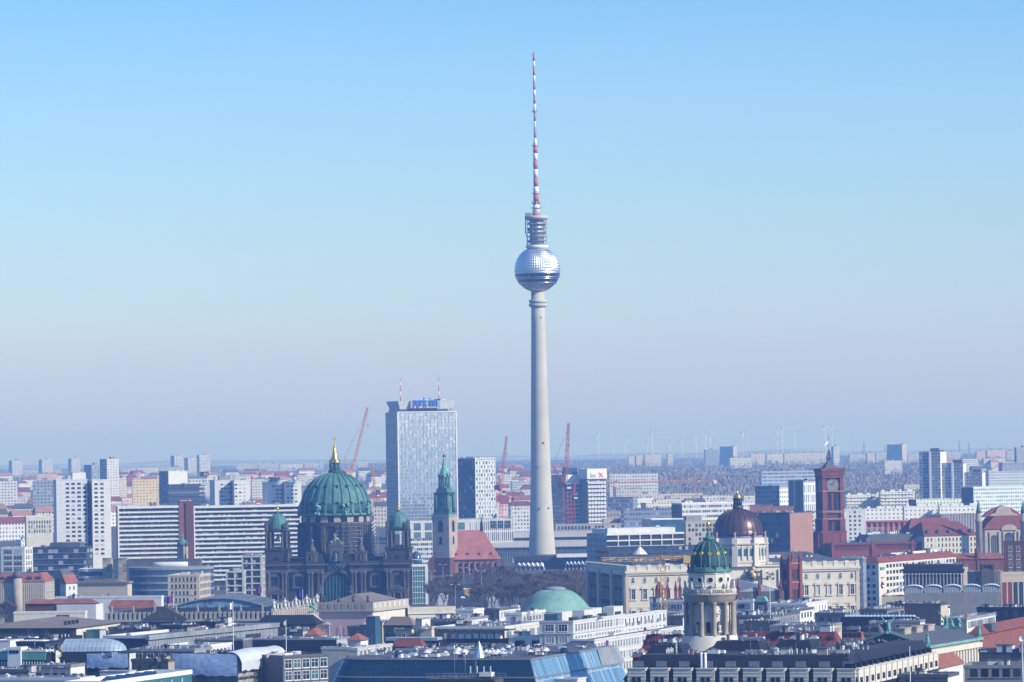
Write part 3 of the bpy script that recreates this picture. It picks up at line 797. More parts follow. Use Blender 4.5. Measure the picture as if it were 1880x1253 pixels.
    for k in range(16):
        a = 2 * math.pi * (k + .5) / 16
        x, y = rD * math.cos(a), cy + rD * math.sin(a)
        b = MB(); b.box(-1.0, 1.0, -1.4, .6, Z(1019), Z(967)); b.box(-1.3, 1.3, -1.8, .6, Z(970), Z(967)); b.build('pilaster', 'soot_light', drum, (x, y, 0), a + R(90))
        a += math.pi / 16; x, y = rD * math.cos(a), cy + rD * math.sin(a)
        if math.sin(a) < .3:
            b = MB(); b.slab_xz(b.arch_wall(0, 0, Z(998), m(12), m(24)), -.25, .4); w_ = b.build('window', 'black', drum, (x, y, 0), a + R(90))
            b = MB()
            for s_ in (-1, 1): b.box(s_ * m(7.6) - .35, s_ * m(7.6) + .35, -.6, .3, Z(998), Z(978))
            b.build('surround', 'soot_light', w_)
            r2 = rD - 1.4; b = MB(); b.box(-m(5), m(5), -.2, .5, Z(958), Z(951)); b.build('attic_window', 'black', drum, (r2 * math.cos(a), cy + r2 * math.sin(a), 0), a + R(90))
        a -= math.pi / 16; r2 = rD - 1.2
        b = MB(); b.box(-m(6.5), m(6.5), -.5, .6, Z(960), Z(949.5)); b.build('attic_panel', 'stone', drum, (r2 * math.cos(a), cy + r2 * math.sin(a), 0), a + R(90))
    # great dome
    rr, z0, z1 = m(65), Z(947), Z(868)
    prof = [(rr + .8, z0 - .4), (rr + .8, z0 + .8), (rr * 1.0, z0 + 1.2)]
    for k in range(1, 13):
        a = math.pi / 2 * k / 13.2; prof.append((rr * math.cos(a) ** .92, z0 + 1.2 + (z1 - z0 - 1.2) * math.sin(a) ** 1.02))
    prof.append((m(12), z1))
    d = ribbed_dome(prof, 24, 'copper', 'copper', t, n=72, ribw=.75, ribout=.55, center=(0, cy))
    # second, finer set of seams
    for lev, q, n_ in ((2, .30, 16), (6, .66, 16)):
        for k in range(n_):
            a = 2 * math.pi * k / n_ + math.pi / 16
            if math.sin(a) > .35: continue
            r_, z_ = prof[lev + 2]
            b = MB(); rad = 1.35 if lev == 2 else 1.05
            b.lathe([(rad * .62, -.9), (rad * .62, .12)], 14, m=1); b.lathe([(rad, -.9), (rad, .35), (rad * .62, .3), (rad * .62, -.8)], 14)
            b.v = [(x_, -z__, y_) for x_, y_, z__ in b.v]; 
            o = b.build('round_dormer', ['copper_dark', 'black'], d, ((r_ + .35) * math.cos(a), cy + (r_ + .35) * math.sin(a), z_), a + R(90))
    b = MB(); b.lathe([(rr + .5, z0 + .9), (rr + .35, z0 + 3.2), (rr - .1, z0 + 6.6)], 72, 0, cy); b.build('dome_foot', 'copper_dark', d)
    for k in range(8):
        a = 2 * math.pi * (k + .5) / 8 + R(2)
        if math.sin(a) > .4: continue
        b = MB()
        for j in range(16): b.ball((rnd.uniform(-1.5, 1.5), rnd.uniform(-.8, .6), rnd.uniform(0, 6) ), rnd.uniform(.5, 1.0), n=5)
        put_ = b.build('figure_group', 'copper_bright', d, ((rr + 1.0) * math.cos(a), cy + (rr + 1.0) * math.sin(a), z0 + .4), a + R(90))
    # lantern
    lt = thing('lantern', None, None, (0, cy, 0)); lt.parent = t
    b = MB(); b.lathe([(m(12.5), z1 - .6), (m(12.5), z1 + 1), (m(10), z1 + 1.1)], 24); b.build('lantern_base', 'copper_dark', lt)
    b = MB(); b.lathe([(m(6), z1), (m(6), Z(850))], 16); b.build('lantern_core', 'glass_teal', lt)
    for k in range(8):
        a = 2 * math.pi * (k + .5) / 8; b = MB(); b.tube((m(9.2) * math.cos(a), m(9.2) * math.sin(a), z1 + .8), (m(9.2) * math.cos(a), m(9.2) * math.sin(a), Z(849)), .42, n=8); b.ball((m(9.2) * math.cos(a), m(9.2) * math.sin(a), Z(847)), .6, n=6); b.build('column', 'copper', lt)
    b = MB(); b.lathe([(m(10.5), Z(851)), (m(10.5), Z(848)), (m(9), Z(846)), (m(5.5), Z(838)), (m(3.8), Z(830)), (m(3.0), Z(823)), (m(1.6), Z(821))], 20); b.build('gilt_cap', 'gold', lt)
    b = MB(); b.lathe([(m(1.5), Z(822)), (m(1.3), Z(820))], 8); b.ball((0, 0, Z(818)), m(2), n=8); b.build('orb', 'gilt', lt)
    cross(lt, 0, 0, Z(817), m(17), 'gilt', .24)
    for ch in t.children:
        if ch.name.split('.')[0] in ('drum', 'dome', 'lantern'): ch.location.x -= 3.3
    # scaffold on the sunny side of the drum
    s = thing('scaffold', 'steel scaffold wrapped round the sunny side of the cathedral drum', 'scaffold', (t.location.x - 3.3, t.location.y, 0), R(-6))
    p_ = MB(); bd = MB(); st = MB(); lev = [Z(1034) + i * 2.1 for i in range(int((Z(959) - Z(1034)) / 2.1) + 1)]
    for k in range(10):
        a = R(-72 + k * 9.5)
        for r_ in (rD + 2.4, rD + 4.2): p_.tube((r_ * math.cos(a), cy + r_ * math.sin(a), zt - 1), (r_ * math.cos(a), cy + r_ * math.sin(a), lev[-1] + 1.2), .10, n=4)
        if k < 9:
            a2 = R(-72 + (k + 1) * 9.5)
            for i, z in enumerate(lev):
                q = [((rD + e) * math.cos(x_), cy + (rD + e) * math.sin(x_)) for e, x_ in ((2.3, a), (4.3, a), (4.3, a2), (2.3, a2))]
                bd.prism(q, z, z + .12)
                p_.tube((q[1][0], q[1][1], z + 1), (q[2][0], q[2][1], z + 1), .06, n=4)
                if k == 5: st.tube((q[1][0], q[1][1] - .6, z), (q[2][0], q[2][1] - .6, z + 2.1), .22, n=4)
    p_.build('scaffold_tubes', 'steel_dull', s); bd.build('decks', 'roof_brown', s); st.build('stair_flight', 'mast_white', s)
    # glass cupola and glazed stair tower beside the front
    q = Local(764, 1015, 2300)
    g = thing('glass_cupola_annex', 'small dark glass dome beside the right corner tower of the cathedral', 'annex', q.root)
    b = MB(); b.lathe([(q.m(11), 0), (q.m(11), q.z(764, 1036))], 20); b.build('drum', 'grey_metal', g)
    zz0, zz1 = q.z(764, 1036), q.z(764, 1012)
    b = MB(); b.lathe([(q.m(11) * math.cos(1.5708 * k / 7), zz0 + (zz1 - zz0) * math.sin(1.5708 * k / 7)) for k in range(8)], 20); b.build('dome', 'glass_blue', g)
    B = Bld('glazed_stair_tower', 'teal glazed stair tower in a pale frame right of the cathedral front', 'stair tower', 756, 757, 784, 1038, 8, D=2215, d=9)
    B.body('glass_teal', 'roof_grey', parapet=0)
    b = MB(); b.box(-.3, B.w + .3, -.5, B.d, B.h - .9, B.h + .4); b.box(B.w - 1.2, B.w + .4, -.5, 1, 0, B.h - .9)
    for k in range(6): b.box(k * B.w / 6 - .08, k * B.w / 6 + .08, -.3, .1, 0, B.h - .9)
    for k in range(9): b.box(0, B.w - 1.2, -.25, .1, 3 * k + .5, 3 * k + .8)
    b.build('frame', 'pale', B.t)
cathedral()

def church():
    D = 2750
    L = Local(817, 1000, D)
    t = thing('brick_church', 'medieval church with a pale stone tower, slender green spire and red tiled roof', 'church', L.root)
    X = lambda px: L.x(px, 980); Z = lambda y: L.z(817, y); m = L.m
    th = R(-26)                                       # tower turned so two sides show
    zt = Z(946); s = m(46) / (math.cos(th) + abs(math.sin(th)))
    tw = thing('bell_tower', None, None, (X(817), 0, 0), th); tw.parent = t
    # corner facing us at px 825 -> widths follow from the turn
    b = MB(); b.box(-s / 2, s / 2, -s / 2, s / 2, Z(1024), zt); b.box(-s / 2 - .5, s / 2 + .5, -s / 2 - .5, s / 2 + .5, 0, Z(1024), 1); b.box(-s / 2 - .4, s / 2 + .4, -s / 2 - .4, s / 2 + .4, zt - .9, zt)
    b.build('tower_wall', ['stone', 'brick_dark'], tw)
    for face in (0, -1):
        rz = R(90) * (1 if face else 0)
        for (za, hh, ww) in ((Z(976), m(19), m(8)), (Z(999), m(13), m(4))):
            b = MB(); pts = b.arch_wall(0, 0, za, ww, hh); b.slab_xz(pts, -s / 2 - .15, -s / 2 + .3); w_ = b.build('belfry_window', 'black', tw, None, rz)
            b = MB(); b.slab_xz(b.arch_wall(0, 0, za - .3, ww + .9, hh + .8), -s / 2 - .08, -s / 2 + .2); b.build('surround', 'stone_dark', w_)
    # green spire, stage by stage
    def stage(name, y0, y1, half0, half1, mat='copper_bright', n=4):
        o = MB(); o.lathe([(half0 * 1.414 if n == 4 else half0, Z(y0)), (half1 * 1.414 if n == 4 else half1, Z(y1))], n, ph=R(45) if n == 4 else R(22.5), smooth=False); return o.build(name, mat, tw)
    a = m(15.5)
    stage('cornice', 946, 942, a * 1.05, a * 1.05, 'copper'); stage('clock_stage', 942, 909, a * .72, a * .70, 'copper'); stage('cornice', 909, 904, a * .95, a * .95, 'copper_dark')
    for sx_ in (-1, 1):
        for sy_ in (-1, 1):
            b = MB()
            for q in (.62, .88): b.tube((sx_ * a * q, sy_ * a * .88, Z(942)), (sx_ * a * q, sy_ * a * .88, Z(909)), .55, n=8)
            b.tube((sx_ * a * .88, sy_ * a * .62, Z(942)), (sx_ * a * .88, sy_ * a * .62, Z(909)), .55, n=8)
            b.build('columns', 'copper', tw)
    stage('balcony', 904, 897, a * .70, a * .70, 'copper')
    for k in range(2):
        b = MB(); b.lathe([(m(4.6), -.3), (m(4.6), .15)], 20); b.v = [(x_, -z_, y_) for x_, y_, z_ in b.v]; c = b.build('clock_face', 'slate_grey', tw, None, R(90) * k)
        for vtx in c.data.vertices: vtx.co.y -= a * .72; vtx.co.z += Z(924)
    b = MB()
    for k in range(8):
        an = R(45 * k + 22.5); b.tube((a * .62 * math.cos(an), a * .62 * math.sin(an), Z(897)), (a * .55 * math.cos(an), a * .55 * math.sin(an), Z(874)), .7, n=6)
        b.tube((a * .66 * math.cos(an), a * .66 * math.sin(an), Z(876)), (a * .66 * math.cos(an), a * .66 * math.sin(an), Z(866)), .6, .05, n=5)
    b.lathe([(a * .68, Z(897)), (a * .68, Z(894))], 8, ph=R(22.5)); b.build('open_lantern', 'copper', tw)
    b = MB(); b.lathe([(a * .25, Z(897)), (a * .25, Z(874))], 8); b.build('core', 'copper_dark', tw)
    b = MB(); b.lathe([(a * .66, Z(876)), (a * .60, Z(873)), (a * .36, Z(863)), (a * .17, Z(852)), (a * .03, Z(838))], 8, ph=R(22.5), smooth=False); b.build('spire', 'copper_bright', tw)
    b = MB(); b.ball((0, 0, Z(837.5)), .9, n=8); b.tube((0, 0, Z(838)), (0, 0, Z(831)), .2); b.build('finial', 'dark_metal', tw)
    # nave behind the tower: ridge runs back to the right
    zr, ze = Z(975), Z(1028)
    y_n, wn = 6.0, m(76)
    x0, x1 = X(828), X(917)
    b = MB(); b.box(x0, x1 - 1, y_n - 8, y_n + 18, 0, ze + .6); b.build('nave_wall', 'brick_pink', t)
    b = MB(); xr0, xr1 = X(836), X(887)
    e0, e1, e2, e3 = (x0 - 1, y_n - 9.5, ze), (x1, y_n - 9.5, ze), (x1, y_n + 19, ze), (x0 - 1, y_n + 19, ze)
    r0, r1 = (xr0, y_n + 5, zr), (xr1, y_n + 5, zr)
    b.face([e0, e1, r1, r0]); b.face([e1, e2, r1]); b.face([e2, e3, r0, r1]); b.face([e3, e0, r0]); b.face([e3, e2, e1, e0]); rf = b.build('roof', 'tile_pink', t)
    for k in range(4):
        u = .12 + .25 * k; p = Vector(e0).lerp(Vector(e1), u).lerp(Vector(r0).lerp(Vector(r1), u), .16)
        o = MB(); o.slab_xz([(-.9, 0), (.9, 0), (0, 1.7)], -.6, 1.6); o.build('dormer', 'brick_dark', rf, p)
    for k in range(7):
        x = X(843 + 10.8 * k); b = MB(); b.slab_xz(b.arch_wall(x, 0, Z(1050), m(3.2), m(15)), y_n - 8.15, y_n - 7.8); b.build('window', 'black', t)
        b = MB(); b.box(x + m(4.4), x + m(6.4), y_n - 9.2, y_n - 8, 0, ze - 1.6); b.build('buttress', 'brick', t)
    b = MB(); b.slab_xz([(X(783), 0), (X(826), 0), (X(826), Z(1005)), (X(806), Z(1005)), (X(783), Z(1033))], -4, 6); b.build('side_gable', 'brick_dark', t)
    b = MB(); b.lathe([(1.0, zr - .5), (1.0, zr + 3), (.1, zr + 8.5)], 6, xr1 - 1, y_n + 5); b.build('ridge_turret', 'slate', t)
church()

def text_obj(body, size, mat, parent, loc, rot, extrude=.12, name='lettering', scale=(1, 1), bold=0.0):
    c = bpy.data.curves.new(name, 'FONT'); c.body = body; c.size = size; c.extrude = extrude; c.align_x = 'CENTER'; c.offset = bold
    o = bpy.data.objects.new(name, c); COL.objects.link(o)
    dg = bpy.context.evaluated_depsgraph_get(); me = bpy.data.meshes.new_from_object(o.evaluated_get(dg)); bpy.data.objects.remove(o)
    me.materials.clear(); me.materials.append(M(mat))
    q = put(name, me, parent, loc); q.rotation_euler = rot; q.scale = (scale[0], scale[1], 1)
    return q

def hotel_tower():
    B = Bld('hotel_tower', 'tall glass hotel tower with blue rooftop lettering and two roof masts', 'hotel', 707.5, 730, 837, 757, 23, D=3150)
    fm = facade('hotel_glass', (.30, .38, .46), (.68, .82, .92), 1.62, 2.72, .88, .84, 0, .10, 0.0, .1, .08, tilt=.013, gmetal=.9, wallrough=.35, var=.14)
    sm = facade('hotel_glass_side', (.20, .26, .33), (.10, .16, .25), 1.9, 2.72, .7, .7, 0, .12, 0.0, .1, .14, tilt=.03, gmetal=.3, wallrough=.4)  # darker than the front glass: the side's shade is in the colour
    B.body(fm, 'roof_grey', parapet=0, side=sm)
    b = MB()
    for x in (0, B.w): b.box(x - .6, x + .6, -.5, .5, 0, B.h + .3)
    b.box(.6, B.w - .6, -.45, .45, B.h - .6, B.h + .3); b.build('edge_frame', 'pale', B.t)
    b = MB()
    for k in range(1, 16): b.box(B.w * k / 16 - .13, B.w * k / 16 + .13, -.22, .05, 0, B.h - .6)
    b.build('mullions', 'grey_metal', B.t)
    z1 = B.h; mpp = B.D / F_PX
    zz = lambda y: P(770, y, B.D).z
    B.box('roof_storey', 'glass_blue', 2, B.w - 6, 2, B.d - 2, z1, zz(751))
    b = MB(); x0, x1, y0, y1 = 1.0, B.w - .5, .5, B.d - .5
    k = 1.8; lo = [(x0 + k, y0 + k), (x1 - k, y0 + k), (x1 - k, y1 - k), (x0 + k, y1 - k)]; hi = [(x0 - .5, y0 - .5), (x1 + .5, y0 - .5), (x1 + .5, y1 + .5), (x0 - .5, y1 + .5)]
    za, zb = zz(751), zz(736)
    for i in range(4): b.face([(*lo[i], za), (*lo[(i + 1) % 4], za), (*hi[(i + 1) % 4], zb), (*hi[i], zb)])
    b.face([(*p, zb) for p in hi]); b.face([(*p, za) for p in lo[::-1]]); cr = b.build('roof_crown', 'pale', B.t)
    sx0, sx1 = B.w * .215, B.w * .725
    b = MB(); b.box(sx0, sx1, -.9, .3, zz(749.6), zb + .1); b.build('sign_panel', 'glass_pale', cr)
    text_obj('park inn', 9.2, 'blue_sign', cr, ((sx0 + sx1) / 2, -1.3, zz(745.2)), (R(90), 0, 0), .3, scale=((sx1 - sx0) / 36.5, 1.0), bold=.26)
    for k, c in enumerate(('sign_red', 'yellow_wall', 'glass_teal', 'sign_red', 'yellow_wall', 'sign_green', 'crane_red', 'orange_wall')):
        B.box('sign_square', c, sx0 + 1.2 + k * 1.7, sx0 + 2.5 + k * 1.7, -1.25, -.9, zz(749.4), zz(746.6), parent=cr)
    for px_, y0_ in ((735.5, 690), (806, 690)):
        p = P(px_, 735, B.D); h = P(px_, y0_, B.D).z - p.z
        b = MB()
        for j in range(5): b.tube((0, 0, h * j / 5), (0, 0, h * (j + 1) / 5), .5 - .07 * j, .46 - .07 * j, 6, j % 2)
        loc = B.t.matrix_basis if False else None
        ux, uy = math.cos(B.yaw), math.sin(B.yaw); q = p - Vector((B.t.location.x, B.t.location.y, 0)); u = q.x * ux + q.y * uy
        # stand the mast on the crown, at mid depth
        k_ = ray(px_, 735).x; o = B.t.location; dd = B.d * .5
        ox, oy = o.x - uy * dd, o.y + ux * dd; u = (k_ * oy - ox) / (ux - k_ * uy)
        b.build('roof_mast', ['mast_red', 'mast_white'], B.t, (u, dd, zb))
    for k in range(3): roof_unit('duct', B.t, (B.w * (.62 + .1 * k), B.d * .4, zb), 0, 1.3)
    b = MB(); b.truss((B.w * .86, 1, z1), (B.w * .93, -1.5, z1 + 2.5), .8, 4, .1); b.truss((B.w * .93, -1.5, z1 + 2.5), (B.w * 1.0, -1.5, z1 + 2.6), .5, 3, .08); b.build('facade_lift', 'pale', B.t)
hotel_tower()
# ================================================================ MORE LANDMARKS
def fill(B, face, pu, pv, ww, wh, top=1.4, rows=6, m=1.2, zmin=1.5, u0=None, u1=None, **kw):
    """rows of windows counted down from the roof line"""
    L = B.span(face); u0 = m if u0 is None else u0; u1 = L - m if u1 is None else u1
    nu = max(1, int((u1 - u0) / pu + .35)); z1 = B.h - top - wh
    nz = max(1, min(rows, int((z1 - zmin) / pv) + 1))
    half = (u1 - u0) / nu / 2
    B.windows(face, u0 + half, u1 - half, nu, z1, z1 - pv * (nz - 1), nz, ww, wh, **kw)

def palace():
    D = 1862
    B = Bld('palace', 'long cream baroque palace with pedimented windows, a balustrade and a dark shaded flank', 'palace', 1078, 1151, 1574, 1040, 12, D=D)
    zc = B.h
    B.body('cream', 'slate_grey', parapet=0, side='stone_dark')  # side: the flank's shade is put into a darker stone
    B.hip('slate_grey', 4.2, over=-3.5, ridge_inset=9, z=zc - .3)
    # cornice and balustrade with piers
    b = MB(); b.box(-1.2, B.w + 1.2, -1.2, 1.5, zc - 3.4, zc - 2.3); b.box(-.7, B.w + .7, -.7, 1, zc - 4.3, zc - 3.4)
    b.box(-1.2, 1.5, 1.5, B.d, zc - 3.4, zc - 2.3); b.box(-.7, 1, 1, B.d, zc - 4.3, zc - 3.4); b.build('cornice', 'cream_pale', B.t)
    b = MB()
    n = int(B.w / 5.1)
    for i in range(n + 1):
        x = B.w * i / n; b.box(x - .9, x + .9, -.4, .8, zc - 2.3, zc + .5)
    b.box(0, B.w, -.25, .3, zc - .3, zc + .1); b.box(0, B.w, -.2, .3, zc - 2.3, zc - 1.9)
    for i in range(int(B.w / .8)): b.box(.4 + i * .8, .75 + i * .8, -.1, .2, zc - 1.9, zc - .3)
    for i in range(24):
        y = B.d * i / 23; b.box(-.4, .8, y - .9, y + .9, zc - 2.3, zc + .4)
    b.box(-.25, .3, 0, B.d, zc - .3, zc + .1); b.box(-.2, .3, 0, B.d, zc - 2.3, zc - .6)
    b.build('balustrade', 'cream_pale', B.t)
    b = MB(); b.box(-.5, B.w + .5, -.4, .2, zc - 19.6, zc - 18.8)
    for x in (0, B.w): b.box(x - .9, x + .9, -.35, .5, 0, zc - 4.3)
    for y in (0, .31, .64, .93): b.box(-1.4, .3, B.d * y, B.d * (y + .05), 0, zc - 2.3)
    b.build('string_course', 'beige', B.t)
    nb = 20; pitch = B.w / nb
    def arch_ped(x, z, curved=True):
        o = MB()
        pts = [(-1.9, 0), (1.9, 0), (1.9, .35)] + [(1.7 * math.cos(math.pi * k / 6), .35 + 1.0 * math.sin(math.pi * k / 6)) for k in range(7)] + [(-1.9, .35)]
        o.slab_xz(pts, -.75, .05)
        o.box(-1.25, -.85, -.45, .05, -4.6, 0); o.box(.85, 1.25, -.45, .05, -4.6, 0); o.box(-1.6, 1.6, -.5, .05, -5.2, -4.6)
        return o
    ped = arch_ped(0, 0).mesh('window_surround', ['cream_pale'])
    for i in range(nb):
        x = pitch * (i + .5)
        B.windows('F', x, x, 1, zc - 7.8, 0, 1, 1.25, 1.9, 'offwhite', ['glass', 'glass_blue'], arch=True, limit=300)
        for zt in (zc - 10.6, zc - 20.6):
            B.windows('F', x, x, 1, zt - 4.6, 0, 1, 1.7, 4.4, 'offwhite', ['glass_blue', 'glass', 'curtain'], bars=1, limit=300)
            put('window_surround', ped, B.t, (x, -.01, zt))
    # shaded flank: tall rows of windows in sunk bays
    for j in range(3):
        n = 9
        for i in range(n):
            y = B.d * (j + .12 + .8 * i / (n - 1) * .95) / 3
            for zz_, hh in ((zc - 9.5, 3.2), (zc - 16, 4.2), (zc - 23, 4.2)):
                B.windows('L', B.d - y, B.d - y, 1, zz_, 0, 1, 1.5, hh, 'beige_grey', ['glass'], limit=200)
    for i in range(6): roof_unit('hut', B.t, (B.w * (.1 + .15 * i), B.d * .3, zc + .5), 0, .8)
    B.done()
    # domed portal block of the palace, behind the near green dome
    D2 = 1870
    L = Local(1362, 1000, D2)
    t = thing('domed_portal', 'ribbed brown dome with gilded lantern on a cream octagon above the palace portal', 'dome', L.root, R(12))
    X = lambda px: L.x(px, 1000); Z = lambda y: L.z(1362, y); m = L.m
    b = MB(); b.box(X(1300), X(1439), -4, 14, 0, Z(1038)); b.box(X(1300) - .8, X(1439) + .8, -4.8, 14, Z(1041), Z(1038)); b.box(X(1300), X(1439), -4.4, 14, Z(1083), Z(1080)); b.build('portal_block', 'cream_pale', t)
    g = MB(); c = X(1376); w = m(30)
    pts = [(c - w, Z(1040)), (c + w, Z(1040)), (c + w * .7, Z(1036)), (c + w * .5, Z(1026)), (c + w * .3, Z(1019)), (c, Z(1017)), (c - w * .3, Z(1019)), (c - w * .5, Z(1026)), (c - w * .7, Z(1036))]
    pts = [(x, z - (Z(1017) - Z(1031)) * .65) for x, z in pts]
    g.slab_xz([(c - w, Z(1062))] + [(c + w, Z(1062))] + pts[1:-0][:], -5.6, -4); g.build('curved_gable', 'stone', t)
    b = MB()
    for k in range(30): b.ball((c + rnd.uniform(-1, 1) * m(11), -6.0 + rnd.uniform(-.4, .4), Z(1055) + rnd.uniform(-1, 1) * m(7)), rnd.uniform(.5, 1.0), n=5)
    b.build('coat_of_arms', 'dark_metal', t)
    b = MB(); b.ball((c, -6.6, Z(1056)), 1.3, n=8); b.ball((c, -6.2, Z(1044)), .9, n=6); b.build('shield', 'gilt', t)
    for k in range(5):
        b = MB(); b.box(-.9, .9, -.7, .2, 0, Z(1042) - 1); b.build('pilaster', 'cream_pale', t, (X(1305 + 31 * k), -4.2, 0))
    b = MB()
    for k in range(14): b.ball((X(1408) + rnd.uniform(-1, 1) * m(9), -4.3, Z(1057) + rnd.uniform(-1, 1) * m(6)), rnd.uniform(.35, .6), n=4)
    b.build('relief', 'stone', t)
    cy = 6; R8 = m(52)
    def octo(name, r0, r1, y0, y1, mat): 
        o = MB(); o.lathe([(r0, Z(y0)), (r1, Z(y1))], 8, 0, cy, ph=R(22.5), smooth=False); return o.build(name, mat, t)
    octo('octagon', R8, R8, 1040, 999, 'cream_pale'); octo('cornice', R8 + 1.0, R8 + 1.2, 1000, 998, 'cream_pale'); octo('sill_course', R8 + .4, R8 + .4, 1033, 1029, 'cream_pale')
    octo('attic', R8 * .97, R8 * .97, 998, 988, 'cream_pale')
    for k in range(8):
        a = R(45 * k) - math.pi / 2; ap = R8 * math.cos(R(22.5))
        for q in (-1, 0, 1):
            o = MB(); o.box(q * 2.9 - .8, q * 2.9 + .8, -.12, .3, Z(1021), Z(1008)); o.build('window', 'glass_blue', t, (ap * math.cos(a), cy + ap * math.sin(a), 0), a + R(90))
        o = MB()
        for q in (-1.5, -.5, .5, 1.5): o.box(q * 2.9 - .42, q * 2.9 + .42, -.55, .2, Z(1029), Z(1002))
        o.box(-4.8, 4.8, -.3, .2, Z(1005.5), Z(1002)); o.build('pilasters', 'cream', t, (ap * math.cos(a), cy + ap * math.sin(a), 0), a + R(90))
        a2 = a + R(22.5); put('statue', statue_mesh(k % 3, 'stone', 3.2), t, ((R8 - .6) * math.cos(a2), cy + (R8 - .6) * math.sin(a2), Z(988.5)))
        o = MB(); o.box(-1.3, 1.3, -1.0, 1.0, Z(1040), Z(988)); o.build('corner_pier', 'cream_pale', t, ((R8 - .4) * math.cos(a2), cy + (R8 - .4) * math.sin(a2), 0), a2 + R(90))
    rr = m(45); b = MB(); b.lathe([(rr - .1, Z(990)), (rr - .1, Z(983))], 48, 0, cy); b.build('dome_band', 'purple_band', t)
    z0, z1 = Z(983), Z(935)
    prof = [(rr + .3, z0), (rr + .3, z0 + .7), (rr, z0 + .9)] + [(rr * math.cos(1.5708 * k / 12.6) ** .85, z0 + .9 + (z1 - z0 - .9) * math.sin(1.5708 * k / 12.6)) for k in range(1, 13)] + [(m(9), z1)]
    ribbed_dome(prof, 24, 'bronze_roof', 'bronze_roof', t, n=64, ribw=.28, ribout=.22, center=(0, cy))
    lt = thing('lantern', None, None, (0, cy, 0)); lt.parent = t
    b = MB(); b.lathe([(m(10), z1 - .4), (m(9.5), Z(930)), (m(8), Z(928))], 16); b.lathe([(m(8.6), Z(918)), (m(9), Z(915))], 16); b.build('lantern_ring', 'dark_metal', lt)
    b = MB(); b.lathe([(m(3.4), Z(930)), (m(3.4), Z(917))], 10); b.build('lantern_core', 'glass', lt)
    for k in range(10):
        a = R(36 * k + 8); b = MB(); b.tube((m(7.2) * math.cos(a), m(7.2) * math.sin(a), Z(929)), (m(7.2) * math.cos(a), m(7.2) * math.sin(a), Z(917)), .28, n=6); b.build('column', 'dark_metal', lt)
    b = MB(); b.lathe([(m(8), Z(916)), (m(7), Z(912)), (m(3), Z(907)), (m(1.2), Z(904)), (m(.6), Z(898))], 16); b.build('gilt_cap', 'gold', lt)
    cross(lt, 0, 0, Z(898), m(6), 'gold', .14)
palace()

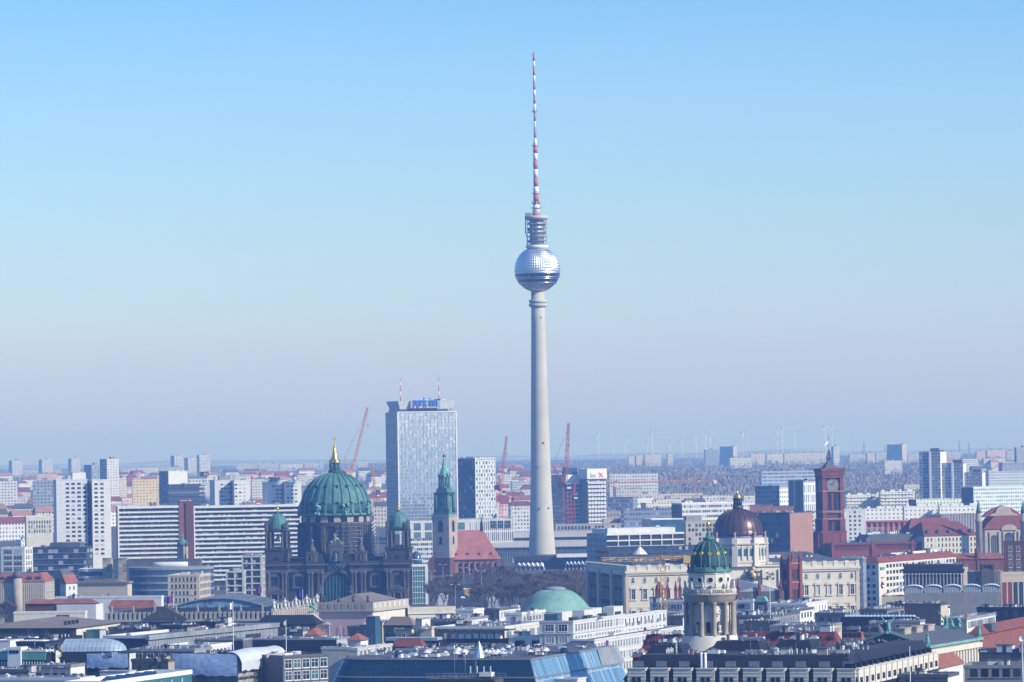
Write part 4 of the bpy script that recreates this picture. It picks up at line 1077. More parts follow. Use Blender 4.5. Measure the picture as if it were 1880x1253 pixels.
def near_dome():
    L = Local(1303, 1100, 1150)
    t = thing('domed_round_tower', 'round colonnaded stone tower with a green ribbed dome, gilt portholes and a gilded figure', 'tower', L.root)
    m = L.m; cxp = 1303
    Z = lambda y: L.z(cxp - (y - 1100) * -.0166 * -1, y)
    b = MB(); s = m(50); b.box(-s * 1.35, s * 1.35, -s * 1.2, s * 1.2, 0, Z(1196)); b.box(-s * 1.4, s * 1.4, -s * 1.25, s * 1.25, Z(1196), Z(1193)); b.build('square_base', 'stone', t)
    b = MB(); b.lathe([(m(54), 0), (m(54), Z(1186)), (m(52), Z(1185)), (m(52), Z(1170)), (m(49), Z(1168)), (m(49), Z(1166))], 48); b.build('round_base', 'cream_pale', t)
    b = MB(); b.lathe([(m(38), Z(1168)), (m(38), Z(1103))], 48); cella = b.build('inner_wall', 'cream_pale', t)
    nC = 12
    for k in range(nC):
        a = R(360 / nC * k - 90 + 7)
        x, y = m(44.5) * math.cos(a), m(44.5) * math.sin(a)
        b = MB(); b.lathe([(m(5.1), Z(1167)), (m(5.1), Z(1164.5)), (m(4.2), Z(1163)), (m(4.3), Z(1140)), (m(3.7), Z(1112)), (m(4.0), Z(1111)), (m(5.6), Z(1106)), (m(5.6), Z(1105))], 14); b.build('column', 'stone', t, (x, y, 0))
        a2 = a + R(180 / nC); xx, yy = m(37.8) * math.cos(a2), m(37.8) * math.sin(a2)
        if math.sin(a2) < .3:
            b = MB()
            if k % 2: b.box(-m(3.4), m(3.4), -.2, .3, Z(1161), Z(1141)); b.build('doorway', 'black', cella, (xx, yy, 0), a2 + R(90))
            else:
                b.slab_xz(b.arch_wall(0, 0, Z(1160), m(7), m(20)), -.15, .3); n_ = b.build('niche', 'stone_dark', cella, (xx, yy, 0), a2 + R(90))
                put('statue', statue_mesh(0, 'cream_pale', 2.5), n_, (0, -.45, Z(1160)))
            b = MB()
            for j in range(7): b.ball((rnd.uniform(-.5, .5), -.1, Z(1124) + rnd.uniform(-1.1, 1.1)), rnd.uniform(.2, .34), n=4)
            b.build('relief', 'cream_pale', cella, (xx, yy, 0), a2 + R(90))
    b = MB(); b.lathe([(m(46.5), Z(1106)), (m(46.5), Z(1100)), (m(47.5), Z(1099.5)), (m(47.5), Z(1095)), (m(49), Z(1094)), (m(51), Z(1091)), (m(51), Z(1090)), (m(40), Z(1089.5))], 56); b.build('entablature', 'stone', t)
    b = MB(); b.lathe([(m(48.3), Z(1090)), (m(48.3), Z(1088.6)), (m(46.6), Z(1088.6)), (m(46.6), Z(1090))], 56); b.lathe([(m(48.3), Z(1082.2)), (m(48.3), Z(1080.8)), (m(46.6), Z(1080.8)), (m(46.6), Z(1082.2))], 56)
    for k in range(84):
        a = 6.2832 * k / 84; b.tube((m(47.4) * math.cos(a), m(47.4) * math.sin(a), Z(1089)), (m(47.4) * math.cos(a), m(47.4) * math.sin(a), Z(1082)), .14 if k % 7 else .32, n=5)
    b.build('balustrade', 'cream_pale', t)
    for k in range(12):
        a = R(30 * k + 12); put('statue', statue_mesh(k % 3, 'cream_pale', 2.3), t, (m(46) * math.cos(a), m(46) * math.sin(a), Z(1081)), a + R(90))
    b = MB(); b.lathe([(m(39), Z(1090)), (m(39), Z(1078)), (m(39.8), Z(1077.5)), (m(39.8), Z(1074)), (m(39), Z(1073.5)), (m(39), Z(1054)), (m(40.5), Z(1053)), (m(40.5), Z(1051))], 12, ph=R(15), smooth=False); dr = b.build('drum', 'cream_pale', t)
    for k in range(12):
        a = R(30 * k - 90); ap = m(39) * math.cos(R(15))
        b = MB(); b.lathe([(m(4.6), -.3), (m(4.6), .05)], 20, m=1); b.lathe([(m(5.3), -.3), (m(5.3), .16), (m(4.6), .16), (m(4.6), -.28)], 20)
        b.v = [(x_, -z_, y_) for x_, y_, z_ in b.v]; b.build('round_window', ['offwhite', 'black'], dr, (ap * math.cos(a), ap * math.sin(a), Z(1064)), a + R(90))
    b = MB(); b.lathe([(m(40), Z(1051.5)), (m(41.5), Z(1050)), (m(41), Z(1047)), (m(36.5), Z(1044)), (m(36), Z(1041))], 48); b.build('dome_ring', 'copper', t)
    for k in range(12):
        a = R(30 * k + 15 - 90); b = MB(); b.lathe([(.2, 0), (.25, .3), (.12, .5), (.22, 1.0), (.3, 1.3), (.05, 1.9)], 8); b.build('urn', 'dark_metal', t, (m(39.5) * math.cos(a), m(39.5) * math.sin(a), Z(1048)))
    z0, z1, rr = Z(1043), Z(992), m(33.5)
    prof = [(rr, z0)] + [(rr * math.cos(1.5708 * k / 12.8) ** .8, z0 + (z1 - z0) * math.sin(1.5708 * k / 12.8) ** 1.0) for k in range(1, 13)] + [(m(7.5), z1)]
    d = ribbed_dome(prof, 12, 'copper_dark', 'copper', t, n=60, ribw=.26, ribout=.2, ph=R(-15))
    for k in range(12):
        a = R(30 * k - 90 + 15); zz_ = Z(1016); 
        b = MB(); b.lathe([(m(3.6), -.2), (m(3.6), .28)], 18); b.v = [(x_, -z_, y_) for x_, y_, z_ in b.v]
        r_ = rr * .885; b.build('gilt_porthole', 'gold', d, (r_ * math.cos(a - R(15)), r_ * math.sin(a - R(15)), zz_), a - R(15) + R(90))
    b = MB(); b.lathe([(m(8), z1 - .2), (m(10), Z(990)), (m(10), Z(988)), (m(6), Z(986.5)), (m(3.5), Z(981)), (m(2.4), Z(977)), (m(1.8), Z(975))], 24); b.build('pedestal', 'copper', t)
    b = MB(); b.lathe([(m(1.2), Z(976)), (m(2.4), Z(972)), (m(2.0), Z(968)), (m(3.0), Z(963)), (m(2.2), Z(959)), (m(.8), Z(957.5))], 10); b.ball((0, 0, Z(955.7)), m(1.5), n=6)
    b.tube((m(2), 0, Z(960)), (m(3.6), -.2, Z(954)), m(.8), m(.5)); b.tube((-m(2), 0, Z(960)), (-m(3), -.3, Z(965)), m(.8), m(.5)); b.build('gilded_figure', 'gold', t)
near_dome()

def town_hall():
    D = 2600
    B = Bld('town_hall', 'long red brick town hall wing with cornice and arched windows', 'town hall', 1459, 1528, 1776, 998, 14, D=D - 20)
    B.d = 70
    B.body('rathaus', 'slate_grey', parapet=0)
    b = MB()
    for z, o, h in ((B.h - 1.2, 1.0, 1.2), (B.h - 4.0, .5, .5), (B.h - 8.8, .5, .6)): b.box(-o, B.w + o, -o, .4, z, z + h); b.box(-o, .4, .4, B.d, z, z + h)
    for k in range(60): b.box(.6 + k * B.w / 60, 1.2 + k * B.w / 60, -.45, .1, B.h - 3.2, B.h - 1.4)
    for k in range(4): b.box(B.w * k / 3.4 - .8, B.w * k / 3.4 + .8, -1.2, .4, 0, B.h + 1.0)
    b.build('cornice', 'rathaus', B.t)
    B.windows('F', 4, B.w - 4, 26, B.h - 15, 0, 1, 2.0, 4.4, 'brick_dark', ['glass', 'black'], arch=True)
    b = MB(); b.box(B.w * .28, B.w * .8, 8, 30, B.h, B.h + 2); b.slab_xz([(B.w * .28, B.h + 2), (B.w * .8, B.h + 2), (B.w * .77, B.h + 4.6), (B.w * .31, B.h + 4.6)], 9, 29, 0); b.build('roof_block', 'slate_grey', B.t)
    for k in range(10): roof_unit('vent' if k % 2 else 'box', B.t, (B.w * (.32 + .047 * k), 12 + 6 * (k % 3), B.h + 4.5), 0, .9)
    B.clutter(12, z=B.h, y0=.05, y1=.3)
    # clock tower
    L = Local(1525, 1000, D)
    t = thing('clock_tower', 'square red brick clock tower with corner buttresses, dark roof and flag mast', 'tower', L.root, R(14))
    Z = lambda y: L.z(1525, y); m = L.m
    s = m(48) / (math.cos(R(14)) + math.sin(R(14))) / 2
    b = MB(); q = s * .84
    b.box(-q, q, -q, q, 0, Z(869)); b.build('shaft', 'rathaus', t)
    for sx_ in (-1, 1):
        for sy_ in (-1, 1):
            o = MB(); c = s * .86; e = s * .17
            o.box(sx_ * c - e, sx_ * c + e, sy_ * c - e, sy_ * c + e, 0, Z(872)); 
            o.box(sx_ * c - e * 1.5, sx_ * c + e * 1.5, sy_ * c - e * 1.5, sy_ * c + e * 1.5, 0, Z(953))
            o.build('corner_buttress', 'rathaus', t)
    b = MB(); b.box(-s * 1.22, s * 1.22, -s * 1.05, s, 0, Z(976)); b.box(-s * 1.27, s * 1.27, -s * 1.1, s, Z(977.5), Z(975)); b.box(-s * 1.5, -s * 1.1, -s * .9, s, 0, Z(977)); b.build('tower_foot', 'rathaus', t)
    b = MB()
    for y0, o in ((953, 1.06), (941, 1.04), (939, 1.1), (902, 1.04), (876, 1.05)): b.box(-s * o, s * o, -s * o, s * o, Z(y0 + 1.2), Z(y0 - 1.2))
    b.build('string_course', 'brick_pink', t)
    b = MB(); b.box(-s * 1.08, s * 1.08, -s * 1.08, s * 1.08, Z(873), Z(866)); b.box(-s * 1.16, s * 1.16, -s * 1.16, s * 1.16, Z(866), Z(860))
    for k in range(10):
        for sy_ in (-1, 1): b.box(-s + k * s * .205, -s + k * s * .205 + s * .1, sy_ * s * 1.0 - .6, sy_ * s * 1.0 + .6, Z(878), Z(872))
        b.box(-s * 1.08, s * 1.0, -s + k * s * .205, -s + k * s * .205 + s * .1, Z(878), Z(872))
    b.build('crown_cornice', 'rathaus', t)
    for rz in (0, -90, 90):
        for (y0, y1, w_) in ((937, 906, 3.2), (976, 957, 3.6)):
            for q2 in (-1, 1):
                o = MB(); o.slab_xz(o.arch_wall(q2 * s * .27, 0, Z(y0), m(w_ * 2), Z(y1) - Z(y0)), -q - .18, -q + .3); o.build('lancet_window', 'black', t, None, R(rz))
        for q2 in range(7):
            o = MB(); x = (q2 - 3) * s * .22; o.box(x - .55, x + .55, -q - .15, -q + .2, Z(951), Z(943)); o.build('blind_arcade', 'brick_dark', t, None, R(rz))
        for q2 in (-1, 1):
            for (y0, y1) in ((900, 880), (936, 910)):
                o = MB(); o.box(q2 * s * .73 - .8, q2 * s * .73 + .8, -q - .12, -q + .2, Z(y0), Z(y1)); o.build('slit', 'black', t, None, R(rz))
        o = MB(); o.lathe([(m(14.5), -.3), (m(14.5), .1)], 28, m=0); o.v = [(x_, -z_, y_) for x_, y_, z_ in o.v]
        cf = o.build('clock_surround', 'brick_dark', t, None, R(rz)); 
        for v in cf.data.vertices: v.co.y -= q + .1; v.co.z += Z(891)
        o = MB(); o.lathe([(m(12), -.3), (m(12), .1)], 28, m=0); o.v = [(x_, -z_, y_) for x_, y_, z_ in o.v]
        cf = o.build('clock_face', 'concrete_dark', t, None, R(rz))
        for v in cf.data.vertices: v.co.y -= q + .35; v.co.z += Z(891)
        o = MB()
        for k in range(12):
            a = R(30 * k); o.tube((m(9) * math.sin(a), -q - .5, Z(891) + m(9) * math.cos(a)), (m(11) * math.sin(a), -q - .5, Z(891) + m(11) * math.cos(a)), .16, n=4)
        for a, l_ in ((R(-60), 6), (R(20), 9)): o.tube((0, -q - .55, Z(891)), (m(l_) * math.sin(a), -q - .55, Z(891) + m(l_) * math.cos(a)), .2, n=4)
        o.build('clock_hands', 'black', t, None, R(rz))
    b = MB(); k = s * .62; b.lathe([(k * 1.414, Z(861)), (k * 1.25, Z(858)), (s * .18, Z(846)), (s * .16, Z(844))], 4, ph=R(45), smooth=False); b.build('roof', 'slate_grey', t)
    b = MB()
    for j in range(4):
        a = R(90 * j + 45); b.tube((s * .26 * math.cos(a), s * .26 * math.sin(a), Z(846)), (s * .05 * math.cos(a), s * .05 * math.sin(a), Z(826)), .22, n=4)
    b.lathe([(s * .3, Z(843)), (s * .3, Z(841.5))], 12); b.tube((0, 0, Z(846)), (0, 0, Z(800)), .22, .1); b.build('flag_mast', 'dark_metal', t)
    b = MB(); pts = [(0, Z(809)), (-m(4), Z(811)), (-m(8), Z(816)), (-m(8.5), Z(820)), (-m(4), Z(816)), (0, Z(813))]; b.slab_xz(pts, -.05, .05); b.build('flag', 'flag_white', t)
town_hall()

def brick_twin_church():
    D = 1800
    B = Bld('brick_twin_tower', 'narrow red brick church front with two pinnacled towers beside the palace', 'church tower', 1437, 1449, 1468, 1034, 40, D=D)
    B.body('rathaus', 'slate_grey', parapet=0)
    for x in (0, B.w):
        for y in (0, B.d):
            b = MB(); b.box(x - .8, x + .8, y - .8, y + .8, 0, B.h + 1); b.lathe([(1.0, B.h + 1), (.8, B.h + 2.4), (.1, B.h + 5.4)], 6, x, y); b.build('pinnacle', 'rathaus', B.t)
    b = MB(); 
    for k in range(5): b.box(B.w * (k + .5) / 5 - .25, B.w * (k + .5) / 5 + .25, -.3, .5, B.h, B.h + 1.8); b.box(-.3, .5, B.d * (k + .5) / 5 - .25, B.d * (k + .5) / 5 + .25, B.h, B.h + 1.8)
    for z in (B.h - .6, B.h - 9, B.h - 18): b.box(-.4, B.w + .4, -.4, .4, z, z + .6); b.box(-.4, .4, .4, B.d, z, z + .6)
    b.build('battlement', 'brick_pink', B.t)
    for f in 'FL':
        for j in range(3):
            B.windows(f, B.span(f) * .25, B.span(f) * .75, 3, B.h - 7.5 - 9 * j, 0, 1, 1.0, 4.4, None, ['black'], bars=0, sill=False, arch=True, name='lancet_window')
    # nave: low blue-grey roof with a row of brick pinnacles
    n = Bld('brick_nave', 'church nave with grey metal roof between rows of red brick pinnacles', 'church', 1232, 1352, 1440, 1087, 3, D=1760, d=18)
    n.body('slate_grey', 'roof_grey', parapet=0); n.hip('roof_light', 2.4, over=0, ridge_inset=1)
    kx = lambda px: (ray(px, 1085).x * 1760 - n.t.location.x)
    for px_ in (1207, 1225, 1240, 1248, 1355, 1394, 1433):
        b = MB(); x = kx(px_); 
        for yy in (-.6,): b.box(x - .6, x + .6, yy - .6, yy + .6, 0, n.h + 1.4); b.box(x - .8, x + .8, yy - .8, yy + .8, n.h + .9, n.h + 1.4); b.lathe([(.8, n.h + 1.4), (.65, n.h + 2.4), (.1, n.h + 5.4)], 8, x, yy)
        b.build('pinnacle', 'rathaus', n.t)
    for px_ in (1363, 1402):
        b = MB(); x = kx(px_); b.lathe([(.7, 0), (.7, n.h + 2), (.1, n.h + 6.0)], 8, x, 16); b.build('pinnacle', 'rathaus', n.t)
    b = MB(); b.lathe([(1.6, 0), (1.6, n.h + 3), (.2, n.h + 5)], 8, kx(1211), 3); b.build('stair_turret', 'rathaus', n.t)
brick_twin_church()

def low_green_dome():
    L = Local(1020, 1110, 1640)
    t = thing('low_green_dome', 'wide low green copper dome with a pale flat cap rising among white roofs', 'church dome', L.root)
    Z = lambda y: L.z(1020, y); m = L.m
    b = MB(); b.lathe([(m(66), 0), (m(66), Z(1122))], 64); b.build('rotunda_wall', 'stone', t)
    prof = [(m(67), Z(1123)), (m(66), Z(1121))]
    for k in range(1, 12):
        f = k / 12; prof.append((m(66) * (1 - f) + m(18.5) * f, Z(1121) + (Z(1083) - Z(1121)) * math.sin(f * 1.5708) ** .98))
    prof.append((m(18.5), Z(1083)))
    d = ribbed_dome(prof, 60, 'copper_pale', 'copper_pale', t, n=96, ribw=.12, ribout=.06)
    b = MB(); b.lathe([(m(19.5), Z(1083.6)), (m(19.5), Z(1081.5)), (m(17), Z(1079)), (m(8), Z(1077.2)), (.01, Z(1076.8))], 40); b.build('cap', 'roof_light', t)
low_green_dome()
# ================================================================ THE CITY BETWEEN THE LANDMARKS
def S(name, label, cat, xa, xb, xc, ytop, yaw, wall, roof='bitumen', D=None, h=None, d=18.0, side=None, par=.9, rim=None, win=(), cl=0, group=None, big=1.0):
    B = Bld(name, label, cat, xa, xb, xc, ytop, yaw, D=D, h=h, d=d, group=group)
    B.body(wall, roof, parapet=par, side=side, rim=rim)
    for w in win:
        w = dict(w); f = w.pop('f')
        for q in f: fill(B, q, **w)
    if cl: B.clutter(cl, big=big)
    return B.done()
def W(f, pu, pv, ww, wh, **k): return dict(f=f, pu=pu, pv=pv, ww=ww, wh=wh, **k)

# -- slab towers on the far bank, upper left of the cathedral
A = S('apartment_tower', 'tall white panel tower, wide wing with blank outer bay and four window columns', 'apartment tower', None, 103, 160, 881, 13, 'pale', 'roof_light', D=2606, d=16, par=.6,
      group='two wings of the white panel tower')
u = lambda px: (px - 103) * 2606 / F_PX / math.cos(R(13))
A.windows('F', u(123), u(154), 4, A.h - 3.6, A.h - 3.6 - 2.79 * 16, 17, 2.3, 1.35, None, ['glass', 'glass', 'glass_blue', 'curtain'], bars=1, sill=False)
b = MB()
for k in range(1, 20): b.box(-.05, A.w, -.06, .05, A.h - 2.79 * k - .9, A.h - 2.79 * k - .82)
b.build('panel_joints', 'concrete', A.t)
A.box('recess', facade('rec', (.16, .19, .24), (.03, .05, .08), 3.2, 2.79, .4, .5), A.w, A.w + 3.6, 5, 14, 0, A.h - 1)  # recess shade put into a dark wall colour; the panels are pale
A.box('lift_housing', 'offwhite', u(134), u(158), 5, 12, A.h - .6, A.h + 4.3); A.clutter(5, x0=.6); roof_unit('mast', A.t, (u(134), 6, A.h), 0, 1.2)
A = S('apartment_tower', 'tall white panel tower, narrow projecting wing with two window columns and blank right bay', 'apartment tower', None, 169, 203, 881, 13, 'offwhite', 'roof_light', D=2607, d=14, par=.6,
      group='two wings of the white panel tower')
u = lambda px: (px - 169) * 2590 / F_PX / math.cos(R(13))
A.windows('F', u(176), u(186.5), 2, A.h - 3.6, A.h - 3.6 - 2.79 * 16, 17, 2.2, 1.35, None, ['glass', 'glass', 'glass_blue', 'curtain'], bars=1, sill=False)
b = MB(); b.box(A.w * .56, A.w * .565, -.05, .05, 0, A.h)
for k in range(1, 20): b.box(-.05, A.w, -.06, .05, A.h - 2.79 * k - .9, A.h - 2.79 * k - .82)
b.build('panel_joints', 'concrete', A.t)

def balcony_slab(name, label, xa, xb, xc, y, D, yaw, rows, bays, pitch=2.79, group=None, wall='offwhite', deep=1.3, glassk='slab_glass'):
    fm = facade(glassk, (.11, .12, .14), (.03, .05, .08), 1.5, pitch, .86, .75, 0, .12, .27, var=.5)
    B = Bld(name, label, 'apartment block', xa, xb, xc, y, yaw, D=D, d=13, group=group)
    B.body(fm, 'roof_light', parapet=0, side='concrete_dark')
    b = MB(); b.box(-.5, B.w + .5, -deep - .2, B.d, B.h - .9, B.h + .5); b.box(-.5, .4, -deep - .2, .2, 0, B.h - .9); b.box(B.w - .4, B.w + .5, -deep - .2, .2, 0, B.h - .9); b.build('frame', wall, B.t)
    me = MB(); me.box(.41, B.w - .41, -deep, -deep + .12, 0, .98); me.box(.41, B.w - .41, -deep + .12, 0, -.16, 0)
    m1 = me.mesh('balcony', [wall])
    for i in range(rows):
        z = B.h - .9 - pitch * (i + 1)
        put('balcony', m1, B.t, (0, 0, z))
    return B
for (lab, xa, xb, xc, rows, bays) in (('long white balcony slab block left of the red brick stair tower', 213, 217, 329, 14, 13), ('long white balcony slab block between the red brick stair tower and the cathedral', 353, 356, 551, 16, 24)):
    B = balcony_slab('balcony_block', lab, xa, xb, xc, 932 if xb < 300 else 931, 2493 if xb < 300 else 2500, 9, rows, bays, group='white balcony slab blocks')
    B.clutter(6, z=B.h + .5, big=.8)
B = S('stair_tower', 'red brick stair tower standing between two white balcony slabs', 'stair tower', None, 329, 355, 920, 9, 'brick', 'bitumen', D=2497, d=10, par=.6)
b = MB(); b.box(B.w * .45, B.w + .02, -.9, 0, 0, B.h - 1); b.build('projecting_bay', 'brick_dark', B.t); B.clutter(6, x0=.15, x1=.85, kinds=['box', 'vent', 'mast', 'duct'])

S('slab_tower', 'pale slab tower with blank sunlit front and dark window side behind red stair tower', 'apartment tower', 292, 309, 344, 865, 24, 'offwhite', 'roof_light', D=3150, par=.5,
  side=facade('slab_dark', (.22, .24, .27), (.03, .05, .08), 2.2, 2.8, .6, .5), cl=6)
S('office_block', 'flat grey office block in shade below the blank pale slab tower', 'office', 309, 368, 372, 889, -16, facade('grey_bands', (.17, .20, .24), (.09, .11, .15), 40, 3.2, 1.0, .35, grough=.4), 'roof_grey', D=3080, par=.6, cl=4)
B = S('stair_core', 'white stair core with stacked projecting landings under a lettered rotating sign', 'stair tower', None, 369, 391, 887, -5, 'offwhite', 'roof_light', D=3060, d=9, par=.4)
for k in range(7):
    o = MB(); o.box(-1.0, 3.6, -1.6, 0, 0, 1.1); o.box(-.9, 3.5, -1.5, -.02, 1.1, 1.7, 1); o.build('landing', ['mast_white', 'dark_metal'], B.t, (0, 0, B.h - 3.4 - 3.1 * k))
b = MB(); b.tube((2.2, 2, B.h - .5), (2.2, 2, B.h + 8), .45, n=8); mst = b.build('sign_mast', 'pale', B.t)
b = MB(); b.box(-1.2, 2.1, 1.6, 2.4, B.h + 4.9, B.h + 8.6); b.box(2.6, 6.0, 1.0, 1.8, B.h + 4.9, B.h + 8.6, 0); b.build('sign_board', 'slate_grey', mst)
text_obj('AG', 3.6, 'mast_white', mst, (4.3, .9, B.h + 5.4), (R(90), 0, 0), .08)
def twin_block(label, xa, x1, x2, x3, x4, y, D, cols, w0, w1, w2, w3, rows):
    A = S('panel_block', label + ', broader left half', 'apartment block', xa, x1, x2, y, 14, 'pale', 'roof_light', D=D + 6, par=.5, group='two halves of a pale panel block')
    C = S('panel_block', label + ', right half beyond the dark recess', 'apartment block', x2, x3, x4, y, 14, 'offwhite', 'roof_light', D=D, par=.5, group='two halves of a pale panel block')
    for B, a, b_, x in ((A, w0, w1, x1), (C, w2, w3, x3)):
        u = lambda px: (px - x) * D / F_PX / math.cos(R(14))
        B.windows('F', u(a), u(b_), 3, B.h - 4, B.h - 4 - 2.85 * (rows - 1), rows, 1.9, 1.2, None, ['glass_blue', 'glass', 'curtain'], sill=False)
    A.box('lift_housing', 'roof_light', A.w * .35, A.w * .95, 4, 10, A.h - .5, A.h + 3.2); A.clutter(4); C.clutter(4)
twin_block('pale panel block behind the balcony slabs', 385, 394, 423, 430, 458, 882, 3000, 3, 407, 420, 433, 448, 9)
twin_block('pale panel block just left of the great green dome', 482, 490, 518, 525, 553, 885, 3010, 3, 502, 515, 528.5, 543, 9)
S('house', 'flat pink plastered house wedged between two pale panel blocks', 'house', None, 463, 482, 917, 8, 'tile_pink', 'roof_light', D=2900, cl=3)
S('house', 'low pale house with red neighbour below the pale panel block', 'house', None, 448, 466, 922, 8, 'roof_light', 'roof_grey', D=2890, cl=3)

# -- lower left offices
S('ministry', 'cream classical building with rows of small windows at far left below the red roofs', 'building', None, 48, 97, 948, 10, 'cream_pale', 'roof_light', D=2900, d=20, win=[W('F', 1.85, 3.2, .9, 1.9, top=3.4, rows=3, frame=None, bars=0)], rim='offwhite', cl=5)
S('office', 'cube shaped white office with large square dark windows in front of the white panel tower', 'office', 2, 45, 60, 1005, -14, 'offwhite', 'roof_light', h=28, par=1.0,
  win=[W('F', 6.6, 3.6, 5.4, 2.5, top=1.6, rows=5, frame='offwhite', bars=2, sill=False), W('R', 4.4, 3.6, 2.2, 2.5, top=1.6, rows=5, frame='offwhite', sill=False)], cl=7)
B = S('office', 'long dark office with thin pale floor bands at the foot of the white panel tower', 'office', 60, 158, 170, 1004, -9, facade('dark_office', (.035, .045, .06), (.03, .05, .08), 3.2, 3.5, .92, .62, 0, .25, .22, var=.6), 'bitumen', h=29, par=.4)
for k in range(7): B.band('F', B.h - .4 - 3.5 * (k + 1), B.h - .1 - 3.5 * (k + 1), 0, B.w, 'steel_dull', .5, 'floor_band')
B.box('roof_storey', 'roof_grey', B.w * .3, B.w * .86, 3, 14, B.h - .5, B.h + 2.6); B.clutter(5, x0=.05, x1=.28)
B = S('institute', 'stone institute with tall pilasters, red tiled mansard and a small round corner turret', 'building', -30, 82, 100, 1068, -8, 'stone', 'bitumen', h=23, par=0, d=16)
B.mansard('tile_red', 4.2, 3.2); fill(B, 'F', 2.4, 4.2, 1.2, 3.2, top=2, rows=4, frame=None, u0=B.w * .3); fill(B, 'R', 3.2, 4.2, 1.2, 2.6, top=2, rows=4)
for k in range(22): B.band('F', 2, B.h - .8, B.w * .25 + k * B.w * .034, B.w * .25 + k * B.w * .034 + .7, 'beige', .35, 'pilaster')
for k in range(5):
    o = MB(); o.slab_xz([(-1.2, 0), (1.2, 0), (1.2, 1.6), (-1.2, 1.6)], -.3, 2.4, 0); o.box(-.9, .9, -.36, -.3, .3, 1.4, 1); o.build('dormer', ['slate_grey', 'glass'], B.t, (B.w * (.3 + .15 * k), .6, B.h + .9))
o = MB(); o.lathe([(2.3, 0), (2.3, B.h + 2)], 16); tr = o.build('turret', 'stone', B.t, (B.w * .56, -.6, 0)); o = MB(); o.lathe([(2.6, B.h + 2), (2.4, B.h + 3.6), (1.6, B.h + 4.9), (.5, B.h + 5.5), (.05, B.h + 6.4)], 16); o.build('turret_dome', 'slate_grey', tr)
B = S('town_house', 'grey town house with steep slate roof beside the red mansard institute', 'house', 97, 118, 138, 1063, -30, 'stone_dark', 'bitumen', h=22, par=0); B.hip('slate_grey', 5, ridge_inset=1.5)
fill(B, 'R', 3, 3.6, 1.2, 1.9, rows=3)
B = S('town_house', 'pale town house with a red gable end right of the grey slate house', 'house', 110, 121, 142, 1072, -30, 'pale', 'bitumen', h=20.5, par=0); B.hip('tile_red', 4.4, ridge_inset=.2); fill(B, 'R', 3, 3.4, 1.3, 1.7, rows=3)
def curved_office(label, px0, px1, y, h, n, bands, matw, matg, curve, name='curved_office', drum=None):
    D = depth_for((px0 + px1) / 2, y, h); L = Local((px0 + px1) / 2, y, D); hw = (P(px1, y, D).x - P(px0, y, D).x) / 2
    t = thing(name, label, 'office', L.root); top = P((px0 + px1) / 2, y, D).z
    pts = [(hw * math.cos(math.pi + math.pi * k / n), curve * math.sin(math.pi + math.pi * k / n) + curve) for k in range(n + 1)] + [(hw, 24), (-hw, 24)]
    b = MB(); b.prism(pts, 0, top, 0, 1); b.build('facade', [matg, 'roof_grey'], t)
    for i in range(bands):
        z = top - 3.5 * i; o = MB()
        q = [(x * 1.012, y_ * 1.0 - .35) for x, y_ in pts[:n + 1]] + [(hw * 1.012, 24.2), (-hw * 1.012, 24.2)]
        o.prism(q, z - 1.1, z + (.25 if i == 0 else 0), 0); o.build('parapet_band', matw, t)
    if drum:
        o = MB(); o.lathe([(hw * drum, top), (hw * drum, top + 2.6)], 40); o.v = [(x, y_ * .45 + 13, z) for x, y_, z in o.v]; o.build('roof_drum', 'pale', t)
    return t
curved_office('small white office with a rounded front beside two beige stone pylons', 142, 196, 1046, 24, 14, 5, 'offwhite', 'glass_blue', 6)
for lab, a, c in (('beige stone pylon beside the rounded white office', 188, 203), ('beige stone pylon next to the red flag', 217, 232)):
    S('stone_pylon', lab, 'pylon', None, a, c, 1025, -6, facade('ashlar', (.42, .36, .28), (.30, .26, .21), 2.4, 1.5, .96, .94, 0, .03, 0, grough=.8), 'roof_grey', h=30, d=6, par=.3, group='pair of beige stone pylons')
S('embassy_link', 'dark glazed link building between two beige stone pylons', 'building', None, 203, 217, 1029, -6, 'glass_blue', 'roof_grey', h=28, d=6, par=.3)
B = S('theatre', 'windowless beige building with a brown flat roof and sunlit right end', 'building', 143, 234, 242, 1069, -12, 'beige', 'roof_brown', h=23, par=.5, rim='roof_brown', cl=3)
b = MB(); b.box(-.8, B.w + .8, -.8, B.d, B.h - .6, B.h + .3); b.box(2, B.w - 6, 3, B.d - 3, B.h + .3, B.h + 1.6); b.build('eaves', 'roof_brown', B.t)
S('annex', 'low grey annex with shed roofs in front of the windowless beige building', 'building', 100, 296, 300, 1094, -10, 'pale', 'roof_grey', h=17, d=20, cl=8)
curved_office('wide grey office with a long curved glass front and flat oval roof', 232, 386, 1043, 27, 22, 6, 'roof_light', 'glass_blue', 13, drum=.42)
S('office_wing', 'plain grey office wing rising behind the curved glass office', 'office', None, 232, 368, 1029, 0, 'roof_grey', 'roof_light', D=2110, d=10, par=.4)
S('bank', 'beige stone office with a grid of square windows and a dark shaded right end', 'office', 308, 366, 386, 1055, -7, 'beige', 'roof_brown', h=25.5, par=.8, cl=6, rim='beige',
  win=[W('F', 1.75, 3.35, 1.0, 1.9, top=1.3, rows=5, frame=None, bars=1), W('R', 3.2, 3.35, 1.6, 1.9, top=1.3, rows=5, frame=None)])
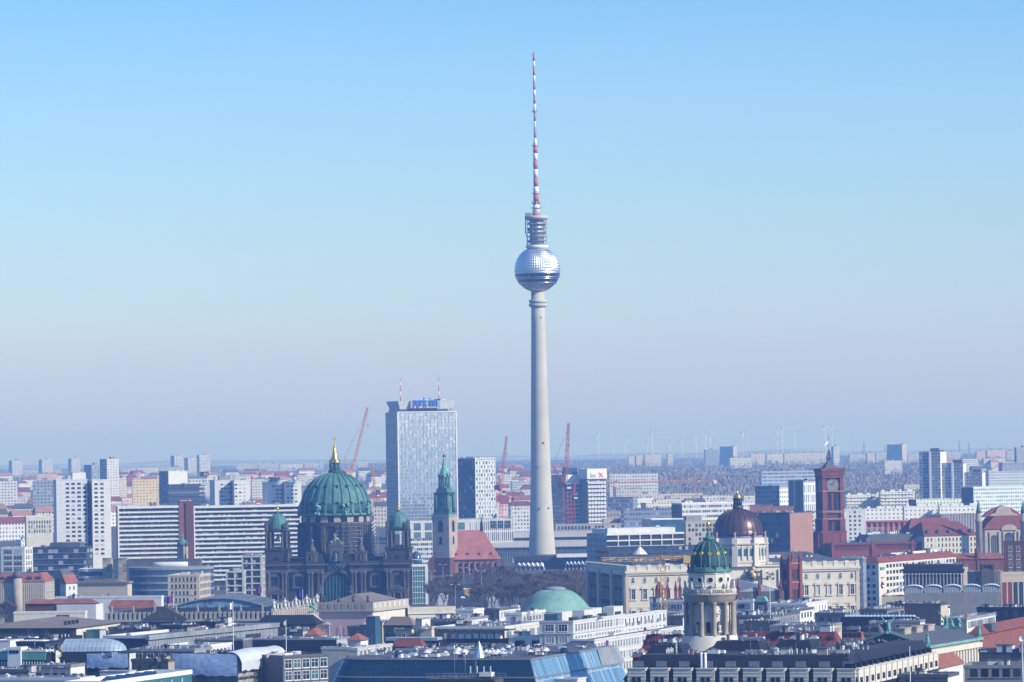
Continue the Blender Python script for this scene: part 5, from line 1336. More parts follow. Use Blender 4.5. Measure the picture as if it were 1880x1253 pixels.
def frame_office(label, xa, xb, xc, y, h, yaw):
    B = S('frame_office', label, 'office', xa, xb, xc, y, yaw, facade('frame_glass', (.02, .03, .045), (.03, .05, .08), 1.4, 3.5, .93, .9, 0, .05, .12, var=.6), 'roof_light', h=h, par=0, d=18)
    for f in 'FR':
        L = B.span(f)
        for k in range(int(B.h / 3.5)): B.band(f, B.h - 3.5 * k - .7, B.h - 3.5 * k + (.2 if k == 0 else 0), -.3, L + .3, 'concrete', .7, 'floor_slab')
        n = max(2, round(L / 7))
        for k in range(n + 1): B.band(f, 0, B.h - .7, L * k / n - .4, L * k / n + .4, 'concrete', .62, 'pier')
    B.clutter(5, z=B.h); return B
frame_office('lower concrete frame office with dark glass left of the cathedral front', 416, 446, 449, 1049, 24, -5)
frame_office('taller concrete frame office with dark glass touching the cathedral corner', 445, 479, 484, 1021, 30, -5)
B = S('church_turret', 'small stone church turret with a green cap before the white balcony slab', 'church tower', 325, 337, 341, 1003, -30, 'stone', 'slate', D=2330, d=5, par=0)
o = MB(); o.lathe([(3.0, B.h), (3.1, B.h + 1.5), (2.0, B.h + 3.2), (.8, B.h + 3.8), (.7, B.h + 5.2), (.1, B.h + 7.5)], 12, B.w / 2, B.d / 2); o.build('cap', 'copper', B.t)

# -- around the station square, between cathedral and television tower
fm = facade('white_ribbon', (.66, .66, .65), (.04, .06, .09), 1.4, 3.4, .85, .5, 0, .25, .3, var=.6)
S('ribbon_office', 'white office with dark ribbon windows squeezed between cathedral turret and brick church', 'office', None, 750, 800, 990, 6, fm, 'roof_light', D=2850, cl=4)
S('department_store', 'pale store with tall glazed bays behind the church tower', 'store', None, 753, 860, 958, 6, 'offwhite', 'roof_light', D=2990, d=30, win=[W('F', 7.5, 6.6, 5.0, 5.2, top=1.4, rows=2, frame='pale', bars=3, sill=False, panes=['glass_teal', 'glass_blue'])], cl=4)
S('long_office', 'very long pale office with fine vertical windows running behind the church roof', 'office', None, 839, 942, 954, 6, facade('fine_vert', (.62, .60, .57), (.10, .13, .17), 1.5, 8, .5, .8, 0, .1, .3), 'offwhite', D=3010, d=30, par=1.2, cl=8,
  win=[W('F', 6, 5, 4.2, 5.6, top=1.6, rows=1, frame='pale', bars=2, sill=False, u0=24)])
S('roof_hall', 'flat white roof hall above the long pale office', 'hall', None, 848, 918, 924, 6, facade('hall_ribs', (.70, .70, .68), (.30, .33, .38), 3, 9, .25, .5, 0, .05, 0), 'mast_white', D=3330, d=60, par=.5, cl=3)
S('office_block', 'white windowed office block between the tower shaft and the red luffing crane', 'office', None, 938, 974, 931, 6, facade('wh_small', (.66, .66, .64), (.06, .08, .12), 2.4, 3.0, .5, .45, 0, .3, .3), 'roof_grey', D=3200, d=20, cl=4, par=.5)
t = Local(785, 940, 3300); q = thing('ribbed_hall_roof', 'golden ribbed vaulted hall roof behind the right cathedral turret', 'hall', t.root)
b = MB()
for k in range(10):
    x0 = t.m(-17 + 3.5 * k); zt = t.z(785, 946)
    b.lathe([(t.m(13.5), 0), (t.m(14), .4), (t.m(14), t.m(2.6)), (t.m(13.5), t.m(3.0))], 14, a0=0, a1=math.pi) if False else None
    pts = [(t.m(15) * math.cos(math.pi * j / 12) * (1 - .02 * abs(k - 5)), zt + t.m(14 - .5 * k) * math.sin(math.pi * j / 12)) for j in range(13)]
    b.face([]) if False else None
    for j in range(12):
        (y0, z0), (y1, z1) = pts[j], pts[j + 1]
        b.face([(x0, y0, z0), (x0 + t.m(2.6), y0, z0), (x0 + t.m(2.6), y1, z1), (x0, y1, z1)][::-1]); b.face([(x0 + t.m(2.6), y0 * .95, z0 - .3), (x0 + t.m(3.5), y0 * .95, z0 - .3), (x0 + t.m(3.5), y1 * .95, z1 - .3), (x0 + t.m(2.6), y1 * .95, z1 - .3)][::-1])
b.build('vault', 'cream', q); b = MB(); b.box(-t.m(18), t.m(18), -t.m(15), t.m(15), 0, t.z(785, 946)); b.build('wall', 'pale', q)
def glass_tower():
    gm = facade('glass_tower_w', (.56, .62, .65), (.15, .20, .26), 3.4, 3.3, .62, .72, 0, .12, .1, shift=True, var=.5)
    gs = facade('glass_tower_d', (.07, .10, .14), (.05, .08, .12), 2.0, 3.3, .8, .75, 0, .1, .1, grough=.12)
    B = Bld('glass_tower', 'square glass tower with a staggered white window front and dark left side', 'office tower', 839, 872, 908.5, 841, 40, D=3300)
    B.body(gm, 'roof_grey', side=gs, rim='pale'); B.clutter(8)
    b = MB()
    for k in range(9): b.box(B.w * k / 8 - .25, B.w * k / 8 + .25, -.35, .05, 0, B.h)
    b.build('fins', 'offwhite', B.t)
glass_tower()
def station():
    D = 3010; L = Local(968, 1000, D)
    t = thing('railway_station', 'long two-tier grey roofed railway station hall behind the television tower foot', 'station', L.root, R(1))
    x0, x1 = L.x(838, 1000), L.x(1104, 1000); z = lambda y: L.z(968, y)
    def tier(n, y0, y1, prof, mat):
        b = MB()
        for (ya, za), (yb, zb) in zip(prof[:-1], prof[1:]): b.face([(x0, ya, za), (x1, ya, za), (x1, yb, zb), (x0, yb, zb)])
        for x in (x0, x1): b.face([(x, ya, za) for ya, za in (prof if x == x1 else prof[::-1])])
        return b.build(n, mat, t)
    tier('upper_roof', 0, 0, [(10, z(992)), (12, z(984)), (17, z(979)), (24, z(977)), (32, z(979)), (38, z(990))], facade('roof_seams', (.38, .37, .36), (.32, .31, .31), 2, 50, .08, 1, 0, 0, 0, grough=.6))
    tier('lower_roof', 0, 0, [(0, z(1005)), (1.5, z(998)), (5, z(994)), (12, z(993)), (40, z(993)), (42, z(1005))], MATS['roof_seams'])
    b = MB(); b.box(x0, x1, 9.5, 11, z(994), z(988)); b.build('clerestory', 'glass', t)
    b = MB(); b.box(x0, x1, 1, 40, 0, z(1005.5)); b.build('hall_glazing', facade('hall_glass', (.10, .11, .12), (.06, .09, .12), 1.6, 4.0, .85, .8, 0, .1, .1), t)
    b = MB(); b.box(x0, x1, -.6, 1, z(1006), z(1004.4))
    for k in range(60): b.box(x0 + (x1 - x0) * k / 60 - .15, x0 + (x1 - x0) * k / 60 + .15, .7, 1.05, 0, z(1006))
    b.build('eaves_frame', 'grey_metal', t)
station()
def tower_pavilion():
    D = 2840; L = Local(997, 1025, D)
    t = thing('tower_pavilion', 'low dark flat pavilion around the foot of the television tower', 'pavilion', L.root)
    X = lambda p: L.x(p, 1025); Z = lambda y: L.z(997, y)
    b = MB(); b.box(X(945), X(1096), 3, 38, 0, Z(1021) - 3.4); b.build('glazing', 'glass', t)
    b = MB(); b.box(X(943), X(1078), 2, 40, Z(1021) - 3.4, Z(1021)); b.build('roof_slab', 'dark_metal', t)
    b = MB(); b.box(X(1022), X(1099), -4, 2, Z(1021) - .4, Z(1020) + .8); b.box(X(1022), X(1099), -4.5, -4, Z(1021) - 1.2, Z(1020) + 1); b.build('canopy', 'mast_white', t)
    for lab, xa, xb, k0 in (('folded white concrete canopy left of the tower foot', 948, 998, 1), ('folded white concrete canopy with steep peaks right of the tower foot', 1037, 1079, 0)):
        q = thing('folded_canopy', lab, 'canopy', (L.ox, D - 22, 0), 0, 'folded white canopies at the tower foot')
        n = 6; b = MB()
        for k in range(n):
            a, c = X(xa) + (X(xb) - X(xa)) * k / n, X(xa) + (X(xb) - X(xa)) * (k + 1) / n; mid = (a + c) / 2
            zt, zl, zm = Z(1029) - (.25 * k if k0 else 0), Z(1040), Z(1035)
            zb_ = Z(1031) if k0 else Z(1030)
            b.face([(a, 0, zl), (mid, -3, zt - 1.5), (mid, 10, zb_), (a, 10, zm)]); b.face([(mid, -3, zt - 1.5), (c, 0, zl), (c, 10, zm), (mid, 10, zb_)])
            b.face([(a, 0, zl), (a, 10, zm), (a, 10, zm - .4), (a, 0, zl - .4)])
            b.face([(a, .2, zl - .4), (mid, -2.8, zt - 1.9), (mid, 10, zb_ - .4), (a, 10, zm - .4)][::-1]); b.face([(mid, -2.8, zt - 1.9), (c, .2, zl - .4), (c, 10, zm - .4), (mid, 10, zb_ - .4)][::-1])
        b.build('folded_shell', 'mast_white', q)
        b = MB()
        for k in range(n + 1): x = X(xa) + (X(xb) - X(xa)) * k / n; b.tube((x, .4, 0), (x, .4, Z(1040) - .3), .35, n=6)
        b.build('struts', 'mast_white', q)
    q = thing('fountain_tent', 'white pleated pyramid roof peeping over the palace roof', 'pavilion', P(1175, 1017, 2250) * Vector((1, 1, 0)) if False else (P(1175, 1017, 2250).x, 2250, 0))
    L2 = Local(1175, 1017, 2250); b = MB(); b.lathe([(L2.m(14), L2.z(1175, 1018)), (.3, L2.z(1175, 1004))], 12, smooth=False); b.build('pleated_roof', 'mast_white', q); b = MB(); b.lathe([(L2.m(11), 0), (L2.m(11), L2.z(1175, 1018))], 12); b.build('wall', 'glass', q)
tower_pavilion()
def balcony_tower():
    D = 3250
    gl = facade('bt_glass', (.26, .29, .33), (.05, .08, .12), 2.2, 3.3, .85, .6, 0, .2, .2, var=.6)
    B = Bld('balcony_tower', 'office tower with rows of white balcony boxes and a white sign band on top', 'office tower', 1062, 1077, 1112, 861, 22, D=D)
    B.body(gl, 'roof_light', parapet=0, side='concrete_dark')
    B.box('sign_band', 'mast_white', -.3, B.w + .3, -1.6, B.d, B.h - 8.2, B.h)
    text_obj('lın', 5.6, 'grey_metal', B.t, (B.w * .28, -1.75, B.h - 7.2), (R(90), 0, 0), .1); text_obj('x', 8.4, 'sign_red', B.t, (B.w * .70, -1.75, B.h - 7.0), (R(90), 0, 0), .2)
    o = MB(); o.box(-1.05, 1.05, -1.4, 0, 0, 1.9); o.box(-.25, .25, -1.46, -1.4, .5, 1.3, 1); me = o.mesh('balcony', ['mast_white', 'glass_pale'])
    for r in range(12):
        for k in range(6): put('balcony', me, B.t, (B.w * (k + .6) / 6.2, 0, B.h - 12.2 - 3.25 * r))
    C = Bld('balcony_tower', 'shaded office tower with dark rooftop storey behind the tall red crane', 'office tower', 1012, 1037, 1066, 872, 22, D=D + 12)
    C.body(gl, 'roof_light', parapet=0, side=gl)
    C.box('roof_storey', 'glass_blue', C.w * .2, C.w * .9, 3, 12, C.h, C.h + 5.5); C.box('sign_band', 'mast_white', 0, C.w, -1.5, 2, C.h - 8, C.h); C.clutter(4, z=C.h)
    for r in range(11):
        for k in range(4): put('balcony', me, C.t, (C.w * (k + .7) / 4.5, 0, C.h - 12 - 3.25 * r))
balcony_tower()
S('arcade_office', 'grey stone office with a row of paired square windows below the balcony towers', 'office', None, 1020, 1162, 963, 4, 'beige_grey', 'roof_grey', D=3090, d=14, par=.4, win=[W('F', 2.6, 4, 1.7, 2.4, top=1.6, rows=1, frame=None)])
B = S('roof_boxes', 'plain beige rooftop block next to a white panelled cube', 'building', None, 1108, 1140, 953, 4, 'beige', 'roof_grey', D=3110, d=12, par=.3)
S('panel_cube', 'white panelled cube on top of the grey stone office', 'building', None, 1140, 1161, 946, 4, facade('cube_grid', (.66, .68, .70), (.55, .57, .6), 2, 2, .9, .9, 0, .05, 0, grough=.6), 'roof_light', D=3105, d=10, par=.3)
S('glass_office', 'blue grey glass office right of the balcony tower', 'office', None, 1110, 1162, 913, -14, facade('bluegrid', (.20, .24, .32), (.10, .14, .22), 2.4, 3.2, .7, .6, 0, .2, .1), 'roof_grey', D=3400, cl=4)
S('annex_block', 'small white office with a thin line of windows behind the blue glass office', 'office', None, 1162, 1200, 913, 10, facade('thinline', (.72, .72, .68), (.08, .1, .14), 3, 6, .7, .2, 0, .45, .3), 'roof_light', D=3700, cl=4)
S('apartment_slab', 'pale slab with five rows of tiny windows in front of the wooded hill', 'apartment block', 1117, 1119, 1208, 870, 8, facade('tiny5', (.58, .57, .58), (.10, .13, .2), 3.0, 3.3, .5, .45, 0, .3, .3), 'roof_light', D=4300, par=.5, cl=3)
S('low_school', 'low grey school building among bare trees beyond the white balcony tower', 'school', None, 1131, 1178, 895, 8, facade('tiny2', (.50, .46, .46), (.12, .15, .2), 2.6, 3.3, .5, .45, 0, .3, .3), 'roof_light', D=4000, par=.4)
S('wide_office', 'broad grey blue office with faint window bands behind the modern white office', 'office', 1140, 1145, 1236, 934, 6, facade('fadedbands', (.22, .26, .33), (.12, .16, .24), 2.2, 3.6, .8, .5, 0, .25, .1), 'roof_grey', D=3050, cl=7)
B = S('ribbon_office', 'long office with stacked pale ribbons and a dark left end behind the green dome', 'office', 1233, 1252, 1356, 924, 24, facade('ribbon2', (.58, .58, .57), (.05, .07, .11), 1.5, 3.6, .82, .5, 0, .25, .25, var=.6), 'mast_white', D=2900, par=1.0, rim='offwhite', side='slate_grey')
B.box('panel_cube', 'roof_light', B.w * .05, B.w * .32, -2, 6, B.h * .2, B.h - 9)
S('flat_office', 'dark glass office under a thin white roof edge left of the green dome', 'office', 1178, 1196, 1254, 953, 18, 'glass_blue', 'offwhite', D=2700, d=22, par=.8, rim='offwhite')
S('grid_office', 'pinkish stone office with a regular grid of paired windows left of the brown dome', 'office', 1254, 1259, 1330, 958, 7, 'beige', 'roof_grey', D=2600, par=.6, win=[W('F', 2.25, 2.9, 1.5, 1.9, top=1.6, rows=6, frame=None, sill=False)], cl=4)
def white_office():
    B = Bld('white_frame_office', 'wide modern office with white frames round dark glass and a white rooftop storey', 'office', 1077, 1114, 1254, 981, 18, D=2500)
    B.body('glass', 'roof_light', parapet=0, side=facade('wf_side', (.26, .29, .33), (.03, .05, .08), 3.4, 3.6, .6, .45, 0, .25, .1))
    b = MB()
    for k in range(4): b.box(-.4, B.w + .4, -1.0, .3, B.h - 3.7 * k - .9, B.h - 3.7 * k + (.3 if k == 0 else -.1))
    b.build('floor_bands', 'offwhite', B.t)
    for k in range(7):
        if k not in (0,): B.band('F', B.h - 7.6, B.h - .9, B.w * k / 7 - .25, B.w * k / 7 + .25, 'offwhite', .9, 'pier')
    b = MB(); b.box(B.w * .02, B.w * .92, 3, B.d * .8, B.h, B.h + 3.2); b.box(B.w * .02, B.w * .12, 1.5, 6, B.h, B.h + 3.6); b.build('roof_storey', 'offwhite', B.t); B.clutter(4, z=B.h + 3.2)
    C = S('dark_office', 'lower dark glazed building at the foot of the modern white office', 'office', 1095, 1116, 1300, 1006, 14, facade('dk2', (.03, .04, .06), (.03, .05, .08), 2, 3.6, .8, .6, 0, .2, .05), 'bitumen', D=2420, d=12, par=.4)
white_office()

# -- right of the palace dome
S('brick_glass_block', 'big office with dark blue glass flank and blank pink brick end beside brown dome', 'office', 1373, 1450, 1492, 941, -24, facade('blueflank', (.035, .07, .12), (.03, .06, .11), 1.8, 3.4, .86, .8, 0, .1, .05, grough=.2), 'roof_light', D=2480, side='brick_pink', par=.6, cl=7)
for a, c, y, lab in ((1376, 1415, 927, 'pink rooftop box left on the blue glass office'), (1417, 1457, 929, 'pink rooftop box right on the blue glass office')):
    S('rooftop_block', lab, 'rooftop block', None, a, c, y, -24 if False else -8, 'brick_pink', 'roof_grey', D=2600, d=14, par=.4, group='pink rooftop boxes')
S('corner_office', 'grey blue office with a white windowed corner strip above the pink brick block', 'office', 1386, 1431, 1447, 892, -30, facade('gb1', (.20, .25, .32), (.08, .12, .18), 2.4, 3.2, .7, .5, 0, .25, .1), 'roof_grey', D=3000, side=facade('gb1s', (.72, .74, .72), (.06, .09, .13), 3.0, 3.4, .5, .55, 0, .25, .1), cl=5)
S('striped_office', 'dark office with a white vertically striped end just left of the brick clock tower', 'office', 1447, 1475, 1500, 882, -35, facade('gb2', (.13, .17, .22), (.09, .12, .18), 2.0, 30, .6, 1, 0, 0, .1), 'roof_grey', D=2920, side=facade('gb2s', (.64, .66, .68), (.05, .08, .13), 2.6, 7, .45, .8, 0, .1, .1), cl=4)
S('parking_deck', 'long hazy building with open pale floor decks left of the brick clock tower', 'building', None, 1398, 1500, 866, 5, facade('decks', (.45, .50, .58), (.16, .22, .34), 6, 3.6, .9, .5, 0, .25, 0), 'roof_light', D=4200, par=.3)
S('grid_block', 'pale panel block with square windows right behind the brick clock tower', 'apartment block', None, 1548, 1589, 935, 8, 'pale', 'roof_grey', D=2780, d=14, par=.6, win=[W('F', 2.9, 2.95, 1.5, 1.5, top=1.5, rows=7, frame=None, sill=False, u0=3.2, u1=13)], cl=4)
S('panel_slab', 'narrow white panel slab visible left of the brick clock tower foot', 'apartment block', None, 1489, 1500, 938, 8, facade('nps', (.66, .66, .65), (.05, .08, .12), 3, 3, .5, .45, 0, .3, .1), 'roof_grey', D=2790, d=14, par=.6)
cs = facade('cream_slab', (.72, .68, .56), (.22, .20, .20), 3.1, 3.0, .6, .42, 0, .3, .4, var=.6)
for i, (a, c, y, D, lab) in enumerate(((1553, 1624, 909, 3650, 'cream balcony slab directly right of the brick clock tower'), (1616, 1679, 903, 3640, 'taller cream balcony slab right of the lower one'),
                                     (1589, 1660, 934, 3300, 'white low slab with sparse windows under the cream balcony slabs'), (1660, 1740, 930, 3250, 'white low slab with a dark left end under the mint block'), (1725, 1796, 929, 3240, 'white low slab reaching towards the mint office'))):
    B = S('cream_slab', lab, 'apartment block', a - 3, a, c, y, 8, cs if i < 2 else facade('white_sparse', (.74, .73, .68), (.09, .10, .13), 3.6, 3.2, .35, .35, 0, .3, .2), 'offwhite', D=D, par=.6, rim='mast_white', group='cream and white slabs east of the clock tower')
    for k in range(4): B.box('roof_hut', 'offwhite', B.w * (k + .3) / 4, B.w * (k + .3) / 4 + 2.4 + k % 2 * 2, 4, 8, B.h - .5, B.h + 1.5)
    if i < 2:
        for k in range(6): B.band('F', B.h - 3 * k - 2.6, B.h - 3 * k - 1.7, .5, B.w - .5, 'mast_white', 1.1, 'balcony')
S('mint_block', 'low mint green block with tiny windows in front of three dark towers', 'apartment block', 1668, 1682, 1766, 917, 16, facade('mint', (.62, .70, .58), (.25, .27, .2), 3, 3.2, .4, .4, 0, .3, .2), 'offwhite', D=3420, par=.5, side='slate_grey')
S('mint_office', 'wide mint tinted office with many windows and a dark blue left end', 'office', 1765, 1787, 1900, 894, 24, facade('mintoff', (.62, .70, .68), (.10, .15, .22), 2.2, 3.1, .55, .5, 0, .3, .25, var=.6), 'offwhite', D=3350, par=.8, side='slate_grey', cl=5)
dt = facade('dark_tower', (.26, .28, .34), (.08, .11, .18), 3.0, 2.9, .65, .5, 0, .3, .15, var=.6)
for a, b_, c, y, lab in ((1687, 1726, 1737.5, 829, 'tallest of three grey residential towers with a white sunlit edge'), (1728, 1768, 1773.5, 850, 'middle of three grey residential towers stepping down'), (1767, 1803, 1809, 867, 'lowest of three grey residential towers stepping down')):
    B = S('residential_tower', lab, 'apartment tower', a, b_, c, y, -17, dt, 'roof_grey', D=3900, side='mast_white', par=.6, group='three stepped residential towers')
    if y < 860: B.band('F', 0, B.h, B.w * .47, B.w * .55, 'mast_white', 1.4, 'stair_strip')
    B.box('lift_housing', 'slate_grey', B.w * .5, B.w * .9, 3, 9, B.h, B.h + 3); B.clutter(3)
S('white_slab', 'white slab with striped windows right of the three grey towers', 'apartment block', 1809, 1815, 1900, 866, 8, facade('ws_r', (.60, .62, .64), (.20, .24, .32), 2.6, 3, .6, .5, 0, .3, .1), 'roof_light', D=4300, par=.5)
S('blue_slab', 'hazy blue grey slab above the white striped slab at far right', 'apartment block', None, 1840, 1900, 850, 8, facade('bs_r', (.30, .34, .40), (.16, .2, .28), 3, 3, .6, .5, 0, .3, .1), 'roof_grey', D=4800, par=.5)
def steel_hall():
    B = Bld('steel_hall', 'pinkish red steel framed hall with cross braces right of the clock tower', 'hall', None, 1589, 1730, 957, 10, D=2830, d=14)
    B.body(facade('steelwall', (.42, .17, .15), (.16, .12, .13), 5.2, 4, .86, .45, 0, .5, 0, grough=.6), 'roof_grey', parapet=0)
    b = MB(); b.box(-.5, B.w + .5, -2.2, 2, B.h - .8, B.h)
    n = 14
    for k in range(n + 1):
        x = B.w * k / n; b.box(x - .35, x + .35, -1.6, -.9, 0, B.h - .8)
        if k in (6, 11): 
            b.tube((x, -1.2, 1), (x + B.w / n, -1.2, B.h - 2), .2, n=4); b.tube((x, -1.2, B.h - 2), (x + B.w / n, -1.2, 1), .2, n=4)
        b.tube((x, -1.2, B.h - 4), (x + 1.6, -1.2, B.h - .8), .18, n=4); b.tube((x, -1.2, B.h - 4), (x - 1.6, -1.2, B.h - .8), .18, n=4)
    b.build('steel_frame', 'pink_steel', B.t)
    q = Bld('truss_bridge', 'pale teal lattice footbridge crossing in front of the red steel hall', 'bridge', None, 1588, 1621, 969, 10, D=2790, d=4)
    b = MB(); b.truss((0, 1, q.h - 2.4), (q.w, 1, q.h - 2.4), 4.2, 6, .25); b.box(0, q.w, -.8, 3, q.h - 5, q.h - 4.6); b.box(0, .5, .5, 1.5, 0, q.h - 5); b.box(q.w - .5, q.w, .5, 1.5, 0, q.h - 5); b.build('lattice', 'copper_pale', q.t)
steel_hall()
def courthouse():
    D = 2620
    B = S('court_wing', 'long courthouse wing with a steep dark red roof and a cream windowed wall', 'courthouse', 1654, 1697, 1796, 985, 20, 'cream', 'bitumen', D=D - 30, par=0, d=16, win=[W('F', 2.6, 3.6, 1.0, 1.9, top=1.3, rows=3, frame=None, bars=0)])
    B.hip('tile_dark', 9, ridge_inset=7)
    for k in range(5):
        o = MB(); o.box(-.9, .9, 0, 3, 0, 1.6); o.slab_xz([(-1.1, 1.6), (1.1, 1.6), (0, 2.5)], -.1, 3); o.build('dormer', 'slate_grey', B.t, (B.w * (.1 + .2 * k), 1.8, B.h + 1.5))
    C = S('court_back_wing', 'second red roofed courthouse wing set behind with a dark sloping end', 'courthouse', 1651, 1668, 1760, 978, 20, 'stone', 'bitumen', D=D + 30, par=0, d=16); C.hip('tile_dark', 9, ridge_inset=6)
    S('ribbed_block', 'grey ribbed office block behind the courthouse roofs', 'office', 1700, 1728, 1800, 945, 20, facade('ribs_b', (.30, .27, .28), (.10, .1, .13), 2.2, 30, .5, 1, 0, 0, 0), 'roof_grey', D=2900, par=.5)
    # main pavilion with three arches
    P0 = Bld('courthouse', 'baroque courthouse pavilion with three tall arched windows under a curved dark red roof', 'courthouse', 1797, 1808, 1892, 972, 20, D=D)
    P0.body('stone', 'slate_grey', parapet=0); h, w = P0.h, P0.w
    pts = [(-1.5, h), (w + 1.5, h), (w - 1, h + 3), (w * .86, h + 8.4), (w * .2, h + 8.4), (1, h + 3)]
    o = MB(); o.slab_xz(pts, -1, P0.d + 1); o.build('roof', 'tile_dark', P0.t)
    o = MB(); zc = h + 8.4; o.slab_xz([(w * .18, zc), (w * .84, zc)] + [(w * .5 + w * .17 * math.cos(math.pi * k / 8), zc + 2.2 + w * .12 * math.sin(math.pi * k / 8)) for k in range(9)], 5, P0.d); gb = o.build('attic_gable', 'stone', P0.t)
    o = MB(); o.slab_xz([(w * .05, zc - 1), (w * .95, zc - 1), (w * .82, zc + 2.6), (w * .67, zc + 5.0), (w * .5, zc + 6.6), (w * .33, zc + 5.0), (w * .18, zc + 2.6)], 7, P0.d + 1); o.build('gable_roof', 'tile_dark', P0.t)
    for cx, ww, hh in ((w * .2, w * .16, 13), (w * .52, w * .2, 16), (w * .82, w * .15, 13)):
        o = MB(); o.slab_xz(o.arch_wall(cx, 0, h - hh - 4, ww, hh + (1.5 if hh > 14 else 0)), -.25, .3); aw = o.build('arched_window', 'glass', P0.t)
        o = MB()
        for s_ in (-1, 1): o.box(cx + s_ * ww * .62 - .5, cx + s_ * ww * .62 + .5, -1.0, .2, 0, h - 2)
        for q in (-.25, 0, .25): o.box(cx + ww * q - .1, cx + ww * q + .1, -.4, 0, h - hh - 4, h - 5)
        o.build('pilasters', 'stone', aw)
    o = MB(); c = w * .52; o.slab_xz([(c - w * .17, h - 1)] + [(c + w * .17, h - 1)] + [(c + w * .17 * math.cos(math.pi * k / 8), h - .5 + w * .1 * math.sin(math.pi * k / 8)) for k in range(9)], -1.1, 0); o.build('round_pediment', 'stone', P0.t)
    for pxs in (1797, 1879):
        q = Local(pxs, 960, D - 25); t = thing('spire_turret', 'slender green capped turret ' + ('left of' if pxs < 1850 else 'at the right end of') + ' the courthouse arches', 'tower', q.root, 0, 'courthouse turrets')
        o = MB(); o.lathe([(q.m(6), 0), (q.m(6), q.z(pxs, 960)), (q.m(7), q.z(pxs, 959)), (q.m(7), q.z(pxs, 955)), (q.m(4.5), q.z(pxs, 954)), (q.m(4.5), q.z(pxs, 942))], 12); o.build('turret_wall', 'stone', t)
        o = MB(); o.lathe([(q.m(5.2), q.z(pxs, 942)), (q.m(3.6), q.z(pxs, 934)), (q.m(1.6), q.z(pxs, 924)), (.05, q.z(pxs, 918))], 12); o.build('turret_cap', 'copper', t)
courthouse()
# ================================================================ RIGHT BANK AND FOREGROUND ROOFS
YW = -20  # turned from the sun: many dark fronts, pale sides hold that light in colour
def vault(name, label, cat, px0, px1, ytop, ybase, D, depth, mat, rib, n=16, yaw=0, nr=9, ends=None):
    """glass or metal barrel roof on its walls, arched front towards us"""
    L = Local((px0 + px1) / 2, ybase, D); hw = (P(px1, ybase, D).x - P(px0, ybase, D).x) / 2
    zb = L.z((px0 + px1) / 2, ybase); rise = L.z((px0 + px1) / 2, ytop) - zb
    t = thing(name, label, cat, L.root, R(yaw))
    r = (hw * hw + rise * rise) / (2 * rise); a0 = math.asin(min(1, hw / r)); pts = [(r * math.sin(-a0 + 2 * a0 * k / n), zb + r * math.cos(-a0 + 2 * a0 * k / n) - r * math.cos(a0)) for k in range(n + 1)]
    b = MB()
    for (xa, za), (xb, zb_) in zip(pts[:-1], pts[1:]): b.face([(xa, 0, za), (xb, 0, zb_), (xb, depth, zb_), (xa, depth, za)], 0, True)
    b.build('vault', mat, t)
    b = MB(); b.slab_xz(pts[::-1][:0] + [(-hw, 0), (hw, 0)] + pts[::-1], .6, depth - .6); b.build('wall', ends or 'glass', t)
    b = MB()
    for k in range(nr + 1):
        y = depth * k / nr
        for (xa, za), (xb, zb_) in zip(pts[:-1], pts[1:]): b.tube((xa, y, za), (xb, y, zb_), .22 if k else .4, n=4)
    for k in range(0, n + 1, 2): b.tube((pts[k][0], 0, pts[k][1]), (pts[k][0], depth, pts[k][1]), .12, n=4)
    b.build('ribs', rib, t)
    return t

# -- beyond the canal, right
S('office', 'blue grey windowed office flank left of the red roofed corner hotel', 'office', 1540, 1584, 1590, 1024, -14, facade('bgf', (.20, .25, .30), (.06, .09, .14), 2.2, 3.2, .55, .5, 0, .3, .1), 'roof_light', h=29, d=30, cl=10)
B = Bld('corner_hotel', 'corner hotel with pale walls, red mansard and a small wall sign on its corner bay', 'hotel', 1585, 1613, 1755, 1034, -28, h=25)
B.body('pale', 'bitumen', parapet=0, side='cream_pale'); B.mansard('tile_dark', 2.9, 2.2)
fill(B, 'F', 2.9, 3.1, 1.5, 1.8, top=1, rows=7, frame=None, sill=False); fill(B, 'R', 4.2, 3.1, 2.8, 1.7, top=1, rows=7, frame=None, sill=False, u0=9); B.done()
o = MB(); o.box(-2.4, 2.4, -.5, 0, 0, 1.3); o.build('wall_sign', 'sign_green', B.t, *B.at('R', 4, B.h - 3.4))
o = MB(); o.lathe([(1.2, -.1), (1.7, .0), (1.0, .3)], 16, a0=.6, a1=5.6); o.v = [(x, -z - .1, y) for x, y, z in o.v]; o.box(-1.4, 2.2, -.3, -.1, .2, .7); o.build('emblem', 'slate', B.t, *B.at('R', 4, B.h - 11))
o = MB()
for k in range(4): o.box(-1.5 + .8 * k, -.9 + .8 * k, -.2, 0, 0, .5)
o.build('lettering', 'slate', B.t, *B.at('R', 4, B.h - 7.6)); B.clutter(10, z=B.h + 2.8)
o = MB(); o.box(0, B.d * .6, 0, .5, 0, 1.2); o.build('roof_edge', 'mast_white', B.t, (B.w - 6, B.d * .3, B.h + 2.8), R(90))
B = S('long_red_roof', 'long low house with an orange tiled roof and brick turret behind the colonnade', 'house', 1700, 1843, 1850, 1026, -3, 'brick', 'bitumen', h=21, par=0, d=12); B.hip('tile_red', 3.0, ridge_inset=2)
o = MB(); o.lathe([(1.4, 0), (1.4, B.h + 3), (.1, B.h + 8)], 8, B.w * .66, 1); o.build('brick_turret', 'brick_dark', B.t)
S('brick_block', 'dark brick block with a white banner window at the right edge', 'building', 1843, 1895, 1900, 994, -6, 'brick_dark', 'slate', h=33, win=[W('F', 4, 4, 1.5, 2.6, top=2.5, rows=4)])
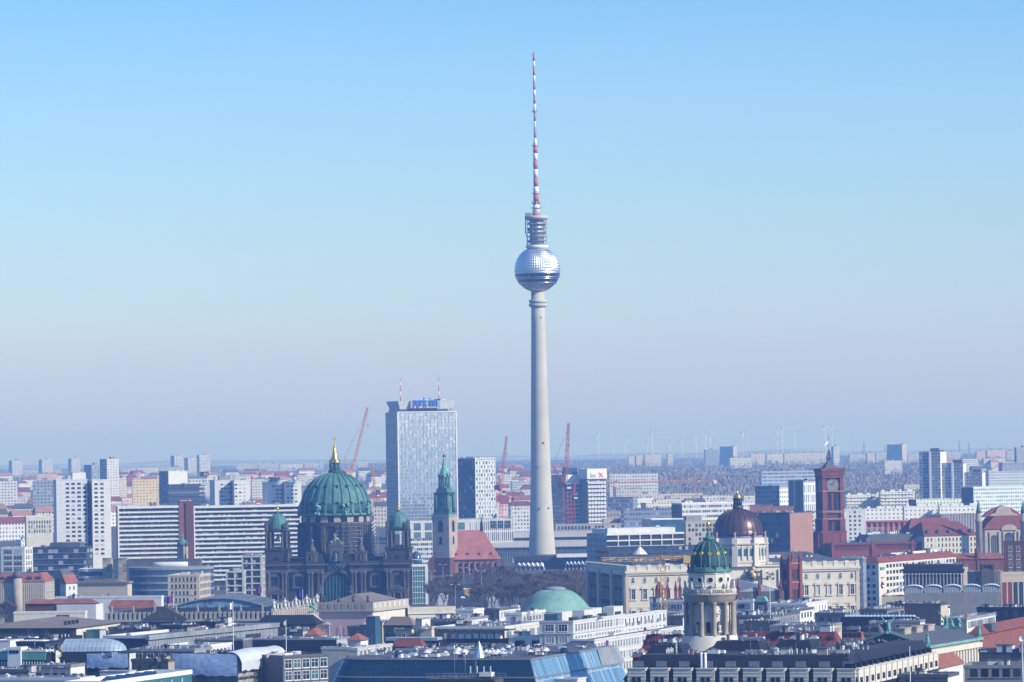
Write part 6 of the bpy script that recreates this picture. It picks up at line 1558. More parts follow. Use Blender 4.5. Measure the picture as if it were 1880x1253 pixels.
def colonnade():
    B = Bld('colonnade_palace', 'dark stone palace with a row of tall columns in shade', 'palace', 1659, 1768, 1777, 1036, -22, h=25)
    B.body('stone_dark', 'bitumen', parapet=1.4, side='stone')
    b = MB(); b.box(-.8, B.w + .8, -1.2, .3, B.h - 3.2, B.h - 2.2); b.box(-.4, B.w + .4, -.8, .3, B.h - 4.4, B.h - 3.2); b.build('cornice', 'stone_dark', B.t)
    for k in range(17):
        o = MB(); x = B.w * (k + .5) / 17; o.lathe([(.75, 3), (.62, 5), (.55, B.h - 5.4), (.85, B.h - 4.4)], 10, x, -.7); o.build('column', 'beige_grey', B.t)
    fill(B, 'F', B.w / 17, 6, 1.3, 3.4, top=6, rows=3, frame=None, bars=0, m=B.w / 34); B.clutter(9)
    return B.done()
colonnade()
B = S('ornate_house', 'narrow sunlit ornate stone house front between two dark stone buildings', 'house', None, 1748, 1776, 1046, 12, 'cream_pale', 'roof_brown', h=22, d=10, win=[W('F', 2.4, 4.6, .9, 2.6, top=2.6, rows=4, frame='stone')])
S('stone_archive', 'plain grey stone building with a small corner temple on its roof', 'building', 1776, 1836, 1840, 1049, -10, facade('arch_g', (.20, .19, .19), (.12, .12, .13), 3, 4.4, .3, .5, 0, .3, 0), 'glass_blue', h=23.5, win=[], cl=4)
q = Local(1812, 1046, 1880); t = thing('corner_temple', 'small dark columned temple turret on the grey stone building', 'turret', q.root)
o = MB(); o.box(-3, 3, -3, 3, 0, q.z(1812, 1046)); o.box(-2, 2, -2, 2, q.z(1812, 1046), q.z(1812, 1038)); o.box(-3.1, 3.1, -3.1, 3.1, q.z(1812, 1038), q.z(1812, 1035))
for a in (-2.5, 2.5):
    for c in (-2.5, 2.5): o.tube((a, c, q.z(1812, 1046)), (a, c, q.z(1812, 1038)), .4, n=8)
o.build('temple', 'stone_dark', t)
B = S('red_panel_hall', 'beige hall with dark red wall panels and tall dark windows at far right', 'hall', None, 1837, 1905, 1053, 4, 'beige', 'glass_blue', h=22, d=20)
for k in range(7): B.band('F', 4, B.h - 4.2, .8 + k * 2.6, 2.7 + k * 2.6, 'mansard_red' if k < 2 else 'glass', .1, 'wall_panel' if k < 2 else 'window')
def arched_skylights():
    B = Bld('skylight_hall', 'flat hall roofed with five arched white skylights in a row', 'hall', 1660, 1838, 1846, 1087, -6, h=23.5)
    B.d = 16; B.body('concrete_dark', 'roof_grey', parapet=0)
    for k in range(5):
        o = MB(); w = B.w / 5 - .6; pts = [(w / 2 * math.cos(math.pi * j / 10), 1.6 + 1.3 * math.sin(math.pi * j / 10)) for j in range(11)]
        o.slab_xz([(-w / 2, 0), (w / 2, 0)] + pts, 0, .3, 1)
        for (xa, za), (xb, zb) in zip(pts[:-1], pts[1:]): o.face([(xa, -.5, za), (xb, -.5, zb), (xb, 14, zb), (xa, 14, za)][::-1], 0, True)
        for j in range(7): o.box(-w / 2 + w * (j + .5) / 7 - .07, -w / 2 + w * (j + .5) / 7 + .07, -.1, 0, 0, 1.9, 0)
        o.build('skylight', ['offwhite', 'glass_pale'], B.t, (B.w * (k + .5) / 5, .4, B.h))
    b = MB(); b.face([(-9, 0, B.h - 1.2), (0, 0, B.h + 2.9), (0, 14, B.h + 2.9), (-9, 14, B.h - 1.2)]); b.box(-9, 0, 0, 14, 0, B.h - 1.3); b.build('shed_roof', 'beige', B.t)
arched_skylights()
B = S('hall_front', 'long low hall with wide pale glazed panes under the arched skylights', 'hall', 1735, 1838, 1850, 1096, -6, 'concrete_dark', 'roof_grey', h=21, d=10)
for k in range(7): B.band('F', B.h - 9, B.h - 1.2, 1 + k * 2.15, 2.95 + k * 2.15, 'glass_pale', .1, 'pane')
S('plant_room', 'dark rooftop plant block with a sunlit beige end in front of the skylight hall', 'building', 1633, 1727, 1740, 1108, YW, 'stone_dark', 'bitumen', h=21, side='beige', cl=12)

# -- left middle: arsenal, palaces, theatre roofs
B = S('market_hall', 'long low house with red brick wall, coral roof edge and grey annex at left', 'house', 46, 176, 182, 1108, -12, 'brick_dark', 'tile_red', h=20.5, d=16, par=0)
B.box('side_wing', 'pale', B.w * .45, B.w + .1, -.4, 10, 0, B.h - .4); B.hip('tile_red', 1.8, ridge_inset=3)
B = S('red_roof_house', 'house with red tiled roof and small dormers left of the blue glass vault', 'house', 200, 280, 288, 1117, -16, 'offwhite', 'bitumen', h=19.5, par=0, d=14); B.hip('tile_red', 3.4, ridge_inset=1)
for k in range(5): B.box('dormer', 'mast_white', B.w * (.42 + .11 * k), B.w * (.42 + .11 * k) + 1.0, 1.2, 4, B.h + .7, B.h + 2)
B = S('white_wall_house', 'low cream house with one wide shop window and flat grey roof', 'house', 25, 156, 160, 1122, -4, 'cream_pale', 'roof_light', h=19.5, d=12); B.band('F', B.h - 5.5, B.h - 1.5, B.w * .6, B.w * .78, 'glass', .1, 'window')
B = S('library', 'big building with a brown hipped roof and dark eaves at left', 'building', -60, 140, 222, 1153, -14, 'stone_dark', 'bitumen', h=22.5, par=0, side='cream_pale'); B.hip('roof_brown', 2.6, ridge_inset=8, over=1)
for k in range(4): B.box('roof_hatch', 'dark_metal', B.w * (.85 + .0), B.w * .85 + 1, 4 + 4 * k, 5 + 4 * k, B.h, B.h + 2.2)
def arsenal():
    B = Bld('arsenal', 'dark baroque arsenal with roof balustrade, pediment and stone trophies along the edge', 'palace', 196, 500, 586, 1124, -13, h=23)
    B.body('stone_dark', 'slate', parapet=0, side='stone')  # shaded front and sunlit flank: light put into two stone tones
    b = MB(); b.box(-.8, B.w + .8, -1, .3, B.h - 3.4, B.h - 2.5); b.box(0, B.w, -.2, .3, B.h - .4, B.h); b.box(B.w - .3, B.w + .2, .3, B.d, B.h - .4, B.h)
    for k in range(36): x = B.w * k / 35; b.box(x - .5, x + .5, -.35, .4, B.h - 2.5, B.h + .3)
    for k in range(24): y = B.d * k / 23; b.box(B.w - .4, B.w + .35, y - .5, y + .5, B.h - 2.5, B.h + .3)
    b.build('balustrade', 'beige_grey', B.t)
    for k in range(20): B.band('F', B.h - 2.3, B.h - .7, 2 + k * (B.w - 4) / 20, 3.6 + k * (B.w - 4) / 20, 'glass', .05, 'attic_window')
    b = MB(); c = B.w * .36; b.slab_xz([(c - 9, B.h - 2.4), (c + 9, B.h - 2.4), (c, B.h + 2.6)], -1.6, 2); b.build('pediment', 'stone_dark', B.t)
    for k in range(8): put('trophy', statue_mesh(k % 3, 'stone', 2.6), B.t, (B.w * (.03 + .13 * k), .2, B.h + .3))
    for k in range(13): put('trophy', statue_mesh(k % 3, 'cream_pale', 2.9 if k % 3 else 4.4), B.t, (B.w - .1, B.d * (k + .5) / 13, B.h + .3))  # paler trophies: sun on the flank put into their colour
    fill(B, 'F', 5, 9, 1.8, 4, top=5, rows=2, frame='stone'); fill(B, 'R', 5, 9, 1.8, 4, top=5, rows=2, frame='stone'); B.done()
    q = thing('roof_group', 'green bronze figure group on a small gable beside the dark arsenal roof', 'statue', (P(573, 1125, 1500).x, 1500, 0))
    z = P(573, 1125, 1500).z; o = MB(); o.slab_xz([(-3.6, z - 3), (3.6, z - 3), (0, z)], -1, 3); o.box(-3.4, 3.4, -.5, 3, 0, z - 3); o.build('gable', 'cream_pale', q)
    o = MB()
    for k in range(14): o.ball((rnd.uniform(-1, 1), rnd.uniform(-.5, .5), z + rnd.uniform(0, 4.2)), rnd.uniform(.35, .7), n=5)
    o.build('figures', 'copper_bright', q)
    vault('glass_vault', 'shallow blue glass vault rising behind the dark arsenal roof', 'roof', 304, 498, 1098, 1119, 1600, 40, facade('vault_glass', (.22, .30, .38), (.10, .20, .32), 2.2, 2.0, .9, .88, 0, .05, 0, grough=.12), 'grey_metal', yaw=-6, ends='vault_glass')
arsenal()
B = S('dark_roof_house', 'plain dark slate roof in front of the pink palace', 'building', 470, 580, 592, 1146, -10, 'stone_dark', 'slate', h=20.5, par=0); B.hip('slate', 3.2, ridge_inset=3)
def pink_palace():
    B = Bld('pink_palace', 'pink washed palace with cream sunlit side, dark attic and low grey hipped roof', 'palace', 585, 684, 749, 1106, YW, h=25.5)
    B.body('pinkwash', 'roof_grey', parapet=0, side='cream_pale')  # pink front, cream side: sun on the side is put into its colour
    b = MB(); b.box(-.8, B.w + .8, -.9, .5, B.h - 3.6, B.h - 2.8); b.box(-.3, B.w + .3, -.3, .5, B.h - 2.8, B.h); b.box(B.w - .5, B.w + .8, .5, B.d, B.h - 3.6, B.h - 2.8); b.box(B.w - .5, B.w + .3, .5, B.d, B.h - 2.8, B.h); b.build('attic', 'beige_grey', B.t)
    for k in range(7): B.band('F', B.h - 2.4, B.h - .6, 1.2 + k * (B.w - 2.4) / 7, 3.0 + k * (B.w - 2.4) / 7, 'stone', .45, 'attic_panel'); B.band('R', B.h - 2.4, B.h - .5, 1 + k * (B.d - 2) / 7, 2.6 + k * (B.d - 2) / 7, 'cream', .45, 'attic_panel')
    B.hip('roof_brown', 3.4, over=-1.5, ridge_inset=B.w * .36, z=B.h - .5)
    for u_ in (B.w * .15, B.w * .85): 
        B.windows('F', u_, u_, 1, B.h - 13, 0, 1, 1.6, 3.6, 'offwhite', ['glass_teal']); o = MB(); o.slab_xz([(-1.6, 0), (1.6, 0), (0, .9)], -.6, 0); o.build('window_pediment', 'offwhite', B.t, (u_, 0, B.h - 8.6))
    for u_ in (.38, .5, .62): o = MB(); o.slab_xz(o.arch_wall(0, 0, B.h - 12.5, 1.4, 3.4), -.12, .1); o.build('niche', 'pinkwash', B.t, (B.w * u_, 0, 0))
    for k in range(5):
        u_ = B.d * (k + .6) / 5.2; p_, r_ = B.at('R', u_, B.h - 13); B.windows('R', u_, u_, 1, B.h - 13, 0, 1, 1.5, 3.4, 'offwhite')
        o = MB(); o.slab_xz([(-1.5, 0), (1.5, 0), (0, .9)], -.6, 0); o.build('window_pediment', 'offwhite', B.t, p_ + Vector((0, 0, 4.2)), r_)
    for k in range(4): put('statue', statue_mesh(k % 3, 'stone_dark', 2.8), B.t, (B.w * (.1 + .27 * k), .2, B.h))
    B.done()
pink_palace()
B = S('curved_palace', 'cream palace wing with roof balustrade and a row of windows beside the street', 'palace', None, 750, 835, 1116, 14, 'cream', 'roof_brown', h=22, d=14, par=0)
b = MB(); b.box(-.3, B.w + .3, -.5, .5, B.h - 2.6, B.h - 2.0); b.box(-.1, B.w, -.2, .3, B.h - .3, B.h)
for k in range(26): b.box(B.w * k / 25 - .3, B.w * k / 25 + .3, -.25, .35, B.h - 2.0, B.h + .1)
b.build('balustrade', 'cream_pale', B.t); fill(B, 'F', 1.5, 4, .7, 1.7, top=4, rows=3, frame=None, bars=0); B.done()

# -- small roofs, left foreground (rows run towards the viewer)
def G(k, name, label, cat, xa, xb, xc, y, wall, **kw):
    o = {1: 0, 2: 400, 3: 800, 4: 1130, 5: 1450}[k]; f = lambda v: None if v is None else o + v / 4.372
    kw.setdefault('yaw', YW); yaw = kw.pop('yaw'); roof = kw.pop('roof', 'bitumen')
    B = S(name, label, cat, f(xa), f(xb), f(xc), 990 + y / 4.372, yaw, wall, roof, **kw)
    if not kw.get('win') and 'glass' not in wall and B.h > 17.5 and not any(q in name for q in ('cabin', 'hut', 'shed', 'box', 'ribbed', 'beige', 'grey_house', 'teal')):
        for q in 'FR':
            if B.span(q) > 6 and not (q == 'R' and 'glass' in (kw.get('side') or '')):
                fill(B, q, rnd.choice((2.6, 3.2, 4.0)), 3.4, rnd.choice((1.1, 1.4, 2.2)), rnd.choice((1.5, 1.8)), top=1.7, rows=2, frame=rnd.choice((None, 'roof_white', 'slate_grey')), sill=False)
        B.done()
    return B
G(1, 'roof_house', 'grey flat house below the brown hipped roof at far left', 'building', -60, 75, 100, 745, 'slate_grey', h=21, side='roof_white', cl=4)
G(1, 'roof_house', 'flat house with glazed greenhouse storey below the brown hipped roof', 'building', 110, 320, 330, 742, 'concrete_dark', h=21, side='roof_white', cl=3)
G(1, 'greenhouse', 'small teal glazed rooftop greenhouse on a dark house', 'greenhouse', 325, 440, 450, 722, 'glass_teal', h=21.5, roof='glass_teal', cl=0, par=.2)
G(1, 'roof_house', 'brick toned roof house with planted terrace among grey roofs', 'building', 455, 640, 690, 745, 'brick_pink', h=20.5, side='beige', cl=4)
G(1, 'glass_attic', 'green glazed attic box with sunlit white end', 'building', 692, 800, 850, 728, 'glass_teal', h=21.5, roof='glass_teal', side='roof_white', par=.3)
G(1, 'flat_house', 'flat grey roof crowded with vents behind the long ribbed building', 'building', 870, 1210, 1230, 706, 'roof_grey', h=21.5, cl=22, roof='roof_grey')
G(1, 'flue_house', 'dark roof block with tall white flues behind the long ribbed building', 'building', 1295, 1500, 1600, 690, 'slate', h=23, side='concrete_dark', cl=8)
G(1, 'flue_house', 'dark roof block next to the white flues, nearer the flag', 'building', 1600, 1730, 1830, 662, 'slate', h=23, side='concrete_dark', cl=5)
B = G(1, 'ribbed_archive', 'long flat building with ribbed sunlit flank and thick pale roof edge', 'building', 830, 1190, 2230, 775, 'slate', h=21.5, side=facade('ribs_a', (.30, .31, .34), (.12, .14, .17), 1.1, 60, .5, 1, 0, 0, 0), roof='roof_grey', rim='pale', par=1.0, yaw=-24, cl=8)
o = MB(); o.box(B.w - .6, B.w + .8, -.8, B.d, B.h - 1.5, B.h + .1); o.build('roof_edge', 'roof_light', B.t)
for k in range(3): B.band('R', 0, B.h - 3, B.d * (.34 + .2 * k), B.d * (.46 + .2 * k), 'glass', .05, 'glazing')
G(1, 'teal_edge', 'long dark house with a thin teal roof strip', 'building', -50, 440, 660, 795, 'slate', h=20.5, roof='copper_dark', cl=5)
G(1, 'white_shed', 'sunlit white shed roof at the far left edge', 'building', -60, 80, 190, 812, 'offwhite', h=21, roof='roof_light', side='offwhite', par=.2)
B = G(1, 'pergola_house', 'dark house with pale roof lattice and white roof hatches', 'building', 130, 360, 500, 822, 'slate', h=21, side='glass_blue', cl=6)
for k in range(9): B.box('lattice', 'mast_white', B.w * (.1 + .09 * k), B.w * (.1 + .09 * k) + .6, 1, 6, B.h, B.h + .3)
def round_barrel():
    D = 1265; L = Local(114, 1196, D); t = thing('glass_barrel', 'pale blue ribbed glass barrel roof with a rounded end among dark flat roofs', 'roof', L.root, R(-8))
    W_, zb, hz, dy = L.m(112), L.z(114, 1197), L.m(22), 5.5; n, m_ = 28, 10; g = {}
    for i in range(n + 1):
        u = i / n; s_ = 1 if u < .62 else math.sqrt(max(0.0, 1 - ((u - .62) / .38) ** 2.2))
        for j in range(m_ + 1):
            a = math.pi * j / m_; g[i, j] = Vector((W_ * u, dy - dy * math.cos(a) * (.3 + .7 * s_), zb + hz * math.sin(a) * s_))
    b = MB()
    for i in range(n):
        for j in range(m_): b.face([g[i, j], g[i + 1, j], g[i + 1, j + 1], g[i, j + 1]], 0, True)
    b.build('vault', 'skylight', t)
    b = MB()
    for i in range(0, n, 2):
        for j in range(m_): b.tube(g[i, j], g[i, j + 1], .09, n=4)
    for j in range(1, m_, 2):
        for i in range(n): b.tube(g[i, j], g[i + 1, j], .05, n=3)
    b.build('ribs', 'roof_light', t)
    b = MB(); b.box(0, W_, 0, 2 * dy, 0, zb); b.build('wall', 'slate', t)
round_barrel()
B = G(1, 'porthole_hut', 'white rooftop hut with three round windows', 'rooftop hut', 60, 165, 185, 868, 'mast_white', h=24, d=5, roof='roof_light')
for k in range(3): o = MB(); o.lathe([(.55, -.1), (.55, .08)], 14); o.v = [(x, -z, y) for x, y, z in o.v]; o.build('round_window', 'black', B.t, (B.w * (.25 + .25 * k), -.03, B.h - 1.5))
B = G(1, 'teal_office', 'long office with a teal top band over dark ribbon windows', 'office', -120, 365, 445, 893, 'slate', h=23, side='slate', roof='roof_grey', rim='offwhite', par=.5, cl=10)
B.band('F', B.h - 3.0, B.h - .7, 0, B.w, 'teal_panel', .2, 'teal_band'); B.band('F', B.h - 5.5, B.h - 3.5, 0, B.w, 'glass', .1, 'window_band'); B.band('F', B.h - 6.3, B.h - 5.7, 0, B.w, 'mast_white', .3, 'white_line'); B.band('F', B.h - 9.3, B.h - 6.9, 0, B.w, 'teal_panel', .2, 'teal_band')  # teal bands are plain coloured panels
for k in range(22): B.band('F', B.h - 5.5, B.h - 3.5, B.w * k / 22, B.w * k / 22 + .25, 'offwhite', .2, 'mullion')
B = G(1, 'beige_house', 'beige house with a wide sunlit wall and three dark windows', 'house', 360, 447, 637, 872, 'slate', h=22.5, side='cream_pale', roof='roof_grey', cl=3)
B.windows('R', B.d * .28, B.d * .84, 3, B.h - 4.4, 0, 1, 2.4, 2.8, 'stone', ['glass'], bars=1); B.done()
G(1, 'dark_terrace', 'dark terrace house with white window hoods below the beige house', 'house', 480, 660, 720, 945, 'black', h=20.5, cl=8, side='slate')
B = G(1, 'grey_house', 'mauve grey house with four dark windows and a bright white end wall', 'house', 268, 565, 680, 1008, 'concrete_dark', h=21, side='offwhite', roof='roof_light', cl=6)
B.windows('F', B.w * .15, B.w * .8, 4, B.h - 5.2, 0, 1, 1.3, 2.6, None, ['black']); B.done()
G(1, 'roof_house', 'flat slate house with pale roof boxes at the lower left edge', 'building', -150, 230, 280, 1045, 'slate_grey', h=22, side='roof_white', roof='roof_grey', cl=9)
G(1, 'sage_roof', 'broad flat sage grey roof with vents at the bottom left corner', 'building', -220, 640, 760, 1112, 'pale', h=22, side='offwhite', roof='roof_light', cl=14)
def tarp(B, face, u0, u1, z0, z1, mat, name='tarpaulin', amp=.5, off=.35):
    nx, nz = 18, 8; b = MB(); g = {}
    for i in range(nx + 1):
        for j in range(nz + 1):
            e = math.sin(math.pi * i / nx) * math.sin(math.pi * j / nz)
            p_, _ = B.at(face, u0 + (u1 - u0) * i / nx, z0 + (z1 - z0) * j / nz + (rnd.uniform(-.35, .35) if j == 0 else 0), off + amp * (e * .5 + rnd.uniform(-.07, .07))); g[i, j] = p_
    for i in range(nx):
        for j in range(nz): b.face([g[i, j], g[i + 1, j], g[i + 1, j + 1], g[i, j + 1]], 0, True)
    return b.build(name, mat, B.t)
B = G(1, 'wrapped_house', 'house wrapped in blue sheeting with a white sunlit corner', 'house', 700, 1030, 1058, 925, 'black', h=23, roof='roof_light', side='roof_white', cl=3)
tarp(B, 'F', 0, B.w, B.h - 4.2, B.h + .2, 'tarp_blue'); tarp(B, 'R', 0, B.d, B.h - 5.5, B.h + .2, 'tarp_white')
G(1, 'brown_house', 'brown attic house with scaffold strips and a small white dish', 'house', 1055, 1350, 1385, 962, 'stone_dark', h=22, roof='roof_brown', side='stone', cl=7)
B = G(1, 'long_slate_house', 'long slate blue house with pale parapet above the blue sheeting', 'house', 1040, 1560, 1700, 880, 'slate_grey', h=21, roof='roof_light', side='roof_white', rim='roof_light', cl=8)
G(1, 'flat_gallery', 'flat grey gallery with a bright parapet beside the ribbed building end', 'building', 1330, 1690, 1860, 848, 'roof_grey', h=21.5, roof='roof_light', side='pale', rim='offwhite', cl=5)
def scaffold_house():
    B = Bld('scaffolded_house', 'house under scaffold with white rounded hood and long blue sheeting', 'house', 316, 436, 518, 1204, YW, h=22.5)
    B.body('glass', 'roof_grey', parapet=0, side='beige_grey')
    tarp(B, 'F', 0, B.w, B.h - 6.0, B.h + .5, 'tarp_blue', amp=.7)
    b = MB(); n = 10
    for k in range(n):
        a0, a1 = math.pi / 2 * k / n, math.pi / 2 * (k + 1) / n
        y0, y1 = -.5, B.d + .5
        for j in range(14):
            ya, yb = y0 + (y1 - y0) * j / 14, y0 + (y1 - y0) * (j + 1) / 14
            q = lambda a, y: (B.w - 3.0 + 4.6 * math.sin(a) + .12 * math.sin(y * 3.1 + a * 5), y, B.h - 2.2 + 3.6 * math.cos(a) + .18 * math.sin(y * 2.3))
            b.face([q(a0, ya), q(a1, ya), q(a1, yb), q(a0, yb)], 0, True)
    for j in range(14):
        ya, yb = -.5 + (B.d + 1) * j / 14, -.5 + (B.d + 1) * (j + 1) / 14
        b.face([(B.w + 1.6, ya, B.h - 2.2), (B.w + 1.6, ya, B.h - 4.6 + .3 * math.sin(ya)), (B.w + 1.6, yb, B.h - 4.6 + .3 * math.sin(yb)), (B.w + 1.6, yb, B.h - 2.2)], 0, True)
    b.face([(B.w - 8, -.5, B.h + .6), (B.w - 3, -.5, B.h + 1.4), (B.w - 3, B.d, B.h + 1.4), (B.w - 8, B.d, B.h + .6)]); b.build('hood', 'tarp_white', B.t)
    t = thing('scaffold', 'tube scaffold with plank decks below the white rounded hood', 'scaffold', B.t.location, B.yaw)
    p_ = MB(); dk = MB()
    for k in range(8):
        y = B.d * k / 7
        for x in (B.w + .4, B.w + 1.5): p_.tube((x, y, 0), (x, y, B.h - 2.4), .07, n=4)
    for j in range(9):
        z = B.h - 4.6 - 2 * j; dk.box(B.w + .4, B.w + 1.5, 0, B.d, z, z + .08)
        for e in (.5, 1.0): p_.tube((B.w + 1.5, 0, z + e), (B.w + 1.5, B.d, z + e), .05, n=4)
        for k in range(0, 7, 2): p_.tube((B.w + 1.55, B.d * k / 7, z), (B.w + 1.55, B.d * (k + 1) / 7, z + 2), .05, n=4)
    p_.build('scaffold_tubes', 'steel_dull', t); dk.build('decks', 'roof_brown', t)
    for k in range(4): B.band('F', 0, B.h - 7, B.w * k / 4 + .5, B.w * (k + 1) / 4 - .5, 'glass', .1, 'window_bay')
    B.clutter(5)
scaffold_house()
B = S('solar_house', 'flat roof with solar panels behind a bright white parapet and glazed flank', 'building', 120, 194, 352, 1251, YW, 'slate', 'roof_grey', h=23.5, side='glass_teal', rim='mast_white', par=1.2)
for k in range(5):
    o = MB(); o.face([(0, 0, .2), (3.4, 0, .2), (3.4, 5, 1.5), (0, 5, 1.5)]); o.face([(0, 0, .2), (0, 5, 1.5), (0, 5, 0), (0, 0, 0)]); o.face([(3.4, 0, .2), (3.4, 0, 0), (3.4, 5, 0), (3.4, 5, 1.5)]); o.face([(0, 5, 0), (0, 5, 1.5), (3.4, 5, 1.5), (3.4, 5, 0)]); o.build('solar_panel', 'solar', B.t, (B.w - 5, 6 + 6 * k, B.h - .8))
for k in range(8): B.band('R', B.h - 7, B.h - 2.0, B.d * k / 8 + .2, B.d * k / 8 + .5, 'mast_white', .2, 'mullion')
G(1, 'concrete_box', 'plain concrete rooftop box left of the solar panels', 'rooftop block', 800, 1035, 1047, 1058, 'concrete', h=24, roof='roof_light', par=.2)
S('dark_flat_house', 'low dark blue flat house with a thin white roof line', 'building', 360, 446, 463, 1173, YW, 'slate', 'roof_light', h=21, side='roof_grey', rim='roof_light', par=.6, cl=3)
S('dark_flat_house', 'long dark teal flat house with dishes on its wall under a pale roof line', 'building', 464, 618, 642, 1172, -17, 'slate', 'roof_light', h=20.5, side='roof_white', rim='roof_light', par=.6, cl=6)
S('pale_roof_huts', 'pale rooftop cabins with a lattice stand beside the dark palace roof', 'building', 515, 556, 562, 1155, YW, 'roof_grey', 'roof_light', h=22, side='roof_white', cl=7)
B = S('red_gable', 'small coral tiled roof between pale rooftop cabins', 'house', 560, 583, 600, 1167, YW, 'offwhite', h=20, par=0); B.hip('tile_red', 2.4)
B = S('red_gable', 'small red tiled roof with white dormers left of the grey sloping roof', 'house', 638, 662, 676, 1176, YW, 'offwhite', h=20, par=0); B.hip('tile_red', 2.2)
def square_window_office():
    B = Bld('square_window_office', 'grey office with rows of square white framed windows', 'office', None, 519, 603, 1204, 38, h=22, d=30)
    B.body('slate_grey', 'roof_grey', parapet=.7)
    fill(B, 'F', B.w / 5, 3.6, 2.4, 2.5, top=1.4, rows=5, m=.3, frame='offwhite', panes=['glass_teal', 'glass', 'glass', 'glass_blue', 'curtain'], bars=1); B.clutter(7); B.done()
square_window_office()
B = S('sloping_roof_house', 'house with broad grey sloping roof and a long white sunlit wall', 'house', 640, 656, 720, 1190, YW, 'concrete', 'roof_grey', h=20.5, side='roof_white')
fill(B, 'R', 3.2, 3.2, 1.8, 1.6, top=1, rows=2); B.done(); B.clutter(3)
S('sloping_roof_house', 'low grey house with shallow sloping roof left of the white sunlit wall', 'house', 590, 652, 658, 1188, YW, 'concrete', 'roof_grey', h=20.2, side='roof_light', cl=4)
# modern cluster in front of the pink palace
G(2, 'roof_cabin', 'dark blue rooftop cabin with pipes beside the pink palace', 'rooftop cabin', 1190, 1262, 1270, 622, 'glass_blue', D=1432, par=.2)
G(2, 'grey_cabin_house', 'grey house with a sunlit cream wall right of the dark blue cabin', 'house', 1190, 1320, 1382, 655, 'concrete_dark', h=22.5, side='cream_pale', cl=2)
B = G(2, 'mansard_house', 'house with a curved brown metal mansard behind the glazed roofs', 'house', 1335, 1565, 1605, 692, 'stone_dark', h=20.8, par=0); B.mansard('roof_brown', 3.0, 2.4, topmat='roof_brown'); fill(B, 'F', 2.2, 3.4, 1.3, 1.8, top=.8, rows=2, frame=None); B.done()
G(2, 'white_box', 'bright white rooftop box above the glazed roofs', 'rooftop box', 1585, 1637, 1705, 640, 'roof_light', h=24, side='offwhite', d=7, par=.2)
G(2, 'glass_wedge', 'dark glazed wedge shaped house with a teal glass end', 'house', 1040, 1225, 1316, 698, 'slate_grey', h=21, side='glass_teal', roof='slate')
G(2, 'glass_roof_house', 'mauve house with a teal glass roof in the modern cluster', 'house', 1425, 1556, 1622, 722, 'concrete_dark', h=20.5, side='cream', roof='glass_teal', par=.2)
G(2, 'cream_block', 'cream sunlit block right of the teal glass roof', 'house', 1622, 1716, 1762, 703, 'beige', h=21.5, side='cream', cl=3)
G(2, 'brown_flat_house', 'brown grey house with shaded windows right of the cream block', 'house', 1765, 2000, 2010, 660, 'stone_dark', h=22.5, cl=6, win=[W('F', 3, 3.6, 1.6, 2, top=1.6, rows=3, frame=None)])
B = G(2, 'skylight_strip', 'long sawtooth row of pale skylights over a red roofed house', 'building', 1350, 1770, 1782, 812, 'slate', h=20, d=6, par=.2)
for k in range(22): B.box('skylight', 'skylight', B.w * k / 22, B.w * k / 22 + .7, -.4, 4, B.h - .2, B.h + .9)
B = G(2, 'red_roof_house', 'red roofed house under the sawtooth skylights', 'house', 1395, 1635, 1660, 862, 'brick_dark', h=18.5, par=0); B.hip('tile_dark', 2.6, ridge_inset=2)
# roofs left of the white hotel
B = G(3, 'gallery_house', 'brownish gallery house with a sunlit beige flank and tall panes', 'house', 10, 552, 862, 700, 'stone_dark', h=21.5, side='cream', roof='roof_light', rim='pale', cl=14, win=[W('F', 4, 4, 1.2, 1.9, top=2.4, rows=1, frame=None)])
for k in range(5): B.band('R', B.h - 5.4, B.h - 2, B.d * (k + .2) / 5, B.d * (k + .85) / 5, 'glass_pale', .1, 'pane')
G(3, 'white_cabin', 'white rooftop cabins beyond the gallery house', 'rooftop cabin', 160, 302, 386, 562, 'offwhite', h=23, side='offwhite', roof='roof_light', cl=5)
G(3, 'flat_house', 'grey flat house just left of the low green dome', 'house', 380, 510, 680, 556, 'roof_grey', h=22, side='pale', roof='roof_light', cl=5)
G(3, 'flat_house', 'white walled roof terrace in front of the low green dome', 'house', 560, 690, 880, 590, 'offwhite', h=22.5, side='roof_white', roof='roof_light', cl=8)
G(3, 'flat_house', 'long grey roof with glass ridges left of the gallery house', 'house', -120, 200, 420, 640, 'concrete_dark', h=22, side='pale', roof='roof_light', cl=12)
B = G(3, 'pergola_terrace', 'dark rooftop pergola on thin posts with white stalls beneath', 'terrace', 90, 580, 600, 800, 'slate', h=20, roof='roof_grey', cl=0, par=.3)
b = MB(); b.box(0, B.w, 0, 8, B.h + 2.6, B.h + 2.85)
for k in range(8): b.tube((B.w * k / 7, .2, B.h - .5), (B.w * k / 7, .2, B.h + 2.7), .14, n=5); b.box(B.w * k / 7 - .1, B.w * k / 7 + .1, 0, 8, B.h + 2.85, B.h + 3.05)
b.build('pergola', 'dark_metal', B.t)
for k in range(7): B.box('stall', 'mast_white', B.w * (.05 + .12 * k), B.w * (.05 + .12 * k) + 2, 1, 3, B.h - .3, B.h + 1.5)
B = G(3, 'terrace_house', 'pale terrace house with dark openings and rusty posts', 'house', 580, 905, 925, 775, 'pale', h=21, roof='roof_light', cl=3, win=[W('F', 5.2, 4, 3.4, 3.2, top=1.6, rows=1, frame=None, panes=['black'], bars=0)])
